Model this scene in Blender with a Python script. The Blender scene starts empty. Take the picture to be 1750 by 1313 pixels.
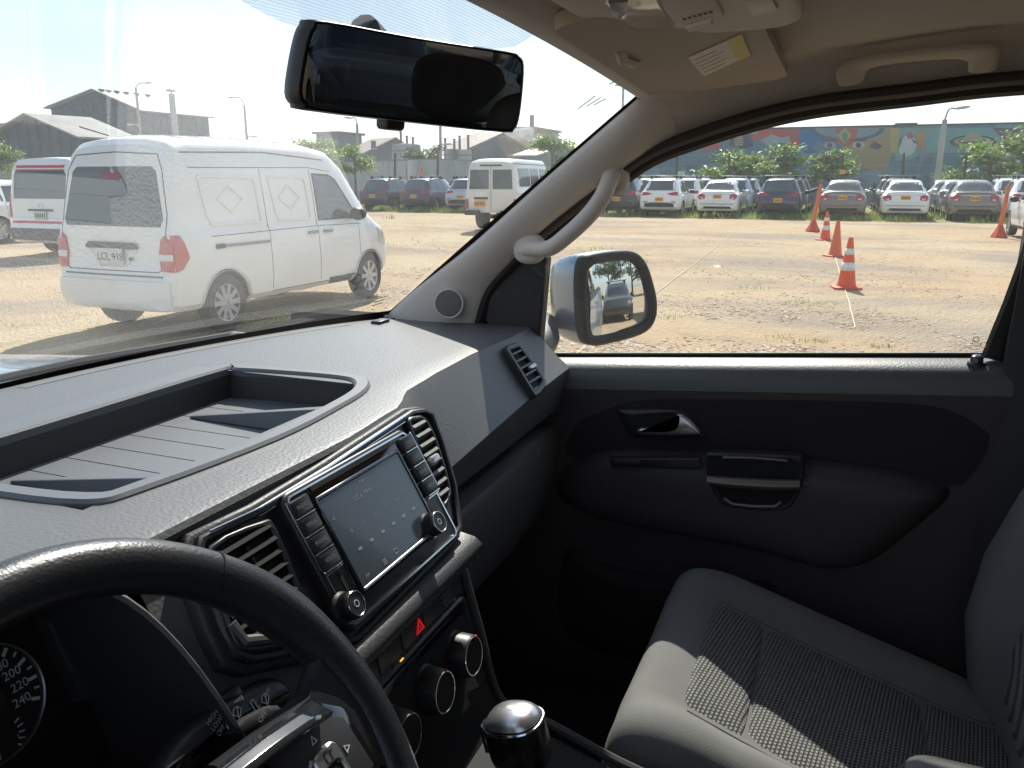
import bpy, bmesh, math, random
from mathutils import Vector, Matrix, noise
from mathutils.bvhtree import BVHTree
R = math.radians
V = Vector
random.seed(7)
scene = bpy.context.scene
COL = scene.collection

# ------------------------------------------------------------------ camera
F_PX, CX, CY, HOR = 1390.0, 875.0, 656.5, 306.0
YAW = R(68.0)                                  # driver's phone looks across the cabin
PIT = math.atan((CY - HOR) / F_PX)
CAM = V((-0.63, 0.0, 1.55))
_h = V((math.sin(YAW), math.cos(YAW), 0)); _r = V((math.cos(YAW), -math.sin(YAW), 0)); _u = V((0, 0, 1))
_fw = _h * math.cos(PIT) - _u * math.sin(PIT); _up = _h * math.sin(PIT) + _u * math.cos(PIT)
cam_data = bpy.data.cameras.new('camera'); cam = bpy.data.objects.new('camera', cam_data); COL.objects.link(cam)
cam.location = CAM
cam.rotation_euler = Matrix((_r, _up, -_fw)).transposed().to_euler()
cam_data.sensor_width = 36.0; cam_data.lens = 36.0 * F_PX / 1750.0
cam_data.clip_start = 0.02; cam_data.clip_end = 2000
scene.camera = cam
# a sight line through the photo, met with a plane of the place: used to read real positions off the photo
def ray(x, y): return _fw + _r * ((x - CX) / F_PX) - _up * ((y - CY) / F_PX)
def ux(x, y, X): d = ray(x, y); return CAM + d * ((X - CAM.x) / d.x)
def uy(x, y, Y): d = ray(x, y); return CAM + d * ((Y - CAM.y) / d.y)
def uz(x, y, Z): d = ray(x, y); return CAM + d * ((Z - CAM.z) / d.z)
def ud(x, y, D): return CAM + ray(x, y) * D

# ------------------------------------------------------------------ sky, sun, exposure
SUN_AZ, SUN_EL = R(73), R(44)                  # azimuth from +Y towards +X
world = bpy.data.worlds.new('World'); scene.world = world; world.use_nodes = True
wn = world.node_tree; wn.nodes.clear()
wo = wn.nodes.new('ShaderNodeOutputWorld'); wb = wn.nodes.new('ShaderNodeBackground')
sk = wn.nodes.new('ShaderNodeTexSky'); sk.sky_type = 'NISHITA'; sk.sun_disc = False
sk.sun_elevation = SUN_EL; sk.sun_rotation = SUN_AZ; sk.dust_density = 0.7; sk.air_density = 1.0; sk.ozone_density = 2.0
tc = wn.nodes.new('ShaderNodeTexCoord'); mp = wn.nodes.new('ShaderNodeMapping'); mp.inputs['Scale'].default_value = (1.2, 1.2, 4.0)
nz = wn.nodes.new('ShaderNodeTexNoise'); nz.inputs['Scale'].default_value = 2.2; nz.inputs['Detail'].default_value = 9; nz.inputs['Roughness'].default_value = 0.55
cr = wn.nodes.new('ShaderNodeValToRGB'); cr.color_ramp.elements[0].position = 0.40; cr.color_ramp.elements[1].position = 0.74
cmx = wn.nodes.new('ShaderNodeMixRGB'); cmx.inputs[2].default_value = (6.8, 7.3, 7.6, 1)
wn.links.new(tc.outputs['Generated'], mp.inputs['Vector']); wn.links.new(mp.outputs['Vector'], nz.inputs['Vector'])
wn.links.new(nz.outputs['Fac'], cr.inputs['Fac']); wn.links.new(cr.outputs['Color'], cmx.inputs[0])
wn.links.new(sk.outputs['Color'], cmx.inputs[1]); wn.links.new(cmx.outputs['Color'], wb.inputs['Color'])
wb.inputs['Strength'].default_value = 0.11
wn.links.new(wb.outputs[0], wo.inputs[0])
sd = bpy.data.lights.new('sun', 'SUN'); sd.energy = 5.0; sd.angle = R(0.53); sd.color = (1.0, 0.94, 0.85)
sun = bpy.data.objects.new('sun', sd); COL.objects.link(sun)
SUN_DIR = V((math.cos(SUN_EL) * math.sin(SUN_AZ), math.cos(SUN_EL) * math.cos(SUN_AZ), math.sin(SUN_EL)))
sun.rotation_euler = SUN_DIR.to_track_quat('Z', 'Y').to_euler(); sun.location = SUN_DIR * 60
vs = scene.view_settings
vs.view_transform = 'Standard'; vs.look = 'None'; vs.gamma = 1.0; vs.exposure = 0.68; vs.use_curve_mapping = False
scene.render.engine = 'CYCLES'
cy = scene.cycles
cy.use_denoising = True
try: cy.denoiser = 'OPENIMAGEDENOISE'
except Exception: pass
cy.max_bounces = 12; cy.diffuse_bounces = 5; cy.glossy_bounces = 5; cy.transmission_bounces = 4; cy.transparent_max_bounces = 24
cy.caustics_reflective = False; cy.caustics_refractive = False; cy.sample_clamp_indirect = 6.0

# ------------------------------------------------------------------ materials
MATS = {}
def mat(name, col, rough=0.5, metal=0.0, spec=0.5, coat=0.0, bump=None, var=None, emit=None, alpha=None, trans=0.0, extra=None):
    """procedural Principled material. bump=(kind, scale, strength[, distance]); var=(scale, amount[, colour2])"""
    if name in MATS: return MATS[name]
    m = bpy.data.materials.new(name); m.use_nodes = True
    nt = m.node_tree; b = nt.nodes['Principled BSDF']
    b.inputs['Base Color'].default_value = (*col, 1); b.inputs['Roughness'].default_value = rough
    b.inputs['Metallic'].default_value = metal; b.inputs['Specular IOR Level'].default_value = spec
    if coat: b.inputs['Coat Weight'].default_value = coat; b.inputs['Coat Roughness'].default_value = 0.05
    if trans: b.inputs['Transmission Weight'].default_value = trans
    if emit: b.inputs['Emission Color'].default_value = (*emit[0], 1); b.inputs['Emission Strength'].default_value = emit[1]
    co = nt.nodes.new('ShaderNodeTexCoord')
    if var:
        n = nt.nodes.new('ShaderNodeTexNoise'); n.inputs['Scale'].default_value = var[0]; n.inputs['Detail'].default_value = 6
        nt.links.new(co.outputs['Object'], n.inputs['Vector'])
        mx = nt.nodes.new('ShaderNodeMixRGB'); mx.inputs[1].default_value = (*col, 1)
        c2 = var[2] if len(var) > 2 else tuple(c * 0.6 for c in col)
        mx.inputs[2].default_value = (*c2, 1)
        rp = nt.nodes.new('ShaderNodeMapRange'); rp.inputs[1].default_value = 0.38; rp.inputs[2].default_value = 0.68; rp.inputs[4].default_value = var[1]
        nt.links.new(n.outputs['Fac'], rp.inputs[0]); nt.links.new(rp.outputs[0], mx.inputs[0])
        nt.links.new(mx.outputs[0], b.inputs['Base Color'])
    if bump:
        if bump[0] == 'voronoi':
            t = nt.nodes.new('ShaderNodeTexVoronoi'); t.feature = 'SMOOTH_F1'; out = t.outputs['Distance']
        else:
            t = nt.nodes.new('ShaderNodeTexNoise'); t.inputs['Detail'].default_value = 5; out = t.outputs['Fac']
        t.inputs['Scale'].default_value = bump[1]
        nt.links.new(co.outputs['Object'], t.inputs['Vector'])
        bp = nt.nodes.new('ShaderNodeBump'); bp.inputs['Strength'].default_value = bump[2]
        bp.inputs['Distance'].default_value = bump[3] if len(bump) > 3 else 0.001
        if bump[0] == 'voronoi': bp.invert = True
        nt.links.new(out, bp.inputs['Height']); nt.links.new(bp.outputs[0], b.inputs['Normal'])
    MATS[name] = m
    return m
def glass_mat(name, tint, refl=1.0, film=0.0, filmcol=(0.8, 0.8, 0.78)):
    """thin window pane: see-through with Fresnel reflection, plus a pale film added to veil the view like glare"""
    if name in MATS: return MATS[name]
    m = bpy.data.materials.new(name); m.use_nodes = True; nt = m.node_tree; nt.nodes.clear()
    o = nt.nodes.new('ShaderNodeOutputMaterial'); t = nt.nodes.new('ShaderNodeBsdfTransparent'); t.inputs[0].default_value = (*tint, 1)
    g = nt.nodes.new('ShaderNodeBsdfGlossy'); g.inputs['Roughness'].default_value = 0.0; g.inputs[0].default_value = (refl, refl, refl, 1)
    lwt = nt.nodes.new('ShaderNodeLayerWeight'); lwt.inputs[0].default_value = 0.5
    pw = nt.nodes.new('ShaderNodeMath'); pw.operation = 'POWER'; pw.inputs[1].default_value = 5.0; nt.links.new(lwt.outputs['Facing'], pw.inputs[0])
    fr = nt.nodes.new('ShaderNodeMapRange'); fr.inputs[3].default_value = 0.075; fr.inputs[4].default_value = 0.95; nt.links.new(pw.outputs[0], fr.inputs[0])   # both faces of a pane, Schlick
    mx = nt.nodes.new('ShaderNodeMixShader'); nt.links.new(fr.outputs[0], mx.inputs[0]); nt.links.new(t.outputs[0], mx.inputs[1]); nt.links.new(g.outputs[0], mx.inputs[2])
    last = mx
    if film:
        d = nt.nodes.new('ShaderNodeBsdfTranslucent'); d.inputs[0].default_value = (*filmcol, 1)  # translucent film added for the white glare veil
        m2 = nt.nodes.new('ShaderNodeMixShader'); nt.links.new(mx.outputs[0], m2.inputs[1]); nt.links.new(d.outputs[0], m2.inputs[2])
        co = nt.nodes.new('ShaderNodeTexCoord'); n = nt.nodes.new('ShaderNodeTexNoise'); n.inputs['Scale'].default_value = 5; n.inputs['Detail'].default_value = 8
        nt.links.new(co.outputs['Object'], n.inputs['Vector'])
        r = nt.nodes.new('ShaderNodeMapRange'); r.inputs[1].default_value = 0.3; r.inputs[2].default_value = 0.7; r.inputs[3].default_value = film * 0.5; r.inputs[4].default_value = film * 1.5
        nt.links.new(n.outputs['Fac'], r.inputs[0]); nt.links.new(r.outputs[0], m2.inputs[0]); last = m2
    nt.links.new(last.outputs[0], o.inputs[0])
    MATS[name] = m
    return m

# ------------------------------------------------------------------ mesh builder
def frame_of(d, hint=V((0, 0, 1))):
    d = d.normalized()
    if abs(d.dot(hint)) > 0.97: hint = V((1, 0, 0))
    a = d.cross(hint).normalized(); b = a.cross(d).normalized()
    return a, b
class PF:
    """a plane in space: origin, two axes, normal"""
    def __init__(s, o, ex, ey):
        s.o = V(o); s.ex = V(ex).normalized(); s.n = s.ex.cross(V(ey)).normalized(); s.ey = s.n.cross(s.ex)
    def __call__(s, u, v, w=0.0): return s.o + s.ex * u + s.ey * v + s.n * w
    def at(s, px, py, w=0.0):
        d = ray(px, py); o = s.o + s.n * w; t = (o - CAM).dot(s.n) / d.dot(s.n); p = CAM + d * t - s.o
        return (p.dot(s.ex), p.dot(s.ey))
def rrect(w, h, r, n=5, cx=0, cy=0):
    r = min(r, w / 2 - 1e-5, h / 2 - 1e-5); pts = []
    for (sx, sy, a0) in ((1, 1, 0), (-1, 1, 90), (-1, -1, 180), (1, -1, 270)):
        for k in range(n + 1):
            a = R(a0 + 90 * k / n); pts.append((cx + sx * (w / 2 - r) + r * math.cos(a), cy + sy * (h / 2 - r) + r * math.sin(a)))
    return pts
def circ(r, n=32, cx=0, cy=0): return [(cx + r * math.cos(2 * math.pi * k / n), cy + r * math.sin(2 * math.pi * k / n)) for k in range(n)]
def inset(poly, d):
    """move every side of a 2-D polygon inwards by d"""
    n = len(poly); A = sum(poly[i][0] * poly[(i + 1) % n][1] - poly[(i + 1) % n][0] * poly[i][1] for i in range(n)); sg = 1 if A > 0 else -1
    out = []
    for i in range(n):
        p0, p1, p2 = V((*poly[i - 1], 0)), V((*poly[i], 0)), V((*poly[(i + 1) % n], 0))
        e1 = (p1 - p0); e2 = (p2 - p1)
        if e1.length < 1e-9: e1 = e2
        if e2.length < 1e-9: e2 = e1
        e1 = e1.normalized(); e2 = e2.normalized()
        n1 = V((-e1.y, e1.x, 0)) * sg; n2 = V((-e2.y, e2.x, 0)) * sg; b = (n1 + n2)
        if b.length < 1e-6: b = n1
        b = b.normalized(); k = max(0.35, b.dot(n1)); q = p1 + b * (d / k); out.append((q.x, q.y))
    return out
def resample(poly, step, closed=True):
    out = []; n = len(poly); m = n if closed else n - 1
    for i in range(m):
        a, b = V((*poly[i], 0)), V((*poly[(i + 1) % n], 0)); k = max(1, int((b - a).length / step))
        for j in range(k): q = a.lerp(b, j / k); out.append((q.x, q.y))
    if not closed: out.append(tuple(poly[-1]))
    return out
def smooth_poly(pts, n=6, closed=False):
    """Catmull-Rom through points of any dimension"""
    P = [V(p) for p in pts]; N = len(P); out = []
    for i in range(N if closed else N - 1):
        p1, p2 = P[i], P[(i + 1) % N]
        p0 = P[i - 1] if (closed or i > 0) else p1 * 2 - p2
        p3 = P[(i + 2) % N] if (closed or i + 2 < N) else p2 * 2 - p1
        for k in range(n):
            t = k / n; out.append(0.5 * ((2 * p1) + (p2 - p0) * t + (2 * p0 - 5 * p1 + 4 * p2 - p3) * t * t + (3 * p1 - p0 - 3 * p2 + p3) * t ** 3))
    if not closed: out.append(P[-1])
    return out
class MB:
    def __init__(s): s.v = []; s.f = []; s.mi = []; s.cur = 0
    def add(s, vs, fs):
        o = len(s.v); s.v += [V(p) for p in vs]; s.f += [tuple(i + o for i in f) for f in fs]; s.mi += [s.cur] * len(fs); return s
    def box(s, c, d, rot=None):
        c = V(c); q = []
        for z in (-1, 1):
            for y in (-1, 1):
                for x in (-1, 1):
                    p = V((x * d[0] / 2, y * d[1] / 2, z * d[2] / 2)); q.append(c + (rot @ p if rot else p))
        return s.add(q, [(0, 2, 3, 1), (4, 5, 7, 6), (0, 1, 5, 4), (2, 6, 7, 3), (0, 4, 6, 2), (1, 3, 7, 5)])
    def bar(s, a, b, w, h, hint=V((0, 0, 1))):
        a, b = V(a), V(b); x, y = frame_of(b - a, hint); q = []
        for p in (a, b):
            for (i, j) in ((-1, -1), (1, -1), (1, 1), (-1, 1)): q.append(p + x * (w / 2 * i) + y * (h / 2 * j))
        return s.add(q, [(0, 1, 2, 3), (7, 6, 5, 4)] + [(k, k + 4, (k + 1) % 4 + 4, (k + 1) % 4) for k in range(4)])
    def loft(s, secs, closed=True, cap=True, loop=False):
        n = len(secs[0]); q = [p for sec in secs for p in sec]; f = []; m = len(secs)
        for i in range(m if loop else m - 1):
            j2 = (i + 1) % m
            for k in range(n if closed else n - 1):
                k2 = (k + 1) % n; f.append((i * n + k, i * n + k2, j2 * n + k2, j2 * n + k))
        if cap and closed and not loop: f.append(tuple(range(n - 1, -1, -1))); f.append(tuple((m - 1) * n + k for k in range(n)))
        return s.add(q, f)
    def tube(s, path, r, n=10, closed=False, cap=True, ell=1.0, hint=V((0, 0, 1))):
        P = [V(p) for p in path]; m = len(P); secs = []; pa = None
        for i in range(m):
            d = (P[(i + 1) % m] - P[i - 1]) if closed else (P[min(i + 1, m - 1)] - P[max(i - 1, 0)])
            if pa is None: a, b = frame_of(d, hint)
            else:
                d = d.normalized(); a = (pa - d * pa.dot(d))
                a = a.normalized() if a.length > 1e-6 else frame_of(d, hint)[0]; b = a.cross(d).normalized()
            pa = a; rr = r[i] if isinstance(r, (list, tuple)) else r
            secs.append([P[i] + a * (rr * math.cos(2 * math.pi * k / n)) + b * (rr * ell * math.sin(2 * math.pi * k / n)) for k in range(n)])
        return s.loft(secs, True, cap and not closed, closed)
    def lathe(s, prof, o=(0, 0, 0), ax=(0, 0, 1), n=24, cap=True):
        o = V(o); ax = V(ax).normalized(); a, b = frame_of(ax)
        secs = [[o + ax * h + a * (r * math.cos(2 * math.pi * k / n)) + b * (r * math.sin(2 * math.pi * k / n)) for k in range(n)] for (r, h) in prof]
        return s.loft(secs, True, cap)
    def slab(s, pf, poly, w0, w1, bev=0.0):
        secs = [[pf(u, v, w0) for u, v in poly]]
        if bev:
            secs.append([pf(u, v, w1 - bev) for u, v in poly]); q = inset(poly, bev * 0.35); secs.append([pf(u, v, w1 - bev * 0.3) for u, v in q])
            q = inset(poly, bev); secs.append([pf(u, v, w1) for u, v in q])
        else: secs.append([pf(u, v, w1) for u, v in poly])
        return s.loft(secs)
    def ring(s, pf, po, pi, w0, w1, bev=0.0):
        secs = [[pf(u, v, w0) for u, v in po]]
        if bev:
            secs += [[pf(u, v, w1 - bev) for u, v in po], [pf(u, v, w1) for u, v in inset(po, bev)], [pf(u, v, w1) for u, v in inset(pi, -bev)], [pf(u, v, w1 - bev) for u, v in pi]]
        else: secs += [[pf(u, v, w1) for u, v in po], [pf(u, v, w1) for u, v in pi]]
        secs.append([pf(u, v, w0) for u, v in pi])
        return s.loft(secs, True, False, True)
    def grid(s, rows):
        n = len(rows[0]); q = [p for r in rows for p in r]
        return s.add(q, [(i * n + k, i * n + k + 1, (i + 1) * n + k + 1, (i + 1) * n + k) for i in range(len(rows) - 1) for k in range(n - 1)])
    def mesh(s, name='m', smooth=35):
        me = bpy.data.meshes.new(name); me.from_pydata([tuple(p) for p in s.v], [], s.f)
        bm = bmesh.new(); bm.from_mesh(me); bmesh.ops.recalc_face_normals(bm, faces=bm.faces); bm.to_mesh(me); bm.free()
        if any(s.mi) and len(s.mi) == len(me.polygons): me.polygons.foreach_set('material_index', s.mi)
        if smooth is not None:
            me.shade_smooth(); me.set_sharp_from_angle(angle=R(smooth))
        me.update(); return me
    def build(s, name, m, parent=None, smooth=35, bevel=0, sub=0, solid=0):
        me = s.mesh(name, smooth); o = bpy.data.objects.new(name, me); COL.objects.link(o)
        for q in (m if isinstance(m, (list, tuple)) else [m]): me.materials.append(q)
        if parent is not None: o.parent = parent
        if solid: md = o.modifiers.new('solid', 'SOLIDIFY'); md.thickness = solid
        if bevel: md = o.modifiers.new('bevel', 'BEVEL'); md.width = bevel; md.segments = 2; md.limit_method = 'ANGLE'; md.angle_limit = R(40)
        if sub: md = o.modifiers.new('sub', 'SUBSURF'); md.levels = sub; md.render_levels = sub
        return o
def tag(o, label, cat=None, group=None, kind=None):
    if label: o['label'] = label
    if cat: o['category'] = cat
    if group: o['group'] = group
    if kind: o['kind'] = kind
    return o
def empty(name, loc=(0, 0, 0), rz=0.0):
    o = bpy.data.objects.new(name, None); COL.objects.link(o); o.location = loc; o.rotation_euler = (0, 0, rz); o.empty_display_size = 0.1; return o
def copy_tree(o, parent=None):
    c = o.copy(); COL.objects.link(c)
    if parent is not None: c.parent = parent
    for ch in list(o.children): copy_tree(ch, c)
    return c
def text(pf, s, u, v, size, m, parent, name='lettering', align='CENTER', rot=0.0, w=0.0, space=1.0):
    cu = bpy.data.curves.new(name, 'FONT'); cu.body = s; cu.size = size; cu.align_x = align; cu.align_y = 'CENTER'; cu.extrude = 0.0; cu.space_character = space; cu.resolution_u = 3
    tmp = bpy.data.objects.new('tmp', cu); COL.objects.link(tmp)
    dg = bpy.context.evaluated_depsgraph_get(); me = bpy.data.meshes.new_from_object(tmp.evaluated_get(dg))
    bpy.data.objects.remove(tmp); bpy.data.curves.remove(cu)
    ca, sa = math.cos(rot), math.sin(rot)
    for q in me.vertices:
        x, y = q.co.x, q.co.y; q.co = pf(u + x * ca - y * sa, v + x * sa + y * ca, w)
    me.materials.clear(); me.materials.append(m)
    o = bpy.data.objects.new(name, me); COL.objects.link(o); o.parent = parent; return o
def seg_path(pf, pts, w): return [pf(u, v, w) for u, v in pts]
# ================================================================== the lot: ground, walls, buildings, poles, trees
def ground_mat():
    m = bpy.data.materials.new('sandy_ground'); m.use_nodes = True; nt = m.node_tree; b = nt.nodes['Principled BSDF']
    b.inputs['Roughness'].default_value = 0.95; b.inputs['Specular IOR Level'].default_value = 0.15
    co = nt.nodes.new('ShaderNodeTexCoord')
    def nzn(sc, det=8, rough=0.6, dist=0.0, mapping=None):
        n = nt.nodes.new('ShaderNodeTexNoise'); n.inputs['Scale'].default_value = sc; n.inputs['Detail'].default_value = det; n.inputs['Roughness'].default_value = rough; n.inputs['Distortion'].default_value = dist
        if mapping:
            mp = nt.nodes.new('ShaderNodeMapping'); mp.inputs['Scale'].default_value = mapping; nt.links.new(co.outputs['Object'], mp.inputs[0]); nt.links.new(mp.outputs[0], n.inputs['Vector'])
        else: nt.links.new(co.outputs['Object'], n.inputs['Vector'])
        return n.outputs['Fac']
    def mix(fac, a, c, lo=0.4, hi=0.6, amt=1.0):
        r = nt.nodes.new('ShaderNodeMapRange'); r.inputs[1].default_value = lo; r.inputs[2].default_value = hi; r.inputs[4].default_value = amt; nt.links.new(fac, r.inputs[0])
        x = nt.nodes.new('ShaderNodeMixRGB'); nt.links.new(r.outputs[0], x.inputs[0])
        for i, q in ((1, a), (2, c)):
            if isinstance(q, tuple): x.inputs[i].default_value = (*q, 1)
            else: nt.links.new(q, x.inputs[i])
        return x.outputs[0]
    c = mix(nzn(0.22, 6, 0.6, 0.4), (0.445, 0.355, 0.238), (0.43, 0.31, 0.195))
    c = mix(nzn(0.35, 9, 0.62, 0.6, (1.0, 0.45, 1)), c, (0.285, 0.235, 0.19), 0.49, 0.62, 0.9)
    c = mix(nzn(2.3, 8, 0.7, 0.0), c, (0.25, 0.18, 0.115), 0.53, 0.72, 0.6)
    c = mix(nzn(26, 6, 0.7, 0.0), c, (0.54, 0.45, 0.34), 0.58, 0.75, 0.5)
    c = mix(nzn(45, 4, 0.7, 0.0), c, (0.20, 0.15, 0.105), 0.60, 0.72, 0.55)
    nt.links.new(c, b.inputs['Base Color'])
    v = nt.nodes.new('ShaderNodeTexVoronoi'); v.inputs['Scale'].default_value = 22; nt.links.new(co.outputs['Object'], v.inputs['Vector'])
    ad = nt.nodes.new('ShaderNodeMath'); ad.operation = 'ADD'; nt.links.new(v.outputs['Distance'], ad.inputs[0]); nt.links.new(nzn(9, 10, 0.75), ad.inputs[1])
    bp = nt.nodes.new('ShaderNodeBump'); bp.inputs['Strength'].default_value = 0.8; bp.inputs['Distance'].default_value = 0.03
    nt.links.new(ad.outputs[0], bp.inputs['Height']); nt.links.new(bp.outputs[0], b.inputs['Normal'])
    return m
def gz(x, y):
    """height of the rutted ground"""
    n = noise.noise(V((x * 0.55, y * 0.55, 3.1))) * 0.022 + noise.noise(V((x * 1.9, y * 1.9, 7.7))) * 0.012
    return n - 0.02
def spaced(lo, hi, a, b, step, far):
    xs = []; x = lo
    while x < a: xs.append(x); x += far
    x = a
    while x < b: xs.append(x); x += step
    x = b
    while x <= hi: xs.append(x); x += far
    return xs
g = MB()
XS = spaced(-500, 620, -6, 40, 0.30, 40); YS = spaced(-500, 500, -14, 24, 0.30, 40)
g.grid([[V((x, y, gz(x, y))) for y in YS] for x in XS])
M_GROUND = ground_mat()
o = g.build('ground', M_GROUND); o['kind'] = 'structure'
# weathered surfaces
def wallmat(name, c1, c2, c3, sc=0.5, stretch=(1, 1, 0.35), amt=0.9):
    m = bpy.data.materials.new(name); m.use_nodes = True; nt = m.node_tree; b = nt.nodes['Principled BSDF']; b.inputs['Roughness'].default_value = 0.9; b.inputs['Specular IOR Level'].default_value = 0.2
    co = nt.nodes.new('ShaderNodeTexCoord'); mp = nt.nodes.new('ShaderNodeMapping'); mp.inputs['Scale'].default_value = stretch; nt.links.new(co.outputs['Object'], mp.inputs[0])
    prev = None
    for k, (s_, lo, hi, c) in enumerate(((sc, 0.40, 0.62, c2), (sc * 4.3, 0.52, 0.68, c3))):
        n = nt.nodes.new('ShaderNodeTexNoise'); n.inputs['Scale'].default_value = s_; n.inputs['Detail'].default_value = 9; n.inputs['Roughness'].default_value = 0.65; nt.links.new(mp.outputs[0], n.inputs['Vector'])
        r = nt.nodes.new('ShaderNodeMapRange'); r.inputs[1].default_value = lo; r.inputs[2].default_value = hi; r.inputs[4].default_value = amt; nt.links.new(n.outputs['Fac'], r.inputs[0])
        x = nt.nodes.new('ShaderNodeMixRGB'); nt.links.new(r.outputs[0], x.inputs[0]); x.inputs[2].default_value = (*c, 1)
        if prev is None: x.inputs[1].default_value = (*c1, 1)
        else: nt.links.new(prev, x.inputs[1])
        prev = x.outputs[0]
    nt.links.new(prev, b.inputs['Base Color']); return m
def corr(name, c, scale=3.0, c2=None):
    """corrugated sheet metal"""
    m = mat(name, c, 0.6, 0.0, 0.4, var=(0.35, 0.7, c2 or tuple(q * 0.65 for q in c))); nt = m.node_tree; b = nt.nodes['Principled BSDF']
    co = nt.nodes.new('ShaderNodeTexCoord'); w = nt.nodes.new('ShaderNodeTexWave'); w.inputs['Scale'].default_value = scale; w.bands_direction = 'DIAGONAL'; nt.links.new(co.outputs['Object'], w.inputs['Vector'])
    bp = nt.nodes.new('ShaderNodeBump'); bp.inputs['Strength'].default_value = 0.6; bp.inputs['Distance'].default_value = 0.05; nt.links.new(w.outputs['Fac'], bp.inputs['Height']); nt.links.new(bp.outputs[0], b.inputs['Normal'])
    return m
# ---- painted boundary wall behind the parked rows
WX = 57.0
W0, W1 = ux(1040, 300, WX).y, ux(1860, 300, WX).y        # its two ends
WT = ux(1500, 217, WX).z
mural = empty('mural_wall', (0, 0, 0)); tag(mural, 'long high boundary wall painted with a faded colourful mural of hats, faces and birds', 'wall')
mb = MB(); mb.box((WX + 0.2, (W0 + W1) / 2, WT / 2 - 0.2), (0.4, abs(W1 - W0), WT + 0.4))
mb.build('wall_face', wallmat('mural_ground', (0.11, 0.20, 0.255), (0.23, 0.32, 0.36), (0.06, 0.10, 0.125), 0.28), mural)
mb = MB(); mb.box((WX + 0.2, (W0 + W1) / 2, WT + 0.05), (0.5, abs(W1 - W0), 0.1)); mb.build('coping', mat('coping', (0.10, 0.10, 0.11), 0.9), mural)
PW = PF((WX, 0, 0), (0, -1, 0), (0, 0, 1))               # wall picture plane
def paint(poly, c, layer, c2=None, nm='painted_patch', sm=0):
    if sm: poly = [tuple(p) for p in smooth_poly(poly, sm, True)]
    pts = [PW.at(*p[:2]) for p in poly]
    b = MB(); b.add([PW(u, v, 0.004 * layer) for u, v in pts], [tuple(range(len(pts)))])
    key = 'paint_%.2f_%.2f_%.2f' % c
    return b.build(nm, mat(key, c, 0.9, spec=0.2, var=(0.8, 0.75, c2 or tuple(q * 0.5 + 0.09 for q in c))), mural, smooth=None)
def ell(cx, cy_, rx, ry, a0=0, a1=360, n=24): return [(cx + rx * math.cos(R(a0 + (a1 - a0) * k / n)), cy_ + ry * math.sin(R(a0 + (a1 - a0) * k / n))) for k in range(n + (0 if a1 - a0 == 360 else 1))]
paint([(1040, 221), (1230, 220), (1300, 220), (1300, 262), (1180, 285), (1040, 290)], (0.12, 0.20, 0.27), 1)
paint([(1366, 219), (1442, 219), (1440, 250), (1428, 262), (1366, 262)], (0.03, 0.17, 0.37), 1)
paint([(1440, 219), (1524, 219), (1526, 262), (1516, 292), (1470, 290), (1452, 268), (1440, 262)], (0.36, 0.27, 0.155), 1)
paint([(1524, 219), (1580, 219), (1584, 252), (1560, 272), (1530, 276)], (0.17, 0.34, 0.33), 1)
paint([(1580, 219), (1705, 219), (1712, 250), (1640, 262), (1584, 262)], (0.16, 0.33, 0.35), 1)
paint([(1696, 219), (1860, 218), (1860, 268), (1740, 258), (1716, 240)], (0.10, 0.10, 0.16), 2)
paint([(1296, 219), (1366, 219), (1366, 256), (1352, 250), (1334, 236), (1318, 244), (1298, 238), (1286, 242), (1284, 232)], (0.46, 0.085, 0.085), 2)
paint([(1197, 246), (1229, 239), (1232, 252), (1214, 258), (1198, 256)], (0.42, 0.10, 0.09), 2)
paint([(1196, 244), (1236, 232), (1262, 220), (1302, 219), (1292, 229), (1258, 230), (1232, 240)], (0.30, 0.38, 0.42), 3)
paint([(1300, 240), (1318, 230), (1336, 236), (1350, 232), (1350, 246), (1330, 244), (1316, 252)], (0.30, 0.36, 0.40), 3)
paint([(1252, 224), (1282, 224), (1288, 250), (1262, 256), (1246, 248)], (0.055, 0.075, 0.13), 3)
for k in range(7):
    paint([(1255, 226.5 + k * 3.4), (1270, 226 + k * 3.4), (1270, 228 + k * 3.4), (1255, 228.5 + k * 3.4)], (0.44, 0.37, 0.24), 4, nm='painted_stroke')
paint(ell(1448, 219.5, 64, 22, 0, 180), (0.055, 0.12, 0.20), 2)
paint(ell(1448, 219.5, 55, 17, 0, 180), (0.20, 0.30, 0.36), 3)
paint([(1428, 220), (1467, 220), (1462, 236), (1456, 249), (1440, 250), (1424, 241), (1431, 232)], (0.45, 0.10, 0.075), 4)
paint([(1430, 231), (1444, 219.5), (1455, 231), (1443, 246)], (0.42, 0.36, 0.20), 5)
paint([(1438, 232), (1444, 224), (1450, 232), (1444, 244)], (0.06, 0.24, 0.14), 6)
for ex_ in (1418, 1467):
    paint(ell(ex_, 248.5, 11, 5.5), (0.42, 0.42, 0.40), 5, nm='painted_eye'); paint(ell(ex_, 248.5, 4.5, 4.5), (0.06, 0.06, 0.08), 6, nm='painted_iris')
    paint(ell(ex_, 241.5, 14, 4, 180, 360), (0.08, 0.07, 0.08), 5, nm='painted_brow')
paint([(1484, 252), (1494, 241), (1508, 250), (1500, 256)], (0.09, 0.08, 0.10), 4)
paint([(1390, 252), (1400, 240), (1412, 262), (1398, 270)], (0.12, 0.24, 0.32), 3)
paint([(1402, 262), (1430, 262), (1430, 284), (1396, 290)], (0.36, 0.21, 0.20), 2)
paint([(1521, 219), (1537, 219), (1534, 262), (1521, 262)], (0.44, 0.36, 0.13), 3)
paint([(1568, 226), (1580, 224), (1581, 254), (1572, 258), (1566, 242)], (0.44, 0.25, 0.09), 3)
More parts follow.
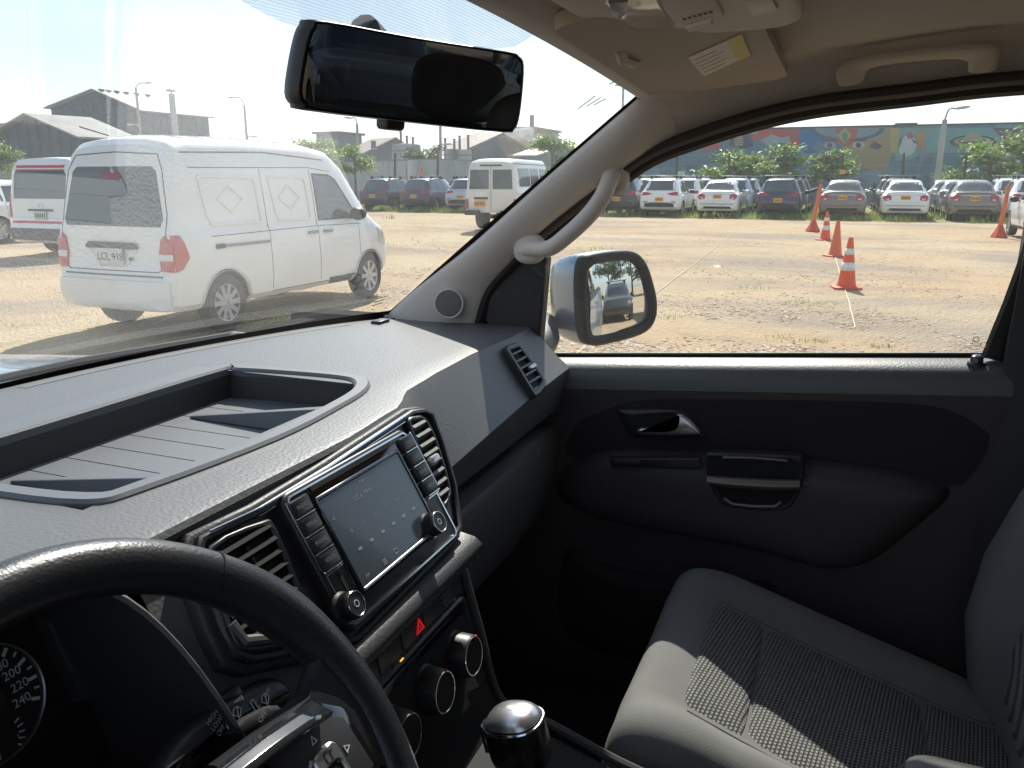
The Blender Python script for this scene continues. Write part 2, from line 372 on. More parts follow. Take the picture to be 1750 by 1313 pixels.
paint([(1536, 258), (1540, 240), (1550, 232), (1562, 236), (1566, 250), (1560, 262), (1546, 268)], (0.50, 0.53, 0.54), 4, sm=4)
paint([(1548, 230), (1556, 226), (1564, 234), (1552, 238)], (0.36, 0.10, 0.14), 5)
paint([(1534, 258), (1538, 238), (1544, 232), (1540, 244)], (0.06, 0.07, 0.10), 5)
paint([(1556, 235), (1566, 243), (1570, 246), (1562, 245)], (0.06, 0.06, 0.08), 6)
paint(ell(1663, 243, 40, 12), (0.07, 0.08, 0.08), 3); paint(ell(1663, 242, 33, 8.5), (0.35, 0.34, 0.28), 4); paint(ell(1662, 241, 24, 5.5), (0.10, 0.10, 0.10), 5)
paint([(1644, 242), (1652, 230), (1664, 226), (1676, 232), (1682, 242)], (0.36, 0.34, 0.27), 6)
paint(ell(1607, 246, 7, 7), (0.42, 0.36, 0.12), 3)
paint([(1722, 240), (1740, 232), (1760, 236), (1752, 256), (1730, 262)], (0.32, 0.20, 0.19), 3)
for (a, b_, w_, h_, c) in ((1250, 300, 60, 30, (0.30, 0.38, 0.42)), (1490, 300, 70, 26, (0.24, 0.33, 0.37)), (1600, 292, 60, 24, (0.13, 0.20, 0.26)), (1380, 312, 50, 18, (0.09, 0.13, 0.17)), (1680, 318, 60, 16, (0.28, 0.36, 0.41))):
    paint([(a + w_ * 0.6 * math.cos(k * 0.7) * (0.7 + 0.3 * math.sin(k * 2.1)), b_ + h_ * 0.6 * math.sin(k * 0.7) * (0.7 + 0.3 * math.cos(k * 3.3))) for k in range(9)], c, 1, nm='limewash_patch')
for k in range(26):                                     # drips and patched holes low on the wall
    px = 1180 + k * 22 + random.uniform(-8, 8); py = random.uniform(308, 324); h_ = random.uniform(5, 14)
    paint([(px, py - h_), (px + 3, py - h_ - 1), (px + 3.5, py + 2), (px - .5, py + 2)], (0.075, 0.09, 0.11), 2, nm='dark_drip')
# a flat awning roof showing above the wall
aw = empty('rooftop_awning', (0, 0, 0)); tag(aw, 'small flat dark awning roof rising just above the mural wall', 'awning')
a0, a1 = ux(1530, 213, WX + 6), ux(1568, 211, WX + 6)
mb = MB(); mb.box(((a0.x + 1.5), (a0.y + a1.y) / 2, a0.z), (3, abs(a1.y - a0.y), 0.18)); mb.build('roof_sheet', mat('awning', (0.09, 0.07, 0.09), 0.7), aw)
for sy in (0.1, 0.9):
    yy = a0.y + (a1.y - a0.y) * sy; mb = MB(); mb.box((a0.x + 1.4, yy, a0.z / 2 - 0.05), (0.15, 0.15, a0.z - 0.1)); mb.build('post', MATS['awning'], aw)
# ---- plain grey-white perimeter wall further along
M_WALL = wallmat('plaster_wall', (0.46, 0.48, 0.47), (0.34, 0.36, 0.36), (0.17, 0.19, 0.17), 0.4)
def wall_run(name, label, pts, X, thick=0.25):
    t = empty(name); tag(t, label, 'wall')
    for i in range(len(pts) - 1):
        (p0, t0), (p1, t1) = pts[i], pts[i + 1]
        a, b = ux(p0, 300, X[i]), ux(p1, 300, X[i + 1]); za, zb = ux(p0, t0, X[i]).z, ux(p1, t1, X[i + 1]).z
        mb = MB(); q = []
        for dx in (0, thick): q += [(a.x + dx, a.y, -0.3), (b.x + dx, b.y, -0.3), (b.x + dx, b.y, zb), (a.x + dx, a.y, za)]
        mb.add(q, [(0, 1, 2, 3), (7, 6, 5, 4), (0, 4, 5, 1), (1, 5, 6, 2), (2, 6, 7, 3), (3, 7, 4, 0)])
        mb.build('wall_panel', M_WALL, t)
        mb = MB(); mb.bar((a.x + thick / 2, a.y, za + 0.03), (b.x + thick / 2, b.y, zb + 0.03), thick + 0.08, 0.07); mb.build('coping', mat('wall_coping', (0.24, 0.25, 0.25), 0.9), t)
    return t
wall_run('perimeter_wall', 'plain grey-white plastered perimeter wall behind the dark crossovers', [(470, 279), (575, 278), (694, 275)], [57, 56, 55])
wall_run('perimeter_wall', 'stained plaster wall section with an orange notice, beyond the white minibus', [(696, 274), (749, 273), (830, 276), (1000, 286)], [56, 55.5, 55, 55])
# notices
def board(name, label, px, py, w_, h_, X, c, marks, post=False, cat='sign'):
    t = empty(name); tag(t, label, cat); p = ux(px, py, X); W = w_ / F_PX * (p - CAM).dot(_fw); H = h_ / F_PX * (p - CAM).dot(_fw)
    pf = PF((p.x, p.y, p.z), (0, -1, 0), (0, 0, 1)); b = MB(); b.slab(pf, rrect(W, H, 0.03), -0.03, 0.0); b.build('panel', mat('board_%.2f_%.2f_%.2f' % c, c, 0.5), t)
    for (u, v, w2, h2, c2) in marks:
        b = MB(); b.slab(pf, rrect(W * w2, H * h2, 0.004, 2, W * u, H * v), 0.0, 0.006); b.build('mark', mat('mark_%.2f_%.2f_%.2f' % c2, c2, 0.6), t)
    return t
board('wall_notice', 'square orange warning notice fixed to the grey perimeter wall', 720.5, 292, 8, 9, 54.9, (0.75, 0.17, 0.05), [(0, -.05, .22, .5, (0.10, .06, .05)), (0, .3, .22, .18, (0.10, .06, .05))])
board('wall_notice', 'small white and green notice on the grey perimeter wall', 636, 289, 6, 9, 55.4, (0.70, 0.74, 0.66), [(0, .3, .8, .3, (0.12, .33, .17)), (0, -.25, .8, .2, (0.12, .33, .17))])
board('fence_notice', 'white notice with dark lettering wired to a fence post before the mural', 1164, 297, 11, 7, 50.9, (0.62, 0.60, 0.52), [(0, .12, .75, .14, (0.2, .18, .14)), (0, -.18, .6, .12, (0.2, .18, .14))])
board('fence_notice', 'yellow and orange notice on the fence post beside the mural tree', 1440, 294, 9.5, 7, 50.9, (0.80, 0.42, 0.04), [(-.25, 0, .12, .7, (0.65, .10, .03)), (.02, .05, .12, .6, (0.65, .10, .03)), (.3, 0, .12, .7, (0.65, .10, .03))])
# ---- leaning fence posts with wire
M_POST = mat('creosoted_post', (0.045, 0.042, 0.04), 0.9, var=(3, .8, (0.09, 0.085, 0.08)))
FX = 51.0
posts = [(1157, 262), (1247, 262), (1341, 258), (1441, 262), (1545, 262), (1652, 262), (1752, 262)]
wfence = empty('wire_fence'); tag(wfence, 'thin wire fence on dark leaning posts in front of the painted wall', 'fence')
tops = []
for (px, py) in posts:
    b0 = ux(px - 4, 330, FX); t0 = ux(px, py, FX); b0.z = -0.3; b_ = MB(); b_.tube([b0, (b0 + t0) / 2 + V((0, random.uniform(-.04, .04), 0)), t0], [0.085, 0.075, 0.06], 8); b_.build('post', M_POST, wfence); tops.append((b0, t0))
for k in range(5):
    f = 0.35 + k * 0.155; b_ = MB(); P = []
    for i in range(len(tops) - 1):
        a = tops[i][0].lerp(tops[i][1], f); c = tops[i + 1][0].lerp(tops[i + 1][1], f)
        for j in range(6): q = a.lerp(c, j / 6); q.z -= 0.05 * math.sin(math.pi * j / 6); P.append(q)
    P.append(tops[-1][0].lerp(tops[-1][1], f)); b_.tube(P, 0.008, 4); b_.build('wire', mat('wire', (0.3, 0.3, 0.3), 0.5, 0.8), wfence)
for (px, py, lb) in ((675, 262, 'dark wooden post leaning in front of the grey wall, by the green notice'), (748, 264, 'dark wooden post before the stained wall section, by the orange notice')):
    t = empty('fence_post'); tag(t, lb, 'post'); b0 = ux(px, 330, 54); b0.z = -.3; t0 = ux(px + .5, py, 54); b_ = MB(); b_.tube([b0, (b0 + t0) / 2 + V((0, .03, 0)), t0], [0.11, 0.10, 0.08], 8); b_.build('shaft', M_POST, t)
    b_ = MB(); b_.tube([t0 + V((0, -.12, -.25)), t0 + V((0, .12, -.22))], .015, 6); b_.build('wire_spike', M_POST, t)
# ---- lamp poles
M_POLE = mat('concrete_pole', (0.40, 0.40, 0.38), 0.85, var=(1.5, .6))
M_STEEL = mat('galvanised', (0.42, 0.43, 0.44), 0.45, 0.7)
def lamp_pole(label, px, pybase, pytop, X, arms, r0=0.16, lower=None):
    """arms: list of (dpx, dpy) of the lamp head measured from the pole top"""
    t = empty('lamp_pole'); tag(t, label, 'lamp post'); base = ux(px, pybase, X); top = ux(px, pytop, X)
    mid = V((base.x, (base.y + top.y) / 2, 0)); base = V((X, mid.y, -0.3)); top = V((X, mid.y, top.z))
    b_ = MB(); b_.tube([base, base.lerp(top, .5), top], [r0, r0 * .8, r0 * .6], 12); b_.build('shaft', M_POLE, t)
    sc = (top - CAM).dot(_fw) / F_PX
    L = [(top, a) for a in arms] + ([(base.lerp(top, lower[0]), lower[1])] if lower else [])
    for (st, (dx, dy)) in L:
        e = st + V((0, -dx * sc, -dy * sc)); c = st + V((0, -dx * sc * .35, -dy * sc * .95 + (0.1 if dy > 0 else 0)))
        P = smooth_poly([st - V((0, 0, .25)), st, c, e], 5); b_ = MB(); b_.tube(P, 0.05, 8); b_.build('arm', M_STEEL, t)
        d = (e - c).normalized(); b_ = MB()
        secs = []
        for (q, w_, h_) in ((0, .05, .05), (.12, .11, .08), (.45, .15, .09), (.7, .09, .05)):
            cc = e + d * q; secs.append([cc + V((w_ * math.cos(R(a)), 0, h_ * math.sin(R(a)))) for a in range(0, 360, 45)])
        b_.loft(secs); b_.build('lamp_head', mat('lamp_head', (0.5, 0.51, 0.52), 0.4, 0.3), t)
lamp_pole('tall concrete lamp post with a single arm in front of the mural', 1607, 330, 205, 50.2, [(13, -18)], 0.2)
lamp_pole('double-armed lamp post in front of the big dark warehouse', 240, 300, 150, 62, [(23, -7)], 0.17, (0.62, (-17, -10)))
lamp_pole('grey lamp post with an arm bending towards the warehouse', 422, 300, 180, 66, [(-20, -13)], 0.16, (0.66, (10, -1)))
lamp_pole('lamp post rising beside the almond tree, its head hidden by the mirror', 612, 300, 212, 60, [(-9, -10)], 0.17)
lamp_pole('lamp post with a short low arm beside the twin tanks', 753, 300, 200, 64, [(-12, -10)], 0.17, (0.66, (10, -3)))
lamp_pole('slim lamp post beyond the windscreen pillar', 1063, 300, 138, 64, [(-10, -8)], 0.15)
# ---- industrial buildings
M_SHED = corr('dark_sheet_metal', (0.045, 0.058, 0.078), 1.2, (0.075, 0.09, 0.112))
M_ROOF = corr('shed_roof_sheet', (0.30, 0.29, 0.28), 1.6, (0.19, 0.165, 0.15))
M_CONC = wallmat('weathered_concrete', (0.30, 0.31, 0.31), (0.21, 0.22, 0.23), (0.13, 0.135, 0.14), 0.12)
def gable(name, label, pl, pr, pf_, ridge_rise, zE, roofm=M_ROOF, wallm=M_SHED, vents=0):
    a, b = uz(*pl, zE), uz(*pr, zE); c = uz(*pf_, zE); d = a + (c - b)
    t = empty(name); tag(t, label, 'building'); up = V((0, 0, ridge_rise)); r0 = (a + b) / 2 + up; r1 = (d + c) / 2 + up
    dn = V((0, 0, -zE - 0.5)); mb = MB(); mb.add([a + dn, b + dn, b, r0, a, d + dn, c + dn, c, r1, d], [(0, 1, 2, 3, 4), (9, 8, 7, 6, 5), (1, 6, 7, 2), (0, 4, 9, 5), (0, 5, 6, 1)]); mb.build('wall', wallm, t, smooth=None)
    off = V((0, 0, 0.25)); along = (r1 - r0).normalized() * 0.8
    for (e0, e1) in ((b, c), (a, d)):
        out = (e0 - r0) * 0.05; q = [r0 - along + off, e0 + out - along + off, e1 + out + along + off, r1 + along + off]
        mb = MB(); mb.add(q + [p - V((0, 0, .2)) for p in q], [(0, 1, 2, 3), (7, 6, 5, 4), (0, 4, 5, 1), (1, 5, 6, 2), (2, 6, 7, 3), (3, 7, 4, 0)]); mb.build('roof_slope', roofm, t, smooth=None)
    for k in range(vents):
        p = r0.lerp(r1, (k * k * .06 + k * .6 + .4) / (vents + .9)); mb = MB(); mb.lathe([(.42, -1.2), (.42, .10), (.5, .14), (.5, .26), (.15, .36)], p, n=10); mb.build('roof_ventilator', mat('ventilator', (0.12, 0.12, 0.12), 0.7), t)
    # wall sheets laid in tall panels
    n = 9
    for (p, q) in ((b, c), (a, b)):
        for k in range(1, n):
            w = p.lerp(q, k / n); nn = (q - p).cross(V((0, 0, 1))).normalized()
            if (w - CAM).dot(nn) > 0: nn = -nn
            hh = zE + (ridge_rise * (1 - abs(2 * k / n - 1)) if (p - a).length < 1e-6 else 0)
            mb = MB(); mb.box((w.x + nn.x * .04, w.y + nn.y * .04, hh / 2 - .3), (.10, .10, hh)); mb.build('sheet_joint', mat('joint', (0.038, 0.05, 0.066), .7), t)
    return t
gable('warehouse', 'big dark grey sheet-metal warehouse with roof ventilators and pale roof stripes', (87, 186), (247, 191), (356, 201), 2.6, 11.0, vents=6)
gable('gabled_shed', 'low dark gabled shed in front of the big warehouse', (-20, 240), (140, 236), (230, 240), 2.6, 6.0)
gable('gabled_shed', 'brown-roofed low shed beside the tall concrete block', (760, 258), (880, 262), (905, 262), 2.2, 5.0, corr('rusty_roof', (0.27, 0.20, 0.16), 1.6))
gable('gabled_shed', 'wide rusty-roofed shed behind the grey wall, by the round tank', (585, 266), (690, 272), (720, 271), 2.4, 4.6, MATS['rusty_roof'])
gable('gabled_shed', 'dark low-roofed shed at the foot of the tall concrete block', (880, 268), (985, 272), (1010, 272), 1.4, 4.4, MATS['rusty_roof'])
def block(name, label, px0, px1, pyt, X, depth, m, windows=None, cap=True, cat='building'):
    a, b = ux(px0, pyt, X), ux(px1, pyt, X); zt = (a.z + b.z) / 2; t = empty(name); tag(t, label, cat)
    mb = MB(); mb.box((X + depth / 2, (a.y + b.y) / 2, zt / 2 - .3), (depth, abs(a.y - b.y), zt + .6)); mb.build('wall', m, t)
    if cap: mb = MB(); mb.box((X + depth / 2, (a.y + b.y) / 2, zt + .15), (depth + .8, abs(a.y - b.y) + .8, .3)); mb.build('parapet', mat('parapet', (0.2, 0.2, 0.2), .9), t)
    for (u, v, w_, h_) in (windows or []):
        mb = MB(); mb.box((X - .03, a.y + (b.y - a.y) * u, zt * v), (.12, abs(a.y - b.y) * w_, zt * h_)); mb.build('window', mat('far_window', (0.05, 0.06, 0.07), .3), t)
    return t
block('concrete_tower', 'square concrete water tower block above the trees', 540, 578, 229, 100, 6, M_CONC, [(.3, .8, .1, .03), (.7, .8, .1, .03)])
block('concrete_block', 'tall grey concrete factory block next to the smoke', 859, 911, 221, 120, 12, M_CONC, [(.2 + .2 * i, .55 + .13 * j, .08, .04) for i in range(4) for j in range(3)])
block('factory_hall', 'flat-roofed pale hall with a gantry left of the gabled shed'.replace('left of', 'next to'), -60, 44, 214, 125, 20, M_CONC, [(.55 + .09 * i, .92, .05, .03) for i in range(5)])
def tank(name, label, px0, px1, pyt, X, pipes=3):
    a, b = ux(px0, pyt, X), ux(px1, pyt, X); r = abs(a.y - b.y) / 2; zt = a.z; t = empty(name); tag(t, label, 'tank'); c = V((X + r, (a.y + b.y) / 2, 0))
    mb = MB(); mb.lathe([(r, -.5), (r, zt * .97), (r * .95, zt), (0.1, zt + r * .12)], c, n=28); mb.build('shell', M_CONC, t)
    for k in range(3): mb = MB(); mb.lathe([(r + .06, zt * (.45 + .2 * k)), (r + .06, zt * (.45 + .2 * k) + .2)], c, n=28, cap=False); mb.build('hoop', mat('hoop', (.16, .16, .17), .7), t)
    for k in range(pipes):
        q = c + V((-r * .3, -r * .7 + 1.4 * r * k / max(1, pipes - 1), zt)); h_ = random.uniform(.5, 1.6); mb = MB(); mb.tube([q, q + V((0, 0, h_)), q + V((0, 0, h_ + .1))], [.14, .14, .22], 8); mb.build('vent_pipe', MATS['ventilator'], t)
    return t
tank('storage_tank', 'wide round grey tank with pipes on top, behind the leaning post', 660, 704, 247, 90, 4)
tank('storage_tank', 'twin dark tank standing by the low-armed lamp post', 754, 776, 255, 84, 2)
tank('storage_tank', 'pale twin tank with hooped shell beside the dark one', 779, 800, 256, 84, 2)
def stack(label, px, pyt, X, r, m, cap=True):
    p = ux(px, pyt, X); t = empty('chimney_stack'); tag(t, label, 'chimney'); c = V((X, p.y, 0)); mb = MB(); mb.lathe([(r, -.5), (r * .92, p.z)], c, n=18); mb.build('flue', m, t)
    if cap: mb = MB(); mb.lathe([(r * 1.5, p.z + .35), (r * 1.5, p.z + .5), (.05, p.z + .8)], c, n=18); mb.build('rain_cap', M_STEEL, t); mb = MB(); mb.tube([(X, p.y, p.z - .1), (X, p.y, p.z + .4)], .08, 6); mb.build('cap_stay', M_STEEL, t)
    for k in range(1, 6): mb = MB(); mb.lathe([(r * 1.04, p.z * k / 6), (r * 1.04, p.z * k / 6 + .12)], c, n=18, cap=False); mb.build('flange', M_STEEL, t)
stack('shiny steel chimney pipe beside the big warehouse', 293, 161, 88, .42, M_STEEL)
stack('thin dark chimney on the tall concrete block', 909, 197, 118, .35, MATS['ventilator'], False)
stack('short dark stack on the rusty shed', 638, 241, 92, .35, MATS['ventilator'], False)
# ---- smoke drifting from the block
def smoke():
    m = bpy.data.materials.new('smoke'); m.use_nodes = True; nt = m.node_tree; nt.nodes.clear(); o = nt.nodes.new('ShaderNodeOutputMaterial'); t = nt.nodes.new('ShaderNodeBsdfTransparent'); d = nt.nodes.new('ShaderNodeBsdfDiffuse'); d.inputs[0].default_value = (.85, .85, .85, 1)
    lw = nt.nodes.new('ShaderNodeLayerWeight'); lw.inputs[0].default_value = .35; mr = nt.nodes.new('ShaderNodeMapRange'); mr.inputs[3].default_value = .42; mr.inputs[4].default_value = 0; nt.links.new(lw.outputs['Facing'], mr.inputs[0])
    mx = nt.nodes.new('ShaderNodeMixShader'); nt.links.new(mr.outputs[0], mx.inputs[0]); nt.links.new(t.outputs[0], mx.inputs[1]); nt.links.new(d.outputs[0], mx.inputs[2]); nt.links.new(mx.outputs[0], o.inputs[0])
    bm = bmesh.new(); rnd = random.Random(4)
    for k in range(26):
        f = k / 25; p = ux(862 + 46 * f + rnd.uniform(-4, 4), 243 - 16 * f + rnd.uniform(-4, 4), 112 + rnd.uniform(-.5, .5)); r = .35 + .9 * math.sin(math.pi * min(1, f * .8 + .1)) * rnd.uniform(.6, 1.2)
        q = bmesh.ops.create_icosphere(bm, subdivisions=2, radius=r, matrix=Matrix.Translation(p))
        for w in q['verts']: w.co += (w.co - p) * noise.noise(w.co * 1.1) * .5
    me = bpy.data.meshes.new('smoke'); bm.to_mesh(me); bm.free(); me.shade_smooth(); me.materials.append(m); ob = bpy.data.objects.new('smoke', me); COL.objects.link(ob); tag(ob, 'thin white smoke drifting past the tall concrete factory block', 'smoke', kind='stuff')
smoke()
# ---- trees: broad leaves on spreading limbs
def leafmat(name, c, c2):
    m = mat(name, c, 0.5, spec=0.35); nt = m.node_tree; b = nt.nodes['Principled BSDF']; oi = nt.nodes.new('ShaderNodeNewGeometry'); mx = nt.nodes.new('ShaderNodeMixRGB'); mx.inputs[1].default_value = (*c, 1); mx.inputs[2].default_value = (*c2, 1)
    nt.links.new(oi.outputs['Random Per Island'], mx.inputs[0]); nt.links.new(mx.outputs[0], b.inputs['Base Color'])
    tr = nt.nodes.new('ShaderNodeBsdfTranslucent'); nt.links.new(mx.outputs[0], tr.inputs[0]); ms = nt.nodes.new('ShaderNodeMixShader'); ms.inputs[0].default_value = .35
    out = nt.nodes['Material Output']; nt.links.new(b.outputs[0], ms.inputs[1]); nt.links.new(tr.outputs[0], ms.inputs[2]); nt.links.new(ms.outputs[0], out.inputs[0]); return m
M_LEAF = leafmat('leaf_light', (0.30, 0.40, 0.07), (0.12, 0.22, 0.04)); M_LEAF2 = leafmat('leaf_dark', (0.10, 0.17, 0.045), (0.05, 0.10, 0.03))
M_BARK = mat('bark', (0.13, 0.105, 0.08), .9, bump=('noise', 8, .6, .02), var=(4, .7))
def tree(label, base, H, spread, nleaf, leaf, seed, m=M_LEAF, low=0.35, group=None, flat=0.55, name='leafy_tree'):
    rnd = random.Random(seed); t = empty(name, base); tag(t, label, 'tree', group)
    tr = MB(); lean = V((rnd.uniform(-.1, .1), rnd.uniform(-.15, .15), 0)); top = V((lean.x * H, lean.y * H, H * .8)); P = [V((0, 0, -.3)), V((lean.x * H * .3, lean.y * H * .3, H * .35)), top]
    P = smooth_poly(P, 4); tr.tube(P, [H * .03 * (1 - .75 * i / (len(P) - 1)) for i in range(len(P))], 8); tips = []
    for k in range(9):
        z0 = H * (low + (.8 - low) * rnd.random()); f = z0 / (H * .8); st = V((lean.x * H * f, lean.y * H * f, z0)); a = k * 2.4 + rnd.uniform(-.5, .5); L = spread * rnd.uniform(.55, 1.0) * (1.15 - .45 * f)
        e = st + V((math.cos(a) * L, math.sin(a) * L, H * rnd.uniform(.05, .22))); mid = (st + e) / 2 + V((0, 0, H * .04)); LP = smooth_poly([st, mid, e], 3); tr.tube(LP, [H * .013 * (1 - .7 * i / (len(LP) - 1)) for i in range(len(LP))], 6); tips += [(mid, .7), (e, 1.0), ((mid + e) / 2, .9)]
    tips.append((top + V((0, 0, H * .12)), 1.0)); tr.build('trunk', M_BARK, t)
    cr = MB(); per = max(6, int(nleaf * 1.35) // len(tips))
    for (c, s) in tips:
        R0 = spread * .36 * s * rnd.uniform(.7, 1.25)
        for k in range(per):
            d = V((rnd.gauss(0, 1), rnd.gauss(0, 1), rnd.gauss(0, flat))); d = d.normalized() * (R0 * rnd.random() ** .45); d.z *= .7; p = c + d
            n = V((rnd.gauss(0, .5), rnd.gauss(0, .5), 1)).normalized(); a, b = frame_of(n, V((rnd.uniform(-1, 1), rnd.uniform(-1, 1), .1))); l = leaf * rnd.uniform(.6, 1.3); w = l * .5; dr = V((0, 0, -l * .2))
            cr.add([p - a * l * .5, p + b * w * .5 + dr * .2, p + a * l * .5 + dr, p - b * w * .5 + dr * .2], [(0, 1, 2, 3)])
    cr.build('crown', m, t, smooth=None); return t
TX = 53.5
def gy(px, X): p = ux(px, 315, X); return V((X, p.y, 0))
tree('leafy almond tree with low spreading limbs before the red part of the mural', gy(1250, TX), 3.3, 2.3, 1100, .34, 11)
tree('leafy almond tree before the boundary of red and blue painted wall', gy(1332, TX - .6), 3.6, 2.1, 1200, .34, 12)
tree('almond tree beside the yellow and orange fence notice', gy(1425, TX), 3.4, 1.8, 1000, .34, 13)
tree('spreading almond tree before the painted striped hat', gy(1695, TX - 1), 3.5, 2.4, 1300, .36, 14)
tree('taller almond tree at the far end of the mural, past the painted hat', gy(1775, TX - 3), 4.6, 2.6, 1700, .36, 15)
tree('small almond tree in front of the grey wall, by the parked van bonnet', gy(608, 50), 3.9, 1.7, 1200, .30, 16)
tree('pale green tree rising above the roof of the white van', gy(545, 56), 4.6, 2.4, 1500, .34, 17)
tree('dark bushy tree behind the grey wall, near the round tank', gy(712, 62), 4.2, 1.6, 1100, .30, 18, M_LEAF2)
tree('bushy tree behind the grey wall beside the low-armed lamp post', gy(738, 64), 4.3, 1.8, 1100, .30, 19, M_LEAF2)
tree('leafy tree seen past the roof of the white minibus', gy(945, 50), 4.3, 2.4, 1500, .32, 20)
tree('leafy tree beyond the red-striped van, below the gabled shed', gy(12, 44), 4.2, 2.6, 1700, .30, 21)
# ---- trees and bushes behind the pickup, seen in the door mirror
for k, (x, y, h_) in enumerate(((8.5, -34, 6.5), (4.5, -36, 7.5), (12.5, -35, 7), (0, -37, 7), (16.5, -36, 6))):
    tree(['round tree behind the pickup, seen in the door mirror', 'tall dark tree behind the pickup, next to the round one', 'tree behind the pickup past the row of parked cars', 'dark tree behind the pickup bed', 'tree at the far corner of the lot behind the pickup'][k], V((x, y, 0)), h_, 3.6, 1500, .5, 40 + k, M_LEAF2, .25, flat=.9)
# ================================================================== vehicles of the lot
def paintmat(name, c, metal=0.0, rough=0.35): return mat(name, c, rough, metal, 0.5, coat=0.8)
P_WHITE = paintmat('white_paint', (0.78, 0.78, 0.76)); P_NAVY = paintmat('navy_paint', (0.028, 0.036, 0.06)); P_SILVER = paintmat('silver_paint', (0.36, 0.38, 0.40), 0.5)
P_GREY = paintmat('grey_brown_paint', (0.20, 0.175, 0.155), 0.4); P_BLUE = paintmat('pale_blue_paint', (0.42, 0.47, 0.53), 0.3); P_DARK = paintmat('black_paint', (0.022, 0.022, 0.025)); P_TEAL = paintmat('dark_teal_paint', (0.03, 0.055, 0.065))
M_GLASS = mat('dark_car_glass', (0.02, 0.025, 0.03), 0.06, 0, 0.8, coat=0.5); M_GLASSL = mat('light_car_glass', (0.10, 0.115, 0.125), 0.08, 0, 0.8)
M_BLACK = mat('black_trim', (0.018, 0.018, 0.02), 0.55); M_TYRE = mat('tyre_rubber', (0.022, 0.021, 0.02), 0.85, var=(9, .6, (0.09, 0.075, 0.055))); M_RIM = mat('alloy_rim', (0.45, 0.46, 0.47), 0.35, 0.8)
M_RED = mat('red_lens', (0.42, 0.015, 0.02), 0.15, 0, 0.6, coat=0.6); M_CLEAR = mat('clear_lens', (0.62, 0.60, 0.60), 0.15, 0.2); M_PLATE = mat('orange_plate', (0.80, 0.36, 0.03), 0.45); M_INK = mat('plate_ink', (0.05, 0.035, 0.03), 0.6)
M_WPLATE = mat('white_plate', (0.62, 0.63, 0.62), 0.45, var=(30, .5, (0.45, 0.46, 0.46))); M_GRIME = mat('underbody', (0.02, 0.019, 0.018), 0.95); M_CHROME = mat('chrome', (0.75, 0.76, 0.78), 0.12, 1.0); M_SEAM = mat('panel_gap', (0.10, 0.10, 0.10), 0.8)
def lerp(a, b, t): return a + (b - a) * t
def stations_interp(st, per=4):
    out = []
    for i in range(len(st) - 1):
        for k in range(per): out.append(tuple(lerp(a, b, k / per) for a, b in zip(st[i], st[i + 1])))
    out.append(st[-1]); return out
def car_section(x, z0, zb, zt, w, wt, crown=0.03):
    zb = min(zb, zt - 0.05); wt = min(wt, w * .97); g0 = (w * .955, zb); g1 = (wt, zt - min(.09, (zt - zb) * .5))
    h = [(0, z0), (.55 * w, z0), (.9 * w, z0 + .012), (.975 * w, z0 + .07), (w, z0 + .2), (w * 1.004, lerp(z0, zb, .5)), (w * .992, zb - .09), (w * .975, zb - .03), g0]
    for t in (.25, .5, .75): h.append((lerp(g0[0], g1[0], t) + .012 * math.sin(math.pi * t), lerp(g0[1], g1[1], t)))
    r = min(.09, (zt - zb) * .5); h += [g1, (wt - .25 * r, zt - .5 * r), (wt - .7 * r, zt - .14 * r), (wt - 1.5 * r, zt + crown * .2), (wt * .5, zt + crown * .8), (0, zt + crown)]
    return [V((x, y, z)) for y, z in h] + [V((x, -y, z)) for y, z in reversed(h[1:-1])]
def boolean_cut(ob, cutters):
    for c in cutters:
        md = ob.modifiers.new('cut', 'BOOLEAN'); md.operation = 'DIFFERENCE'; md.object = c; md.solver = 'EXACT'
    dg = bpy.context.evaluated_depsgraph_get(); me = bpy.data.meshes.new_from_object(ob.evaluated_get(dg)); ob.modifiers.clear(); ob.data = me
    for c in cutters: bpy.data.objects.remove(c)
    me.shade_smooth(); me.set_sharp_from_angle(angle=R(32))
def shell(root, st, wheels, rw, hw, m, crown=.03, per=4, wellw=.30):
    """lofted body with wheel wells cut out; returns (object, bvh)"""
    b = MB(); b.loft([car_section(*q, crown=crown) for q in stations_interp(st, per)]); ob = b.build('body', [m, M_GRIME], root, smooth=32)
    bv = BVHTree.FromPolygons([p.copy() for p in b.v], b.f)
    cs = []
    for wx in wheels:
        for sy in (1, -1):
            c = MB(); c.lathe([(rw, 0), (rw, wellw + .3)], (wx, sy * (hw - wellw), rw * .86), (0, sy, 0), 36); c.cur = 0; co = c.build('cutter', [m, M_GRIME], None, smooth=None)
            for p in co.data.polygons: p.material_index = 1
            cs.append(co)
    boolean_cut(ob, cs); return ob, bv
def hit(bv, axis, a, b):
    if axis == 'rear': r = bv.ray_cast(V((-6, a, b)), V((1, 0, 0))); out = V((-1, 0, 0))
    elif axis == 'front': r = bv.ray_cast(V((12, a, b)), V((-1, 0, 0))); out = V((1, 0, 0))
    elif axis == 'left': r = bv.ray_cast(V((a, 6, b)), V((0, -1, 0))); out = V((0, 1, 0))
    elif axis == 'right': r = bv.ray_cast(V((a, -6, b)), V((0, 1, 0))); out = V((0, -1, 0))
    else: r = bv.ray_cast(V((a, b, 6)), V((0, 0, -1))); out = V((0, 0, 1))
    return r[0], out
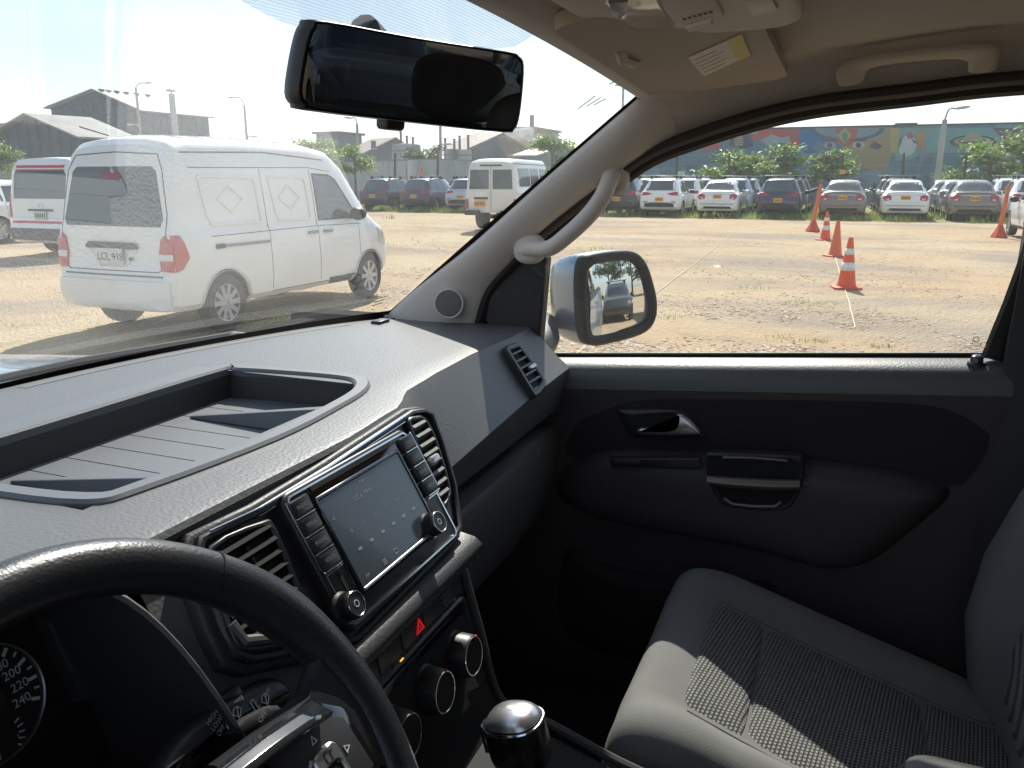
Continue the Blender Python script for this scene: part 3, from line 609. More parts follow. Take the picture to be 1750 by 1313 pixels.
def decal(root, name, bv, axis, poly, m, off=.005, step=.07, sm=0, rings=5, thick=.02, hollow=None):
    """a panel that follows the curved body; hollow -> only a band of that relative width"""
    if sm: poly = [tuple(p) for p in smooth_poly(poly, sm, True)]
    poly = resample(poly, step); n = len(poly); cx = sum(p[0] for p in poly) / n; cy_ = sum(p[1] for p in poly) / n
    last = V((0, 0, 0)); b = MB(); secs = []
    def pt(u, v, o):
        nonlocal last
        h, out = hit(bv, axis, u, v)
        if h is None: h = last
        last = h; return h + out * o
    secs.append([pt(u, v, off - thick) for u, v in poly])
    if hollow is None:
        for k in range(rings): f = 1 - k / rings * .98; secs.append([pt(cx + (u - cx) * f, cy_ + (v - cy_) * f, off) for u, v in poly])
    else:
        secs.append([pt(u, v, off) for u, v in poly]); q = inset(poly, hollow); secs.append([pt(u, v, off) for u, v in q]); secs.append([pt(u, v, off - thick) for u, v in q])
    b.loft(secs, True, hollow is None); return b.build(name, m, root, smooth=50)
def strip(root, name, bv, axis, pts, w, m, off=.004, h=.008):
    P = []
    for u, v in resample(pts, .05, False):
        q, out = hit(bv, axis, u, v)
        if q is not None: P.append(q + out * off)
    b = MB(); b.tube(P, w / 2, 6); return b.build(name, m, root)
def wheel(root, x, y, r, w=.19, spokes=5, rim=M_RIM, side=1):
    ax = V((0, side, 0)); b = MB(); o = V((x, y, r))
    b.lathe([(r * .62, -w * .5), (r * .93, -w * .5), (r, -w * .36), (r, w * .36), (r * .93, w * .5), (r * .66, w * .48)], o, ax, 28, cap=False); t = b.build('wheel', M_TYRE, root)
    b = MB(); b.lathe([(r * .66, w * .46), (r * .62, w * .44), (r * .58, w * .2), (r * .16, w * .2), (r * .15, w * .36), (.001, w * .38)], o, ax, 28, cap=False)
    a1, a2 = frame_of(ax)
    for k in range(spokes):
        a = 2 * math.pi * k / spokes; d = a1 * math.cos(a) + a2 * math.sin(a); p0 = o + ax * (w * .33) + d * (r * .1); p1 = o + ax * (w * .36) + d * (r * .62); b.bar(p0, p1, r * .17, w * .14, ax)
    b.build('rim', rim, t); return t
def plate(root, pf, w, h, m, s=None, ink=M_INK):
    b = MB(); b.slab(pf, rrect(w, h, .012), 0, .012, .002); p = b.build('number_plate', m, root)
    if s: text(pf, s, 0, 0.0, h * .62, ink, p, w=.0135, space=1.0)
    else:
        b = MB()
        for k in range(6):
            u = (-.36 + .145 * k) * w; b.slab(pf, rrect(w * .08, h * .5, .004, 2, u, 0), .012, .0135)
        b.build('lettering', ink, p)
    return p
def mirror_ears(root, x, hw, z, m, s=1.0):
    for sy in (1, -1):
        secs = []
        for (dx, a, c) in ((-.07, .09, .07), (-.02, .115, .09), (.06, .10, .08), (.12, .04, .03)):
            secs.append([V((x + dx * s, sy * (hw + .11 * s) + a * s * math.cos(R(k)), z + c * s * math.sin(R(k)))) for k in range(0, 360, 30)])
        b = MB(); b.loft(secs); b.tube([(x + .02, sy * (hw - .04), z - .05), (x + .02, sy * (hw + .06), z - .03)], .025, 6); b.build('mirror', m, root)
def car(kind, m, rack, platekind='orange'):
    """kind 'crossover' or 'sedan'. x runs from the tail (0) to the nose, z from the ground."""
    root = empty('parked_car')
    if kind == 'crossover':
        L, hw, whs, rw = 4.10, .87, (.80, 3.38), .335
        st = [(-.03, .42, .70, .74, .70, .60), (.02, .36, .86, .94, .80, .66), (.10, .31, .98, 1.04, .845, .66), (.16, .30, 1.0, 1.10, .855, .66), (.30, .28, 1.0, 1.30, .868, .63), (.46, .27, 1.0, 1.50, .87, .60), (.60, .26, 1.0, 1.545, .87, .60), (1.2, .25, .985, 1.585, .87, .62), (1.9, .25, .97, 1.585, .872, .62), (2.35, .25, .96, 1.53, .872, .60), (2.62, .25, .955, 1.36, .87, .62), (2.95, .25, .95, 1.12, .868, .68), (3.05, .25, .95, 1.04, .866, .72), (3.5, .25, .92, .985, .855, .74), (3.85, .28, .86, .90, .81, .68), (4.02, .32, .72, .78, .70, .56), (4.10, .40, .60, .64, .58, .45)]
    else:
        L, hw, whs, rw = 4.0, .865, (.78, 3.24), .32
        st = [(-.03, .40, .70, .74, .68, .60), (.02, .34, .84, .90, .79, .68), (.08, .29, .93, 1.02, .835, .70), (.16, .28, .95, 1.06, .85, .70), (.42, .26, .95, 1.07, .86, .68), (.52, .26, .95, 1.12, .862, .66), (.80, .24, .95, 1.38, .865, .60), (.98, .24, .95, 1.465, .866, .575), (1.5, .23, .94, 1.515, .867, .59), (2.0, .23, .93, 1.50, .867, .60), (2.3, .23, .92, 1.42, .866, .60), (2.75, .23, .91, 1.12, .864, .68), (2.88, .23, .91, 1.02, .862, .72), (3.4, .24, .88, .95, .845, .72), (3.75, .28, .80, .85, .79, .66), (3.93, .33, .68, .73, .68, .54), (4.0, .42, .58, .62, .56, .44)]
    ob, bv = shell(root, st, whs, rw * 1.14, hw, m)
    if kind == 'crossover':
        decal(root, 'rear_window', bv, 'rear', [(-.62, 1.10), (.62, 1.10), (.56, 1.46), (.5, 1.49), (-.5, 1.49), (-.56, 1.46)], M_GLASSL)
        decal(root, 'spoiler', bv, 'rear', [(-.52, 1.515), (.52, 1.515), (.5, 1.545), (-.5, 1.545)], m, .05)
        for s in (1, -1): decal(root, 'tail_light', bv, 'rear', [(s * .30, .965), (s * .52, .90), (s * .80, .90), (s * .82, 1.03), (s * .62, 1.045), (s * .42, 1.0)], M_RED, .012)
        decal(root, 'bumper', bv, 'rear', [(-.64, .42), (.64, .42), (.60, .56), (.3, .60), (-.3, .60), (-.60, .56)], M_BLACK, .012)
        for s in (1, -1): decal(root, 'reflector', bv, 'rear', [(s * .5, .635), (s * .68, .635), (s * .68, .665), (s * .5, .665)], M_RED, .012)
        h, _ = hit(bv, 'rear', 0, .74); pz = .74; side = [(.62, 1.05), (1.0, 1.03), (1.0, 1.40), (.86, 1.42)], [(1.07, 1.03), (1.72, 1.02), (1.72, 1.47), (1.07, 1.46)], [(1.79, 1.02), (2.52, 1.03), (2.35, 1.32), (2.15, 1.45), (1.79, 1.47)]
        wsh = [(-.60, 1.10), (.60, 1.10), (.52, 1.46), (-.52, 1.46)]
    else:
        decal(root, 'rear_window', bv, 'rear', [(-.60, 1.12), (.60, 1.12), (.50, 1.42), (.44, 1.445), (-.44, 1.445), (-.50, 1.42)], M_GLASSL)
        for s in (1, -1):
            tl = decal(root, 'tail_light', bv, 'rear', [(s * .50, .78), (s * .72, .74), (s * .80, .84), (s * .80, .97), (s * .62, .98), (s * .50, .94)], M_RED, .012)
            decal(tl, 'clear_lens', bv, 'rear', [(s * .56, .79), (s * .68, .77), (s * .68, .83), (s * .56, .84)], M_CLEAR, .018, rings=2)
        decal(root, 'chrome_strip', bv, 'rear', [(-.48, .955), (.48, .955), (.48, .975), (-.48, .975)], M_CHROME, .012)
        decal(root, 'boot_lip', bv, 'top', [(.09, -.66), (.09, .66), (.16, .66), (.16, -.66)], m, .03)
        decal(root, 'bumper', bv, 'rear', [(-.60, .38), (.60, .38), (.54, .47), (-.54, .47)], M_BLACK, .012)
        decal(root, 'boot_gap', bv, 'rear', [(-.50, .68), (.50, .68), (.50, .687), (-.50, .687)], M_SEAM, .004, rings=2)
        h, _ = hit(bv, 'rear', 0, .86); pz = .86; side = [(.95, 1.03), (1.02, 1.03), (1.02, 1.36)], [(1.08, 1.01), (1.72, 1.0), (1.72, 1.40), (1.15, 1.39)], [(1.79, 1.0), (2.52, .99), (2.32, 1.22), (2.10, 1.37), (1.79, 1.41)]
        wsh = [(-.58, 1.08), (.58, 1.08), (.50, 1.40), (-.50, 1.40)]
    decal(root, 'windshield', bv, 'front', wsh, M_GLASS)
    for ax in ('left', 'right'):
        for q in side: decal(root, 'side_window', bv, ax, q, M_GLASS)
        for q in ((1.755, .34), (1.04, .5)): strip(root, 'door_gap', bv, ax, [(q[0], q[1]), (q[0], 1.0)], .008, M_SEAM, .0)
        for q in (1.22, 1.95): decal(root, 'door_handle', bv, ax, [(q, .86), (q + .17, .86), (q + .17, .89), (q, .89)], m, .03)
        decal(root, 'sill_trim', bv, ax, [(1.2, .27), (2.9, .27), (2.9, .35), (1.2, .35)], M_BLACK, .012, step=.2)
        hx = decal(root, 'headlamp', bv, ax, [(L - .45, .72), (L - .2, .70), (L - .22, .80), (L - .5, .84)], M_CLEAR, .01)
    if h is None: h = V((0, 0, pz))
    plate(root, PF((h.x - .012, 0, pz), (0, -1, 0), (0, 0, 1)), .34, .165, M_PLATE)
    for wx in whs:
        for s in (1, -1): wheel(root, wx, s * (hw - .115), rw, .20, side=s)
    mirror_ears(root, 2.35 if kind == 'crossover' else 2.32, hw * .97, 1.03, m if kind == 'sedan' else M_BLACK)
    b = MB(); b.tube([(whs[0], -.7, rw), (whs[0], .7, rw)], .06, 8); b.box((.5, .35, .30), (.5, .25, .16)); b.build('axle', M_GRIME, root)
    b = MB(); b.tube([(.75 if kind == 'crossover' else 1.1, 0, 1.5), (.62 if kind == 'crossover' else .95, 0, 1.66)], .008, 5); b.build('antenna', M_BLACK, root)
    if rack:
        for x in (.85, 1.85):
            b = MB(); b.box((x, 0, 1.70), (.09, 1.36, .035)); rb = b.build('roof_bar', mat('rack_bar', (0.30, 0.31, 0.32), .4, .5), root, bevel=.01)
            for s in (1, -1): b = MB(); b.box((x, s * .54, 1.635), (.12, .09, .11)); b.build('bar_foot', M_BLACK, rb)
        for s in (1, -1): b = MB(); b.tube([(.7, s * .56, 1.57), (.78, s * .56, 1.61), (2.0, s * .56, 1.62), (2.1, s * .56, 1.57)], .018, 6); b.build('roof_rail', M_BLACK, root)
    return root
PROTO = {('crossover', 1): car('crossover', P_WHITE, True), ('sedan', 0): car('sedan', P_WHITE, False)}
USED = set()
PAINTED = ('body', 'spoiler', 'boot_lip', 'door_handle', 'mirror')
def park(kind, m, x, y, label, rz=0.0, group='cars parked in rows across the lot', z=0.0):
    key = (kind, 1 if kind == 'crossover' else 0); o = PROTO[key]
    if key in USED: o = copy_tree(o)
    USED.add(key); o.location = (x, y, z); o.rotation_euler = (0, 0, rz); tag(o, label, 'car', group)
    for ch in o.children:
        nm = ch.name.split('.')[0]
        if nm in PAINTED and ch.material_slots and (nm != 'mirror' or kind == 'sedan'):
            ch.material_slots[0].link = 'OBJECT'; ch.material_slots[0].material = m
    return o
RX = 34.3
def ry(px, X=RX): return ux(px, 345, X).y
rows = [  # pixel of the tail centre in the photo, kind, paint, label; then the cars parked nose to tail beyond it
    (1052, [('crossover', P_DARK, 'black crossover at the end of the row, beside the white crossover with roof bars'), ('crossover', P_DARK, 'black crossover beyond the black one at the row end'), ('crossover', P_WHITE, 'white crossover last in the column beyond the two black ones')]),
    (1127, [('crossover', P_WHITE, 'white crossover with dark roof bars, first in its column, beside the white sedan'), ('crossover', P_WHITE, 'white crossover with roof bars, second behind the first white crossover'), ('crossover', P_WHITE, 'white crossover with roof bars, last of the all-white column')]),
    (1225, [('sedan', P_WHITE, 'white sedan between the white and the navy crossovers'), ('crossover', P_BLUE, 'pale blue crossover with roof bars behind the white sedan'), ('crossover', P_BLUE, 'pale blue crossover last in the column behind the white sedan')]),
    (1329, [('crossover', P_NAVY, 'navy crossover with roof bars between the white and the grey-brown sedans'), ('crossover', P_NAVY, 'navy crossover parked beyond the first navy one'), ('crossover', P_GREY, 'grey crossover beyond the two navy ones')]),
    (1437, [('sedan', P_GREY, 'grey-brown sedan behind the orange post and striped cones'), ('sedan', P_WHITE, 'white sedan hidden beyond the grey-brown sedan')]),
    (1549, [('sedan', P_WHITE, 'white sedan beside the grass strip, first before the dark column'), ('crossover', P_DARK, 'black crossover with roof bars beyond the white sedan'), ('crossover', P_DARK, 'black crossover last in the column beyond the white sedan')]),
    (1668, [('sedan', P_GREY, 'grey-brown sedan partly behind the orange post by the near white car'), ('sedan', P_SILVER, 'silver sedan behind the grey-brown one, near the almond tree'), ('sedan', P_SILVER, 'silver sedan last in the column by the almond tree')]),
    (1775, [('crossover', P_WHITE, 'white crossover with roof bars at the end of the row, past the grey-brown sedan'), ('crossover', P_WHITE, 'white crossover beyond the one at the row end')]),
    (770, [('crossover', P_BLUE, 'pale silver-blue crossover with roof bars next to the white minibus'), ('crossover', P_WHITE, 'white crossover beyond the silver-blue one'), ('crossover', P_DARK, 'black crossover last beyond the silver-blue one')]),
    (690, [('crossover', P_NAVY, 'dark navy crossover beside the silver-blue one, before the grey wall'), ('crossover', P_NAVY, 'navy crossover second in the column before the grey wall'), ('crossover', P_BLUE, 'pale blue crossover last in the column before the grey wall')]),
    (618, [('crossover', P_TEAL, 'dark teal crossover just past the nose of the parked white van'), ('crossover', P_WHITE, 'white crossover beyond the dark teal one')]),
]
for (px, cars) in rows:
    y = ry(px); x = RX + (0.3 if px > 1500 else 0) + (1.0 if px < 800 else 0)
    for k, (kd, pm, lb) in enumerate(cars): park(kd, pm, x + k * 4.75 + random.uniform(-.12, .12), y + random.uniform(-.05, .05), lb, R(random.uniform(-1.2, 1.2)), z=-.02)
nw = uz(1727, 402, 0); park('crossover', P_WHITE, nw.x - 3.38, nw.y - .76, 'near white crossover cut off by the window edge, beside the orange post', z=-.01)
lw_ = uz(-40, 416, 0); park('sedan', P_WHITE, lw_.x - .5, lw_.y + .3, 'white sedan beside the red-striped van', z=-.01)
park('crossover', P_WHITE, lw_.x + 5.2, lw_.y + 1.9, 'white crossover behind the white sedan and the red-striped van', z=-.01)
park('crossover', P_DARK, lw_.x + 10.2, lw_.y + 3.4, 'black crossover farther behind the white sedan', z=-.01)
# cars behind the pickup that show in its door mirror
park('crossover', P_SILVER, -1.9, -11.5, 'silver crossover behind the pickup, seen in the door mirror', R(92), 'cars behind the pickup')
park('crossover', P_DARK, 1.0, -13.0, 'black crossover behind the pickup beside the silver one', R(88), 'cars behind the pickup')
park('crossover', P_WHITE, 3.9, -12.0, 'white crossover behind the pickup past the black one', R(90), 'cars behind the pickup')

# ------------------------------------------------------------------ the small white panel van parked in front of the bonnet
def white_van():
    t = empty('panel_van'); L, hw = 4.05, .81; wx = (.66, 3.36); rw = .292
    st = [(-.07, .36, .52, .56, .68, .60), (-.045, .30, .60, .64, .745, .66), (-.03, .27, .63, .68, .765, .69), (.0, .27, .98, 1.04, .785, .72), (.03, .265, 1.02, 1.20, .79, .71), (.10, .26, 1.03, 1.62, .80, .675), (.16, .26, 1.03, 1.78, .803, .66), (.24, .26, 1.03, 1.85, .805, .66), (.45, .26, 1.03, 1.885, .81, .665), (1.2, .26, 1.03, 1.90, .812, .67), (2.3, .26, 1.02, 1.885, .812, .665), (2.75, .26, 1.01, 1.83, .81, .655), (3.0, .26, 1.0, 1.68, .808, .66), (3.35, .26, 1.0, 1.30, .80, .68), (3.52, .26, .98, 1.10, .795, .70), (3.75, .28, .90, .97, .77, .66), (3.93, .32, .76, .82, .70, .55), (4.02, .38, .62, .66, .60, .46)]
    ob, bv = shell(t, st, wx, rw * 1.17, hw, mat('van_white', (0.74, 0.75, 0.74), .38, 0, .5, coat=.5, var=(1.5, .35, (0.60, 0.585, 0.55))), crown=.045, per=5); m = MATS['van_white']
    # tail
    decal(t, 'rear_window', bv, 'rear', [(-.635, 1.075), (.635, 1.075), (.665, 1.14), (.56, 1.585), (.50, 1.63), (-.50, 1.63), (-.56, 1.585), (-.665, 1.14)], glass_dark(), .004, sm=0)
    bl = decal(t, 'brake_light', bv, 'rear', [(-.13, 1.52), (.13, 1.52), (.13, 1.57), (-.13, 1.57)], mat('brake_lens', (0.30, 0.02, 0.03), .3), .008)
    strip(t, 'hatch_gap', bv, 'rear', [(.70, .70), (.705, 1.0), (.70, 1.2), (.63, 1.60), (.55, 1.74), (.0, 1.765), (-.55, 1.74), (-.63, 1.60), (-.70, 1.2), (-.705, 1.0), (-.70, .70), (-.60, .655), (.60, .655), (.70, .70)], .011, M_SEAM, .0)
    for s in (1, -1):
        tl = decal(t, 'tail_light', bv, 'rear', [(s * .62, .82), (s * .645, .67), (s * .783, .66), (s * .783, .82), (s * .778, 1.0), (s * .70, 1.0), (s * .65, .96)], M_RED, .016, step=.04)
        ax = 'left' if s > 0 else 'right'
        decal(tl, 'side_lens', bv, ax, [(.0, .66), (.07, .68), (.165, .78), (.165, .81), (.125, .93), (.085, 1.0), (.0, 1.0)], M_RED, .012, step=.04)
        decal(tl, 'clear_lens', bv, 'rear', [(s * .632, .765), (s * .78, .765), (s * .78, .825), (s * .625, .825)], M_CLEAR, .022, step=.04, rings=3)
    gb = decal(t, 'plate_garnish', bv, 'rear', [(-.345, .865), (.345, .865), (.345, .895), (.30, .925), (-.30, .925), (-.345, .895)], mat('garnish', (0.06, 0.065, 0.07), .45), .03, step=.05)
    decal(t, 'plate_recess', bv, 'rear', [(-.33, .855), (.33, .855), (.19, .70), (-.19, .70)], m, .006, hollow=.012)
    h, _ = hit(bv, 'rear', 0, .78); plate(t, PF((h.x - .022, .005, .785), (0, -1, 0), (-.06, 0, 1)), .335, .165, M_WPLATE, 'LCL 918', mat('plate_black', (.06, .06, .07), .6))
    b = MB(); b.lathe([(.018, 0), (.018, .01)], (h.x - .02, -.26, .77), (-1, 0, 0), 14); b.build('lock', M_SEAM, t)
    decal(t, 'bumper', bv, 'rear', [(-.72, .30), (.72, .30), (.745, .45), (.74, .565), (-.74, .565), (-.745, .45)], m, .035, step=.06)
    strip(t, 'bumper_gap', bv, 'rear', [(-.66, .615), (.66, .615)], .015, M_SEAM, .01)
    # sides
    for ax, s in (('left', 1), ('right', -1)):
        for (x0, x1) in ((.40, 1.33), (1.45, 2.21)):                    # blind stamped panels with a diamond
            q = [(x0 + .12, 1.03), (x1 - .03, 1.03), (x1, 1.06), (x1 - .02, 1.54), (x1 - .06, 1.57), (x0 + .06, 1.585), (x0 + .01, 1.55), (x0 + .05, 1.16)]
            decal(t, 'stamped_panel', bv, ax, q, m, -.004, hollow=.02, thick=.012); decal(t, 'panel_rib', bv, ax, inset(q, .035), m, .015, hollow=.016, thick=.02)
            c = (x0 + x1) / 2; decal(t, 'stamped_diamond', bv, ax, [(c - .20, 1.315), (c, 1.175), (c + .20, 1.315), (c, 1.455)], m, .014, hollow=.014, step=.03)
        q = [(2.33, 1.06), (3.10, 1.06), (3.08, 1.14), (2.78, 1.50), (2.66, 1.55), (2.33, 1.56)]
        wd = decal(t, 'side_window', bv, ax, q, glass_dark(), .003); decal(wd, 'window_rubber', bv, ax, inset(q, -.018), M_BLACK, .006, hollow=.02)
        for pts in ([(1.385, .32), (1.385, 1.62)], [(2.27, .32), (2.27, 1.62)], [(.36, 1.62), (2.27, 1.64), (2.7, 1.60)], [(1.385, .33), (2.27, .33)], [(3.14, 1.0), (3.14, .60)], [(2.27, .33), (2.95, .33)], [(.5, .965), (2.3, .985), (3.2, .97)]): strip(t, 'door_gap', bv, ax, pts, .009, M_SEAM, -.001)
        b = MB(); b.box((.95, s * .815, .865), (.82, .012, .028)); b.build('sliding_rail', mat('rail', (.22, .22, .22), .5), t)
        b = MB(); b.box((.60, s * .818, .865), (.12, .016, .045)); b.build('rail_end', M_BLACK, t)
        for x in (2.06, 2.36): hd = decal(t, 'door_handle', bv, ax, [(x, .90), (x + .16, .90), (x + .17, .935), (x, .935)], mat('handle_grey', (.24, .245, .25), .4), .03, step=.03)
        strip(t, 'roof_gutter', bv, ax, [(.30, 1.76), (1.5, 1.79), (2.6, 1.73)], .016, M_SEAM, -.003)
        decal(t, 'sill_step', bv, ax, [(2.45, .27), (3.0, .27), (3.0, .36), (2.45, .36)], M_BLACK, .015)
        decal(t, 'headlamp', bv, ax, [(3.62, .70), (3.86, .66), (3.82, .82), (3.6, .90)], M_CLEAR, .01)
        for wxx in wx: decal(t, 'arch_lip', bv, ax, [(wxx + (rw * 1.17 + .035) * math.cos(R(a)), rw * .86 * 1.17 + (rw * 1.17 + .035) * math.sin(R(a)) - .02) for a in range(0, 190, 10)] + [(wxx + (rw * 1.17 + .004) * math.cos(R(a)), rw * .86 * 1.17 + (rw * 1.17 + .004) * math.sin(R(a)) - .02) for a in range(180, -10, -10)], m, .014, hollow=.003, thick=.03)
    for k in range(8):                                                  # pressed ribs across the roof
        x = .5 + k * .29; strip(t, 'roof_rib', bv, 'top', [(x, -.52), (x, .52)], .035, m, -.006)
    decal(t, 'windshield', bv, 'front', [(-.60, 1.14), (.60, 1.14), (.54, 1.66), (-.54, 1.66)], M_GLASS)
    for wxx in wx:
        for s in (1, -1): wheel(t, wxx, s * (hw - .105), rw, .175, 8 if wxx > 2 else 10, M_RIM if wxx > 2 else mat('steel_rim', (.34, .34, .35), .5, .6), s)
    mirror_ears(t, 2.98, hw * .98, 1.10, M_BLACK, .95)
    b = MB(); b.tube([(wx[0], -.62, rw), (wx[0], .62, rw)], .055, 8); b.lathe([(.12, -.1), (.12, .1)], (wx[0], 0, rw), (0, 1, 0), 14); b.tube([(.05, .3, .28), (1.2, .3, .30)], .04, 8); b.build('axle', M_GRIME, t)
    b = MB(); b.tube([(.35, .3, 1.93), (.05, .34, 2.0)], .006, 5); b.build('antenna', M_BLACK, t)
    return t
def glass_dark(): return mat('van_glass', (0.035, 0.05, 0.06), 0.08, 0, .7, coat=.4)
wv = white_van(); tag(wv, 'small white panel van with diamond-stamped blind side panels and plate LCL 918', 'van')
p_r, p_f = uz(383, 562, 0), uz(622, 507, 0)
wv.location = (p_r.x - .66, p_r.y + .705, -.01); wv.scale = (1, 1, 1.03); wv.rotation_euler = (0, 0, math.atan2(p_f.y - p_r.y, p_f.x - p_r.x))

# ------------------------------------------------------------------ tall white van with red stripes behind it
def red_stripe_van():
    t = empty('transit_van'); hw = .95; L = 4.9; wx = (.98, 4.0); rw = .33; m = P_WHITE
    st = [(-.08, .36, .55, .60, .84, .74), (-.05, .30, .62, .66, .90, .82), (-.02, .28, .7, .74, .915, .84), (.0, .28, 1.02, 1.08, .92, .86), (.05, .28, 1.05, 1.5, .93, .82), (.10, .28, 1.05, 1.82, .935, .79), (.2, .28, 1.05, 1.94, .94, .78), (.6, .28, 1.05, 1.97, .95, .79), (3.2, .28, 1.05, 1.96, .95, .79), (3.5, .28, 1.05, 1.86, .945, .77), (4.1, .28, 1.05, 1.30, .94, .80), (4.3, .28, 1.03, 1.14, .93, .82), (4.75, .3, .9, .96, .88, .76), (4.9, .4, .66, .7, .74, .6)]
    ob, bv = shell(t, st, wx, rw * 1.15, hw, m, per=4)
    decal(t, 'rear_window', bv, 'rear', [(-.74, 1.17), (.74, 1.17), (.72, 1.64), (.66, 1.70), (-.66, 1.70), (-.72, 1.64)], M_GLASSL)
    decal(t, 'window_shade', bv, 'rear', [(-.70, 1.66), (.70, 1.66), (.66, 1.73), (-.66, 1.73)], M_BLACK, .009)
    red = mat('red_stripe', (0.50, 0.03, 0.04), .4)
    for (z0, z1) in ((1.775, 1.83), (1.735, 1.75), (.68, .725)): decal(t, 'red_stripe', bv, 'rear', [(-.80, z0), (.80, z0), (.80, z1), (-.80, z1)], red, .007)
    for ax in ('left', 'right'):
        decal(t, 'side_stripe', bv, ax, [(.15, 1.775), (3.4, 1.775), (3.4, 1.83), (.15, 1.83)], red, .007, step=.3); decal(t, 'side_stripe', bv, ax, [(.15, .68), (4.6, .68), (4.6, .725), (.15, .725)], red, .007, step=.3)
        for q in ([(.35, 1.12), (1.6, 1.12), (1.6, 1.68), (.35, 1.68)], [(1.75, 1.12), (2.85, 1.12), (2.85, 1.68), (1.75, 1.68)], [(2.95, 1.12), (3.95, 1.12), (3.6, 1.6), (3.4, 1.68), (2.95, 1.68)]): decal(t, 'side_window', bv, ax, q, M_GLASS)
    for s in (1, -1): decal(t, 'tail_light', bv, 'rear', [(s * .815, .80), (s * .878, .80), (s * .87, 1.26), (s * .835, 1.26)], M_RED, .014)
    decal(t, 'emblem', bv, 'rear', circ(.065, 20, 0, 1.03), M_CHROME, .012, step=.02, hollow=.012); decal(t, 'tailgate_handle', bv, 'rear', [(-.35, .925), (.35, .925), (.33, .965), (-.33, .965)], mat('garnish', (.06, .06, .07), .45), .02)
    h, _ = hit(bv, 'rear', 0, .84); plate(t, PF((h.x - .02, 0, .84), (0, -1, 0), (0, 0, 1)), .33, .16, M_WPLATE)
    decal(t, 'bumper', bv, 'rear', [(-.86, .34), (.86, .34), (.88, .58), (-.88, .58)], mat('bumper_grey', (.10, .105, .11), .6), .03)
    for wxx in wx:
        for s in (1, -1): wheel(t, wxx, s * (hw - .12), rw, .2, 5, side=s)
    mirror_ears(t, 3.95, hw * .97, 1.12, M_BLACK, 1.2); return t
rv = red_stripe_van(); tag(rv, 'tall white van with red stripes across its tailgate', 'van'); q = uz(78, 432, 0); rv.location = (q.x - .6, q.y - .80, -.01); rv.rotation_euler = (0, 0, R(1))

# ------------------------------------------------------------------ boxy off-road minibus
def minibus():
    t = empty('off_road_minibus'); hw = .865; wx = (1.15, 4.1); rw = .39; m = paintmat('cream_white', (0.70, 0.68, 0.60))
    st = [(-.02, .62, 1.05, 1.25, .80, .74), (.0, .55, 1.1, 1.9, .84, .72), (.05, .55, 1.22, 2.02, .855, .70), (.16, .55, 1.22, 2.09, .86, .70), (.5, .55, 1.22, 2.13, .865, .71), (3.0, .55, 1.22, 2.12, .865, .71), (3.25, .55, 1.22, 2.02, .865, .69), (3.6, .55, 1.20, 1.42, .865, .72), (3.7, .55, 1.18, 1.27, .862, .74), (4.7, .58, 1.08, 1.18, .84, .72), (4.85, .66, .95, 1.02, .80, .66)]
    ob, bv = shell(t, st, wx, rw * 1.15, hw, m, crown=.03)
    for (a, b_) in ((-.70, -.06), (.06, .70)): decal(t, 'rear_window', bv, 'rear', [(a if a > 0 else a, 1.25), (b_, 1.25), (b_ * (1 if b_ < .5 else .95), 1.82), (a * (1 if abs(a) < .5 else .95), 1.82)], M_GLASSL if a > 0 else mat('mid_glass', (.05, .06, .065), .08, 0, .8))
    strip(t, 'door_gap', bv, 'rear', [(0, .62), (0, 1.95)], .015, M_SEAM, .0); decal(t, 'roof_vent', bv, 'rear', [(-.35, 1.93), (.35, 1.93), (.35, 1.965), (-.35, 1.965)], M_BLACK, .02)
    decal(t, 'door_handle', bv, 'rear', [(.1, .95), (.55, .95), (.55, 1.01), (.1, 1.01)], M_BLACK, .02)
    for s in (1, -1): decal(t, 'tail_light', bv, 'rear', [(s * .74, .66), (s * .82, .66), (s * .82, .96), (s * .74, .96)], M_RED, .02); b = MB(); b.box((-.10, s * .58, .55), (.2, .45, .14)); b.build('bumper', M_BLACK, t, bevel=.02)
    h, _ = hit(bv, 'rear', .35, .82); plate(t, PF((h.x - .02, .36, .82), (0, -1, 0), (0, 0, 1)), .36, .18, M_PLATE)
    for ax in ('left', 'right'):
        for q in ([(.3, 1.32), (1.3, 1.32), (1.3, 1.86), (.3, 1.86)], [(1.38, 1.32), (2.2, 1.32), (2.2, 1.86), (1.38, 1.86)], [(2.35, 1.28), (3.3, 1.28), (3.1, 1.84), (2.35, 1.86)]): decal(t, 'side_window', bv, ax, q, M_GLASSL)
        strip(t, 'roof_gutter', bv, ax, [(.1, 1.99), (3.1, 1.99)], .02, M_SEAM, .005)
    decal(t, 'windshield', bv, 'front', [(-.62, 1.36), (.62, 1.36), (.6, 1.95), (-.6, 1.95)], M_GLASS)
    for wxx in wx:
        for s in (1, -1): wheel(t, wxx, s * (hw - .13), rw, .23, 6, MATS['steel_rim'], s)
    b = MB(); b.tube([(wx[0], -.6, rw), (wx[0], .6, rw)], .07, 8); b.lathe([(.16, -.12), (.16, .12)], (wx[0], .1, rw), (0, 1, 0), 14); b.build('axle', M_GRIME, t)
    mirror_ears(t, 3.45, hw * .97, 1.36, M_BLACK, 1.1); return t
mbs = minibus(); tag(mbs, 'boxy off-road white minibus with two rear doors and an orange plate', 'minibus'); q = uz(856, 392, 0); mbs.location = (q.x - 1.0, q.y - .1, 0); mbs.rotation_euler = (0, 0, R(2))
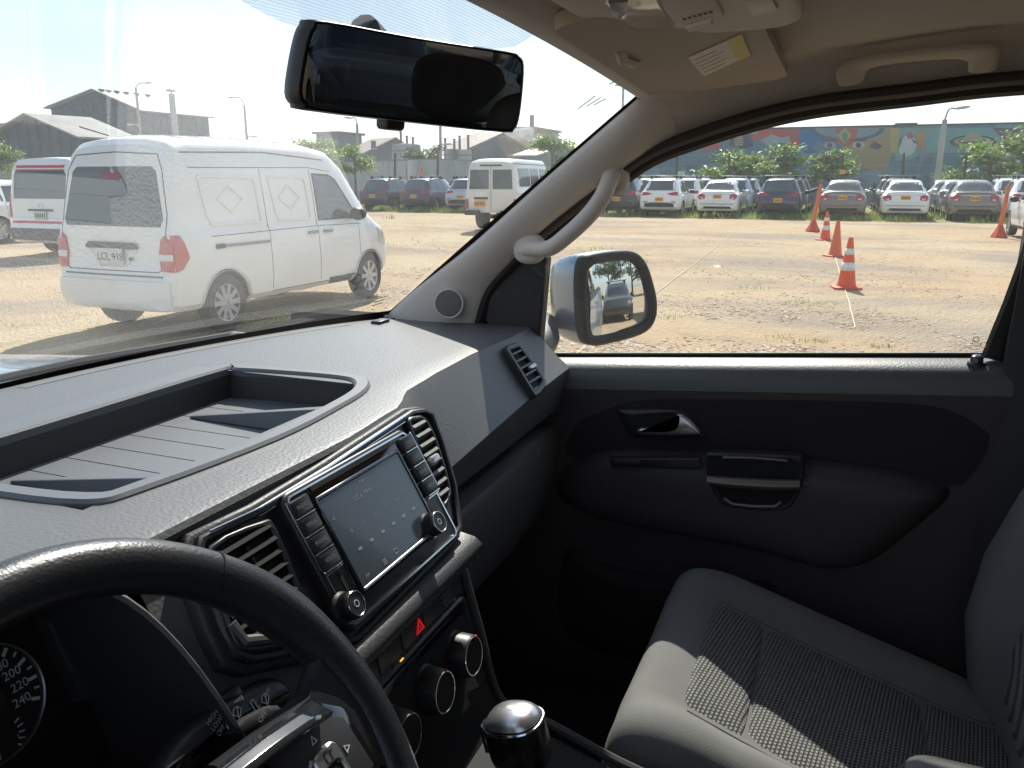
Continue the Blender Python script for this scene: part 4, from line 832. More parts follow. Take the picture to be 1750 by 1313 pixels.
# ================================================================== cones, posts, cords, gravel, grass
M_ORANGE = mat('cone_orange', (0.78, 0.10, 0.025), .45, spec=.4, var=(5, .5, (0.60, 0.09, 0.03))); M_BAND = mat('reflective_band', (0.72, 0.72, 0.70), .35, var=(14, .5, (.5, .5, .48))); M_CBASE = mat('cone_base_orange', (0.62, 0.075, 0.03), .6, var=(7, .6, (.35, .06, .03)))
M_ORANGE2 = mat('faded_cone_orange', (0.70, 0.13, 0.035), .5, var=(5, .5, (.55, .11, .05)))
def cone(label, px, py, h, bands, m=M_ORANGE, rz=0.2):
    p = uz(px, py, 0); t = empty('traffic_cone', (p.x, p.y, gz(p.x, p.y)), rz); tag(t, label, 'traffic cone', 'cones lined up along the cord')
    b = MB(); s = h * .27; pf = PF((0, 0, 0), (1, 0, 0), (0, 1, 0)); b.slab(pf, rrect(s * 2, s * 2, s * .35), 0, h * .045, h * .012); b.build('base', M_CBASE, t)
    prof = lambda f: h * (.185 * (1 - f) + .045 * f)
    b = MB(); b.lathe([(prof(0) * 1.12, h * .04), (prof(.03), h * .075)] + [(prof(f), h * f) for f in (.1, .3, .5, .7, .9, .985)] + [(prof(1) * .8, h), (prof(1) * .7, h), (prof(1) * .7, h * .9)], n=28, cap=False); b.build('cone_body', m, t)
    for (a, c) in bands: b = MB(); b.lathe([(prof(a) + .0035, h * a), (prof(c) + .0035, h * c)], n=28, cap=False); b.build('reflective_band', M_BAND, t, solid=.003)
cone('striped orange traffic cone on the loose end of the cord, closest to the window', 1446, 491, .74, [(.36, .52), (.67, .79)])
cone('plain orange traffic cone without bands, between the two striped ones', 1427, 437, .74, [], M_ORANGE2, .6)
cone('striped orange traffic cone behind the plain one, next to the tall orange post', 1410, 410, .74, [(.36, .52), (.67, .79)], rz=.9)
def marker(label, px, py, lean):
    p = uz(px, py, 0); t = empty('marker_post', (p.x, p.y, gz(p.x, p.y))); tag(t, label, 'marker post', 'orange marker posts'); b = MB(); b.lathe([(.21, 0), (.215, .03), (.12, .20), (.055, .36)], n=6); b.build('base', M_CBASE, t, smooth=25)
    b = MB(); b.tube([(0, 0, .3), (0, lean * .5, .85), (0, lean, 1.38), (0, lean, 1.42)], [.058, .055, .05, .03], 14); b.build('pole', M_ORANGE2, t)
marker('tall orange marker post with flared base behind the cones', 1389, 395, -.12); marker('tall orange marker post beside the near white crossover', 1707, 405, -.06)
M_CORD = mat('pale_cord', (0.70, 0.66, 0.52), .8)
def cord(label, pix, r=.0055):
    P = [];
    for i in range(len(pix) - 1):
        for k in range(8):
            f = k / 8; p = uz(lerp(pix[i][0], pix[i + 1][0], f), lerp(pix[i][1], pix[i + 1][1], f), 0); P.append(V((p.x + random.uniform(-.004, .004), p.y + random.uniform(-.004, .004), gz(p.x, p.y) + r + .006)))
    b = MB(); b.tube(P, r, 6); o = b.build('marking_cord', M_CORD); tag(o, label, 'cord')
cord('pale cord stretched diagonally over the ground behind the door mirror', [(1250, 402), (1190, 447), (1120, 500), (1030, 566), (975, 608), (930, 650)])
cord('pale cord running on the ground under the traffic cones', [(1400, 404), (1412, 414), (1428, 440), (1436, 468), (1448, 506), (1458, 545), (1462, 560)])
# loose stones
rnd = random.Random(3); st_ = MB(); PH = (1 + 5 ** .5) / 2
ICO = [V(p).normalized() for p in ((-1, PH, 0), (1, PH, 0), (-1, -PH, 0), (1, -PH, 0), (0, -1, PH), (0, 1, PH), (0, -1, -PH), (0, 1, -PH), (PH, 0, -1), (PH, 0, 1), (-PH, 0, -1), (-PH, 0, 1))]
ICF = [(0, 11, 5), (0, 5, 1), (0, 1, 7), (0, 7, 10), (0, 10, 11), (1, 5, 9), (5, 11, 4), (11, 10, 2), (10, 7, 6), (7, 1, 8), (3, 9, 4), (3, 4, 2), (3, 2, 6), (3, 6, 8), (3, 8, 9), (4, 9, 5), (2, 4, 11), (6, 2, 10), (8, 6, 7), (9, 8, 1)]
def stones(px0, px1, py0, py1, n, s0, s1, thr):
    k = 0; tries = 0
    while k < n and tries < n * 12:
        tries += 1; p = uz(rnd.uniform(px0, px1), rnd.uniform(py0, py1), 0); p.x += rnd.gauss(0, .5); p.y += rnd.gauss(0, .6)
        if noise.noise(V((p.x * .55, p.y * .55, 9))) + .35 * noise.noise(V((p.x * 2, p.y * 2, 4))) < thr + rnd.gauss(0, .12): continue
        k += 1; s = rnd.uniform(s0, s1) * rnd.choice((.5, .7, 1, 1)); ang = rnd.uniform(0, 6.28); sc = (rnd.uniform(.7, 1.3), rnd.uniform(.7, 1.3), rnd.uniform(.28, .5)); ca, sa = math.cos(ang), math.sin(ang)
        st_.add([V((p.x + s * (q.x * sc[0] * ca - q.y * sc[1] * sa) * (1 + .25 * math.sin(q.z * 5 + ang)), p.y + s * (q.x * sc[0] * sa + q.y * sc[1] * ca), gz(p.x, p.y) + s * .08 + s * q.z * sc[2])) for q in ICO], ICF)
stones(940, 1330, 540, 604, 4800, .008, .030, .0); stones(1300, 1700, 530, 604, 1500, .007, .024, .08); stones(1000, 1700, 400, 540, 3000, .008, .024, .05); stones(640, 960, 380, 520, 1500, .012, .03, .05); stones(0, 700, 480, 640, 900, .008, .022, .0)
m = mat('gravel', (0.34, 0.25, 0.19), .9); nt = m.node_tree; ge = nt.nodes.new('ShaderNodeNewGeometry'); rp = nt.nodes.new('ShaderNodeValToRGB'); e = rp.color_ramp.elements; e[0].color = (.34, .24, .175, 1); e[1].color = (.58, .47, .36, 1); q = rp.color_ramp.elements.new(.5); q.color = (.43, .31, .22, 1)
nt.links.new(ge.outputs['Random Per Island'], rp.inputs[0]); nt.links.new(rp.outputs[0], nt.nodes['Principled BSDF'].inputs['Base Color'])
o = st_.build('gravel', m, smooth=None); tag(o, 'loose reddish gravel scattered over the sandy lot', 'gravel', kind='stuff')
# grass
gr = MB()
def tuft(x, y, n, h, sp):
    for k in range(n):
        a = rnd.uniform(0, 6.28); d = rnd.random() ** .6 * sp; bx, by = x + math.cos(a) * d, y + math.sin(a) * d; hh = h * rnd.uniform(.4, 1.2); w = .003 + hh * .022; ba = rnd.uniform(0, 6.28); lx, ly = rnd.gauss(0, .4) * hh, rnd.gauss(0, .4) * hh; z = gz(bx, by) - .01
        dx, dy = math.cos(ba) * w, math.sin(ba) * w; gr.add([(bx - dx, by - dy, z), (bx + dx, by + dy, z), (bx + lx * .4 + dx * .7, by + ly * .4 + dy * .7, z + hh * .6), (bx + lx, by + ly, z + hh), (bx + lx * .4 - dx * .7, by + ly * .4 - dy * .7, z + hh * .6)], [(0, 1, 2, 4), (4, 2, 3)])
for k in range(2600):
    y = rnd.uniform(-10, 26); x = 33.4 + abs(rnd.gauss(0, 1)) * 4.5 + (1 if y > 12 else 0)
    if noise.noise(V((x * .3, y * .45, 2))) > -.15: tuft(x, y, 10, .27, .35)
for (px, py, n, h, sp) in ((1020, 428, 60, .10, .5), (1290, 490, 30, .07, .25), (1335, 576, 50, .05, .2), (1395, 580, 60, .05, .13), (1508, 588, 40, .05, .12), (1375, 517, 50, .06, .3), (1085, 468, 40, .07, .3), (665, 373, 40, .2, .3), (650, 420, 60, .07, .7), (430, 553, 90, .12, .5), (500, 545, 60, .11, .4), (95, 545, 60, .05, .6), (150, 430, 100, .07, .9), (60, 460, 60, .06, .9), (250, 545, 60, .06, .6), (1030, 440, 50, .08, .8), (1145, 540, 30, .06, .2), (1110, 446, 50, .07, .5)):
    p = uz(px, py, 0); tuft(p.x, p.y, n, h, sp)
m = leafmat('grass_blades', (0.30, 0.36, 0.085), (0.14, 0.21, 0.05)); o = gr.build('grass', m, smooth=None); tag(o, 'short green grass growing under the parked rows and in tufts', 'grass', kind='stuff')
# grassy ground under the rows
b = MB(); ys = [W0 + 2 - k * 1.5 for k in range(int(abs(40 + W0 - W1) / 1.5))]; ys = [30 - k * 1.2 for k in range(36)]; rowsg = []
for i in range(14): rowsg.append([V((34.0 + i * 1.7 + (.6 * noise.noise(V((y * .6, 1, 1))) if i == 0 else 0) + (1.0 if y > 12 else 0), y, gz(34.0 + i * 1.7, y) + .012)) for y in ys])
b.grid(rowsg); o = b.build('grass_verge', mat('grassy_soil', (0.22, 0.245, 0.085), .95, spec=.1, var=(.9, .9, (0.34, 0.30, 0.16)))); o['kind'] = 'structure'
# ================================================================== the pickup we sit in
PK = empty('pickup_truck'); tag(PK, 'pickup cabin we look out of, with grey dashboard, steering wheel and cloth seat', 'pickup truck')
M_GRAIN = mat('grained_dash', (0.115, 0.114, 0.115), .42, spec=.45, bump=('voronoi', 320, .28, .0011), var=(6, .25, (.105, .103, .102)))
M_DASHD = mat('dark_grained_plastic', (0.035, 0.034, 0.036), .5, spec=.4, bump=('voronoi', 380, .25, .001))
M_SOFT = mat('smooth_dark_plastic', (0.030, 0.029, 0.031), .42, bump=('noise', 500, .1, .0008)); M_TRAY = mat('rubber_tray', (0.105, 0.112, 0.125), .5, bump=('noise', 900, .25, .0008))
M_PIANO = mat('gloss_black', (0.008, 0.008, 0.009), .08, spec=.6, coat=.5); M_SATIN = mat('satin_black', (0.022, 0.021, 0.022), .38); M_SHADE = mat('hollow_shade', (0.006, 0.006, 0.006), .8)  # the last, near-black, stands for the shade inside hollows
M_TRIMCH = mat('thin_chrome', (0.72, 0.72, 0.73), .16, 1.0); M_SILV = mat('satin_silver', (0.52, 0.50, 0.48), .32, .9); M_MARK = mat('white_print', (0.62, 0.62, 0.60), .6); M_MARKD = mat('dim_print', (0.22, 0.22, 0.22), .6)
M_HEAD = mat('headliner_cloth', (0.58, 0.52, 0.46), .95, spec=.15, bump=('noise', 700, .3, .0012), var=(9, .2)); M_PILL = mat('pillar_plastic', (0.66, 0.595, 0.545), .62, spec=.3, bump=('noise', 420, .18, .001)); M_VISOR = mat('visor_vinyl', (0.46, 0.385, 0.31), .7, spec=.25, bump=('noise', 600, .15, .001))
M_DOOR = mat('door_plastic', (0.056, 0.046, 0.049), .5, spec=.4, bump=('voronoi', 300, .3, .0014)); M_DOORI = mat('door_insert', (0.032, 0.024, 0.027), .8, spec=.2, bump=('noise', 500, .3, .001)); M_SILL = mat('door_sill_grain', (0.11, 0.11, 0.115), .42, spec=.45, bump=('voronoi', 360, .28, .0012))
M_LEATH = mat('wheel_leather', (0.016, 0.0165, 0.019), .36, spec=.5, bump=('voronoi', 480, .22, .0009)); M_RUB = mat('rubber_seal', (0.035, 0.024, 0.023), .7); M_CARPET = mat('carpet', (0.022, 0.021, 0.023), 1.0, spec=.1, bump=('noise', 300, .5, .004))
M_SEAT = mat('seat_cloth', (0.18, 0.18, 0.175), .95, spec=.12, bump=('noise', 900, .4, .0012), var=(14, .25))
def weave():
    m = mat('woven_cloth', (0.27, 0.265, 0.245), .95, spec=.1); nt = m.node_tree; b = nt.nodes['Principled BSDF']; co = nt.nodes.new('ShaderNodeTexCoord'); mp = nt.nodes.new('ShaderNodeMapping'); mp.inputs['Rotation'].default_value = (0, 0, R(8)); nt.links.new(co.outputs['Object'], mp.inputs[0])
    br = nt.nodes.new('ShaderNodeTexBrick'); br.inputs['Scale'].default_value = 84; br.inputs['Mortar Size'].default_value = .13; br.inputs['Mortar Smooth'].default_value = .7; br.inputs['Brick Width'].default_value = .55; br.inputs['Row Height'].default_value = .42
    br.inputs[1].default_value = (.30, .298, .28, 1); br.inputs[2].default_value = (.25, .248, .235, 1); br.inputs[3].default_value = (.085, .085, .088, 1); nt.links.new(mp.outputs[0], br.inputs['Vector']); nt.links.new(br.outputs['Color'], b.inputs['Base Color'])
    bp = nt.nodes.new('ShaderNodeBump'); bp.inputs['Strength'].default_value = .8; bp.inputs['Distance'].default_value = .003; bp.invert = True; nt.links.new(br.outputs['Fac'], bp.inputs['Height']); nt.links.new(bp.outputs[0], b.inputs['Normal']); return m
M_WEAVE = weave(); M_BODY = paintmat('silver_blue_paint', (0.22, 0.28, 0.36), .6, .3)
def curve1(tab, x):
    if x <= tab[0][0]: return tab[0][1]
    for i in range(len(tab) - 1):
        if x <= tab[i + 1][0]:
            t = (x - tab[i][0]) / (tab[i + 1][0] - tab[i][0]); t = t * t * (3 - 2 * t); return lerp(tab[i][1], tab[i + 1][1], t)
    return tab[-1][1]
def lin(tab, x):
    if x <= tab[0][0]: return tab[0][1]
    for i in range(len(tab) - 1):
        if x <= tab[i + 1][0]: t = (x - tab[i][0]) / (tab[i + 1][0] - tab[i][0]); return lerp(tab[i][1], tab[i + 1][1], t)
    return tab[-1][1]
# ------------------------------------------------------------------ windscreen
def ws(u, v, off=0.0):
    xb, xt = .705 * u, .605 * u; B = V((xb, .975 - .36 * xb * xb, 1.283 + .02 * xb * xb)); H = V((xt, .335 - .10 * xt * xt, 1.706 - .115 * xt * xt)); p = B.lerp(H, v)
    n = V((.25 * u, .52, .82)).normalized(); return p + n * (.028 * 4 * v * (1 - v) * (1 - .96 * min(1, abs(u)) ** 4) + off)
b = MB(); b.grid([[ws(-1 + 2 * i / 28, -.02 + 1.03 * j / 20, .012) for i in range(29)] for j in range(21)]); wsg = b.build('windscreen', glass_mat('windscreen_glass', (.93, .97, .97), .95, .022), PK)
def ws_patch(name, u0, u1, v0, v1, m, off=.006, nu=20, nv=4, par=None): b = MB(); b.grid([[ws(lerp(u0, u1, i / nu), lerp(v0, v1, j / nv), off) for i in range(nu + 1)] for j in range(nv + 1)]); return b.build(name, m, par or wsg)
M_FRIT = mat('black_frit', (.012, .009, .010), .5)
ws_patch('lower_frit_band', -1, 1, -.02, .028, M_FRIT); 
for s in (1, -1): ws_patch('side_frit_band', s * .996, s * 1.03, 0, 1, M_FRIT, nu=2, nv=16)
def dotmat():
    m = bpy.data.materials.new('dotted_frit'); m.use_nodes = True; nt = m.node_tree; nt.nodes.clear(); o = nt.nodes.new('ShaderNodeOutputMaterial'); t = nt.nodes.new('ShaderNodeBsdfTransparent'); d = nt.nodes.new('ShaderNodeBsdfTranslucent'); d.inputs[0].default_value = (.16, .17, .17, 1)
    co = nt.nodes.new('ShaderNodeTexCoord'); v = nt.nodes.new('ShaderNodeTexVoronoi'); v.voronoi_dimensions = '2D'; v.inputs['Scale'].default_value = 300; v.inputs['Randomness'].default_value = .0; nt.links.new(co.outputs['UV'], v.inputs['Vector'])
    c = nt.nodes.new('ShaderNodeMapRange'); c.inputs[1].default_value = .15; c.inputs[2].default_value = .55; c.inputs[3].default_value = .62; c.inputs[4].default_value = .30; nt.links.new(v.outputs['Distance'], c.inputs[0]); mx = nt.nodes.new('ShaderNodeMixShader'); nt.links.new(c.outputs[0], mx.inputs[0]); nt.links.new(t.outputs[0], mx.inputs[1]); nt.links.new(d.outputs[0], mx.inputs[2]); nt.links.new(mx.outputs[0], o.inputs[0]); return m
b = MB(); N = 24; rws = []
for j in range(7): rws.append([ws(lerp(-.42, .42, i / N), lerp(.875 + .09 * abs(lerp(-1, 1, i / N)) ** 2.2, 1.0, j / 6), .004) for i in range(N + 1)])
b.grid(rws); fb = b.build('dotted_sun_band', dotmat(), wsg)
uvl = fb.data.uv_layers.new(name='dots')                                # dot pitch measured along the glass
for lp_ in fb.data.loops: p = fb.data.vertices[lp_.vertex_index].co; uvl.data[lp_.index].uv = (p.x, (p - V((p.x, .975, 1.283))).length)
# paint-pen strokes and a small inspection sticker left on the glass
M_PEN = bpy.data.materials.new('pen_white'); M_PEN.use_nodes = True; _t = M_PEN.node_tree; _tr = _t.nodes.new('ShaderNodeBsdfTranslucent'); _tr.inputs[0].default_value = (.42, .42, .40, 1); _t.links.new(_tr.outputs[0], _t.nodes['Material Output'].inputs[0])
def ws_at(px, py):
    d = ray(px, py); best = None; u, v, st = .6, .5, .4
    def err(u, v): w = ws(u, v, .010) - CAM; return (w - d * (w.dot(d) / d.dot(d))).length
    e = err(u, v)
    while st > 1e-5:
        for (a, c) in ((st, 0), (-st, 0), (0, st), (0, -st)):
            q = err(u + a, v + c)
            if q < e: e, u, v = q, u + a, v + c; break
        else: st *= .5
    return u, v
for (p0, p1) in (((988, 185), (1017, 163)), ((1002, 181), (1026, 166)), ((1014, 179), (1035, 168)), ((1041, 143), (1054, 137)), ((1052, 144), (1069, 146))):
    a, c = ws_at(*p0), ws_at(*p1); b = MB(); b.bar(ws(*a, .009), ws(*c, .009), .0045, .0006, V((0, .5, .85))); b.build('paint_pen_stroke', M_PEN, wsg)
for k in range(3):
    a, c = ws_at(636 + 4 * k, 522 - 6 * k), ws_at(652 + 5 * k, 517 - 6 * k); b = MB(); b.bar(ws(*a, .009), ws(*c, .009), .0035, .0006, V((0, .5, .85))); b.build('glass_print', mat('glass_print', (.05, .05, .05), .7), wsg)
# ------------------------------------------------------------------ dashboard
CREASE = [(-.75, .47), (-.25, .445), (.03, .443), (.14, .452), (.24, .483), (.35, .492), (.46, .497), (.58, .492), (.72, .50)]
def yfront(x): return .965 - .36 * x * x
HX0, HX1, HY0, HY1 = -.205, .222, .535, .765
xs = sorted(set([-.75 + k * .03 for k in range(19)] + [HX0, HX1, -.515, -.245] + [-.16, -.12, -.08, -.04, 0, .04, .08, .12, .15, .18, .20, .25, .28, .32, .36, .40, .44, .48, .52, .56, .60, .64, .68, .71]))
def ztop(x, y): return 1.298 - .006 * max(0, (abs(x) - .55) / .2) ** 2
dash = MB(); colsv = []
for x in xs:
    yc = curve1(CREASE, x); yf = yfront(x); col = []
    k = min(1, max(0, (x - .14) / .07)); k = k * k * (3 - 2 * k)
    z2 = lin([(.2, 1.193), (.52, 1.216), (.7, 1.222)], x)
    for (z, yp) in ((1.148, .456), (1.151, .449), (z2 - .002, .4312), (z2 + .004, .4312), (lerp(z2, 1.287, .35), lerp(.4312, yc - .003, .35)), (lerp(z2, 1.287, .7), lerp(.4312, yc - .003, .7)), (1.287, yc - .003)):
        ys_ = .420 + (z - 1.231) * .568; col.append(V((x, lerp(ys_, yp, k), z)))
    for (dy, dz) in ((.0005, -.006), (.004, -.0015), (.012, -.0002)): col.append(V((x, yc + dy, ztop(x, yc) + dz)))
    for y in (HY0, .60, .66, .72, HY1): col.append(V((x, y, ztop(x, y))))
    for f in (.25, .5, .75, .93, 1.0): y = lerp(HY1, yf, f); col.append(V((x, y, ztop(x, y) - (.0 if f < 1 else .012))))
    colsv.append(col)
nr = len(colsv[0]); q = [p for c in colsv for p in c]; fs = []
for i in range(len(xs) - 1):
    for j in range(nr - 1):
        if xs[i] > -.516 and xs[i + 1] < -.244 and j < 8: continue
        if HX0 - 1e-6 <= xs[i] and xs[i + 1] <= HX1 + 1e-6 and 10 <= j < 14: continue
        fs.append((i * nr + j, (i + 1) * nr + j, (i + 1) * nr + j + 1, i * nr + j + 1))
dash.add(q, fs); DB = dash.build('dashboard', M_GRAIN, PK, smooth=26)
# storage tray let into the dash top
PT = PF((0, 0, 1.298), (1, 0, 0), (0, 1, 0))
def ring_from(outer, inner, w0, w1, bev, name, m, par): b = MB(); b.ring(PT, outer, inner, w0, w1, bev); return b.build(name, m, par, smooth=40)
def tray_out(d): # rounded outline of the tray, grown by d
    return [(p.x, p.y) for p in smooth_poly([V((u, v, 0)) for u, v in inset([(-.19, .548), (-.15, .528), (0, .512), (.12, .520), (.19, .532), (.232, .556), (.246, .59), (.244, .66), (.232, .75), (.215, .772), (.0, .772), (-.18, .772), (-.202, .76), (-.204, .65)], -d)], 4, True)]
ring_from(tray_out(.009), tray_out(-.010), -.012, .0045, .003, 'tray_rim', M_TRAY, DB)
b = MB(); b.box((.005, .7885, 1.2985), (.42, .033, .006)); b.build('tray_front_ledge', M_TRAY, DB, bevel=.002)
tw = MB(); o1 = tray_out(-.009); zf = lambda y: 1.262 - .004 * (y - .53) / .24
lowp = inset(o1, .006); tw.loft([[PT(u, v, .0) for u, v in o1], [PT(u, v, zf(v) - 1.298) for u, v in lowp]], True, False); tw.build('tray_wall', M_SOFT, DB)
# tray floor: separate strips with grooves between them
n_s = 11; xa, xb_ = -.215, .255
for k in range(n_s):
    x0, x1 = lerp(xa, xb_, k / n_s) + .0009, lerp(xa, xb_, (k + 1) / n_s) - .0009; b = MB(); b.box(((x0 + x1) / 2, .645, 1.257), (x1 - x0, .27, .008)); b.build('tray_floor_strip', M_TRAY, DB)
b = MB(); b.box((.02, .645, 1.2495), (.48, .28, .003)); b.build('tray_underlay', M_SHADE, DB)
for (x0, xe) in ((.118, .128), (-.122, -.112)):                       # wedge dividers, rising towards the driver
    b = MB(); b.add([(x0, .735, 1.262), (x0 + .012, .735, 1.262), (xe + .020, .535, 1.262), (xe - .014, .535, 1.262), (x0 + .002, .735, 1.264), (x0 + .008, .735, 1.264), (xe + .010, .535, 1.294), (xe - .004, .535, 1.294)], [(0, 1, 2, 3), (4, 7, 6, 5), (0, 4, 5, 1), (1, 5, 6, 2), (2, 6, 7, 3), (3, 7, 4, 0)]); b.build('tray_divider', M_TRAY, DB, bevel=.002, smooth=30)
b = MB(); b.tube(smooth_poly([(-.165, .60, 1.263), (-.158, .59, 1.271), (-.145, .585, 1.272), (-.135, .58, 1.263)], 4), .003, 6); b.build('tray_clip', M_SOFT, DB)
# defroster grilles along the windscreen
for s in (-1, 1):
    b = MB(); b.grid([[V((s * (.05 + .54 * i / 20), yfront(.05 + .54 * i / 20) - .030 + dy, 1.2985)) for i in range(21)] for dy in (-.008, .008)]); b.build('defroster_slot', mat('slot_grey', (.115, .112, .11), .6), DB)
b = MB(); P = [V((x, yfront(x) - .018, 1.291)) for x in [-.7 + .07 * k for k in range(21)]]; b.tube(P, .006, 6); b.build('windscreen_gasket', M_RUB, DB)
b = MB(); pt = uz(650, 549, 1.30); b.box((pt.x, pt.y, 1.2995), (.035, .02, .006)); b.build('sensor_cap', M_SOFT, DB, bevel=.002)
# passenger side: dark groove, glove box, its frame
LX = [.135 + .0285 * k for k in range(21)]
def along(prof, name, m, xsx=LX, par=DB, sm=40): b = MB(); b.loft([[V((x, y + (.012 * max(0, (x - .5) / .2)), z)) for (y, z) in prof] for x in xsx], False, False); return b.build(name, m, par, smooth=sm)
along([(.458, 1.150), (.478, 1.146), (.485, 1.128), (.462, 1.118)], 'dash_groove', M_SOFT)
gb_ = along([(.468, 1.122), (.446, 1.117), (.438, 1.105), (.436, 1.06), (.443, 1.0), (.462, .955), (.50, .945), (.60, .94)], 'glove_box', mat('glove_box_grain', (.10, .098, .10), .45, bump=('voronoi', 300, .35, .0012)))
# outer air vent by the door
V2 = PF((.61, .4375, 1.235), (1, 0, 0), (0, .65, .76))
po = [V2.at(*p) for p in ((862, 598), (872, 590), (884, 590), (906, 618), (929, 652), (928, 666), (914, 680), (906, 672), (884, 636))]; po = [tuple(p)[:2] for p in smooth_poly([V((*p, 0)) for p in po], 3, True)]; pi_ = inset(po, .010)
b = MB(); b.ring(V2, po, pi_, -.02, .005, .002); sv = b.build('side_vent', M_SATIN, DB)
b = MB(); b.slab(V2, pi_, -.006, -.0015); b.build('hollow_shade', M_SHADE, sv)  # flat black plate painted for the vent's shaded depth
ymn, ymx = min(p[1] for p in pi_), max(p[1] for p in pi_)
def span_at(poly, v):
    xsx = []; n = len(poly)
    for i in range(n):
        (x0, y0), (x1, y1) = poly[i], poly[(i + 1) % n]
        if (y0 - v) * (y1 - v) < 0: xsx.append(lerp(x0, x1, (v - y0) / (y1 - y0)))
    return (min(xsx), max(xsx)) if len(xsx) >= 2 else None
for k in range(6):
    v = lerp(ymn, ymx, (k + .6) / 6.2); sp = span_at(pi_, v)
    if sp: b = MB(); b.bar(V2(sp[0], v, .001), V2(sp[1], v, .001), .0035, .007, V2.n); b.build('vent_slat', M_SATIN, sv)
b = MB(); b.slab(V2, rrect(.026, .007, .003, 3, (pi_[0][0] + pi_[10][0]) / 2 + .01, (ymn + ymx) / 2), .002, .009, .002); b.build('vent_tab', M_SILV, sv)
# ------------------------------------------------------------------ centre stack: vents, radio
TT = R(29.6); S = PF((.012, .40, 1.231), (1, 0, 0), (0, math.sin(TT), math.cos(TT)))
def spx(*pp): return [S.at(*p) for p in pp]
pod = spx((338, 918), (440, 868), (560, 795), (700, 702), (722, 699), (738, 706), (757, 757), (778, 830), (788, 905), (770, 935), (610, 1100), (588, 1105), (430, 1135), (398, 1125), (372, 1075), (345, 1000), (332, 945))
b = MB(); b.slab(S, inset(pod, -.006), -.045, -.004, .004); CS = b.build('centre_stack', M_DASHD, PK, smooth=40)
b = MB(); b.ring(S, pod, inset(pod, .007), -.01, .004, .002); b.build('stack_frame', M_SATIN, CS)
b = MB(); b.slab(S, inset(pod, .006), -.01, -.0015); b.build('stack_panel', M_SATIN, CS)
def chrome(path, r, name='chrome_line', par=CS, w=.005, pf=S, m=M_TRIMCH): b = MB(); b.tube([pf(u, v, w) for u, v in path], r, 6); return b.build(name, m, par)
chrome(spx((352, 912), (440, 871), (560, 799), (690, 712)), .0011); chrome(spx((440, 884), (560, 808), (690, 722)), .0007, w=.002)
# left and right vents
def vent(outline, name, nslat, slope, mm, mid=True, tab=None):
    o_ = spx(*outline); o_ = [tuple(p)[:2] for p in smooth_poly([V((*p, 0)) for p in o_], 3, True)]; i_ = inset(o_, .006)
    b = MB(); b.ring(S, o_, i_, -.03, .005, .002); vv = b.build(name, M_SATIN, CS); b = MB(); b.slab(S, i_, -.004, -.0004); b.build('hollow_shade', M_SHADE, vv)  # no opening behind: a flat plate coloured black as the vent's shade
    lo, hi = min(p[1] for p in i_), max(p[1] for p in i_)
    for k in range(nslat):
        v = lerp(lo, hi, (k + .7) / (nslat + .4)); sp = span_at(i_, v)
        if sp: b = MB(); b.bar(S(sp[0], v, .0025), S(sp[1], v + slope, .0025), .0040, .007, S.n + S.ey * .6); b.build('vent_slat', mm, vv)
    if mid:
        for f in (.35, .62):
            u = lerp(min(p[0] for p in i_), max(p[0] for p in i_), f); b = MB(); b.bar(S(u, lo + .012, .0012), S(u, hi - .012, .0012), .0022, .003, S.n); b.build('vent_vane', M_SATIN, vv)
    if tab: u, v = S.at(*tab); b = MB(); b.slab(S, rrect(.020, .010, .003, 3, u, v), .0, .011, .002); b.build('vent_tab', M_SILV, vv)
    return vv
vent([(352, 935), (440, 893), (468, 905), (520, 1035), (528, 1075), (500, 1100), (425, 1118), (392, 1098), (362, 1010)], 'driver_side_vent', 8, .0, mat('vent_shaded_black', (.006, .006, .0065), .75, spec=.2))  # slats darker than the other vent's: shade put into their colour
vent([(692, 722), (706, 713), (722, 716), (742, 752), (764, 826), (766, 852), (752, 872), (738, 848), (712, 778)], 'passenger_side_vent', 8, .0, mat('vent_sunlit_grey', (.20, .20, .19), .4), False, (733, 790))  # same kind of slats in a lighter grey, sunlight put into the colour
b = MB(); cpts = spx((388, 1068), (412, 1098), (470, 1092), (505, 1080)); b.tube([S(u, v, .004) for u, v in cpts], .0045, 8); b.build('vent_scoop', mat('vent_sunlit_grey2', (.085, .083, .08), .4), CS)
# radio unit
RW, RH = .215, .134; cu, cv = S.at(640, 900); RAD = PF(S(-.0115, -.004, 0), S.ex, S.ey)
def rpx(px, py, w=.0): return RAD.at(px, py, w)
ou = rrect(RW, RH, .012, 5); b = MB(); b.slab(RAD, ou, -.004, .008, .003); RU = b.build('radio_unit', M_SATIN, PK, smooth=40)
b = MB(); b.ring(RAD, inset(ou, .004), inset(ou, .0058), .006, .0092); b.build('chrome_outline', M_TRIMCH, RU)
sc_ = [rpx(*p) for p in ((539, 864), (661, 784), (728, 900), (613, 1006))]; cxs = sum(p[0] for p in sc_) / 4; cys = sum(p[1] for p in sc_) / 4
b = MB(); b.slab(RAD, rrect(.157, .104, .003, 3, cxs, cys + .002), .006, .0088, .001); b.build('screen_bezel', M_PIANO, RU)
b = MB(); b.slab(RAD, rrect(.140, .086, .002, 3, cxs, cys), .0088, .0094); SCR = b.build('screen', mat('dim_screen', (.055, .068, .085), .22, spec=.6, coat=.3, bump=('noise', 60, .02, .0005)), RU)
b = MB(); b.ring(RAD, rrect(.148, .094, .003, 3, cxs, cys), rrect(.1415, .0875, .002, 3, cxs, cys), .0085, .0105, .0006); b.build('screen_edge', M_PIANO, RU)
chrome([(cxs - .071, cys - .0455), (cxs + .071, cys - .0455)], .0016, 'screen_lip', RU, .0105, RAD, M_SILV)
M_SCRTX = mat('screen_text', (.34, .37, .41), .5)
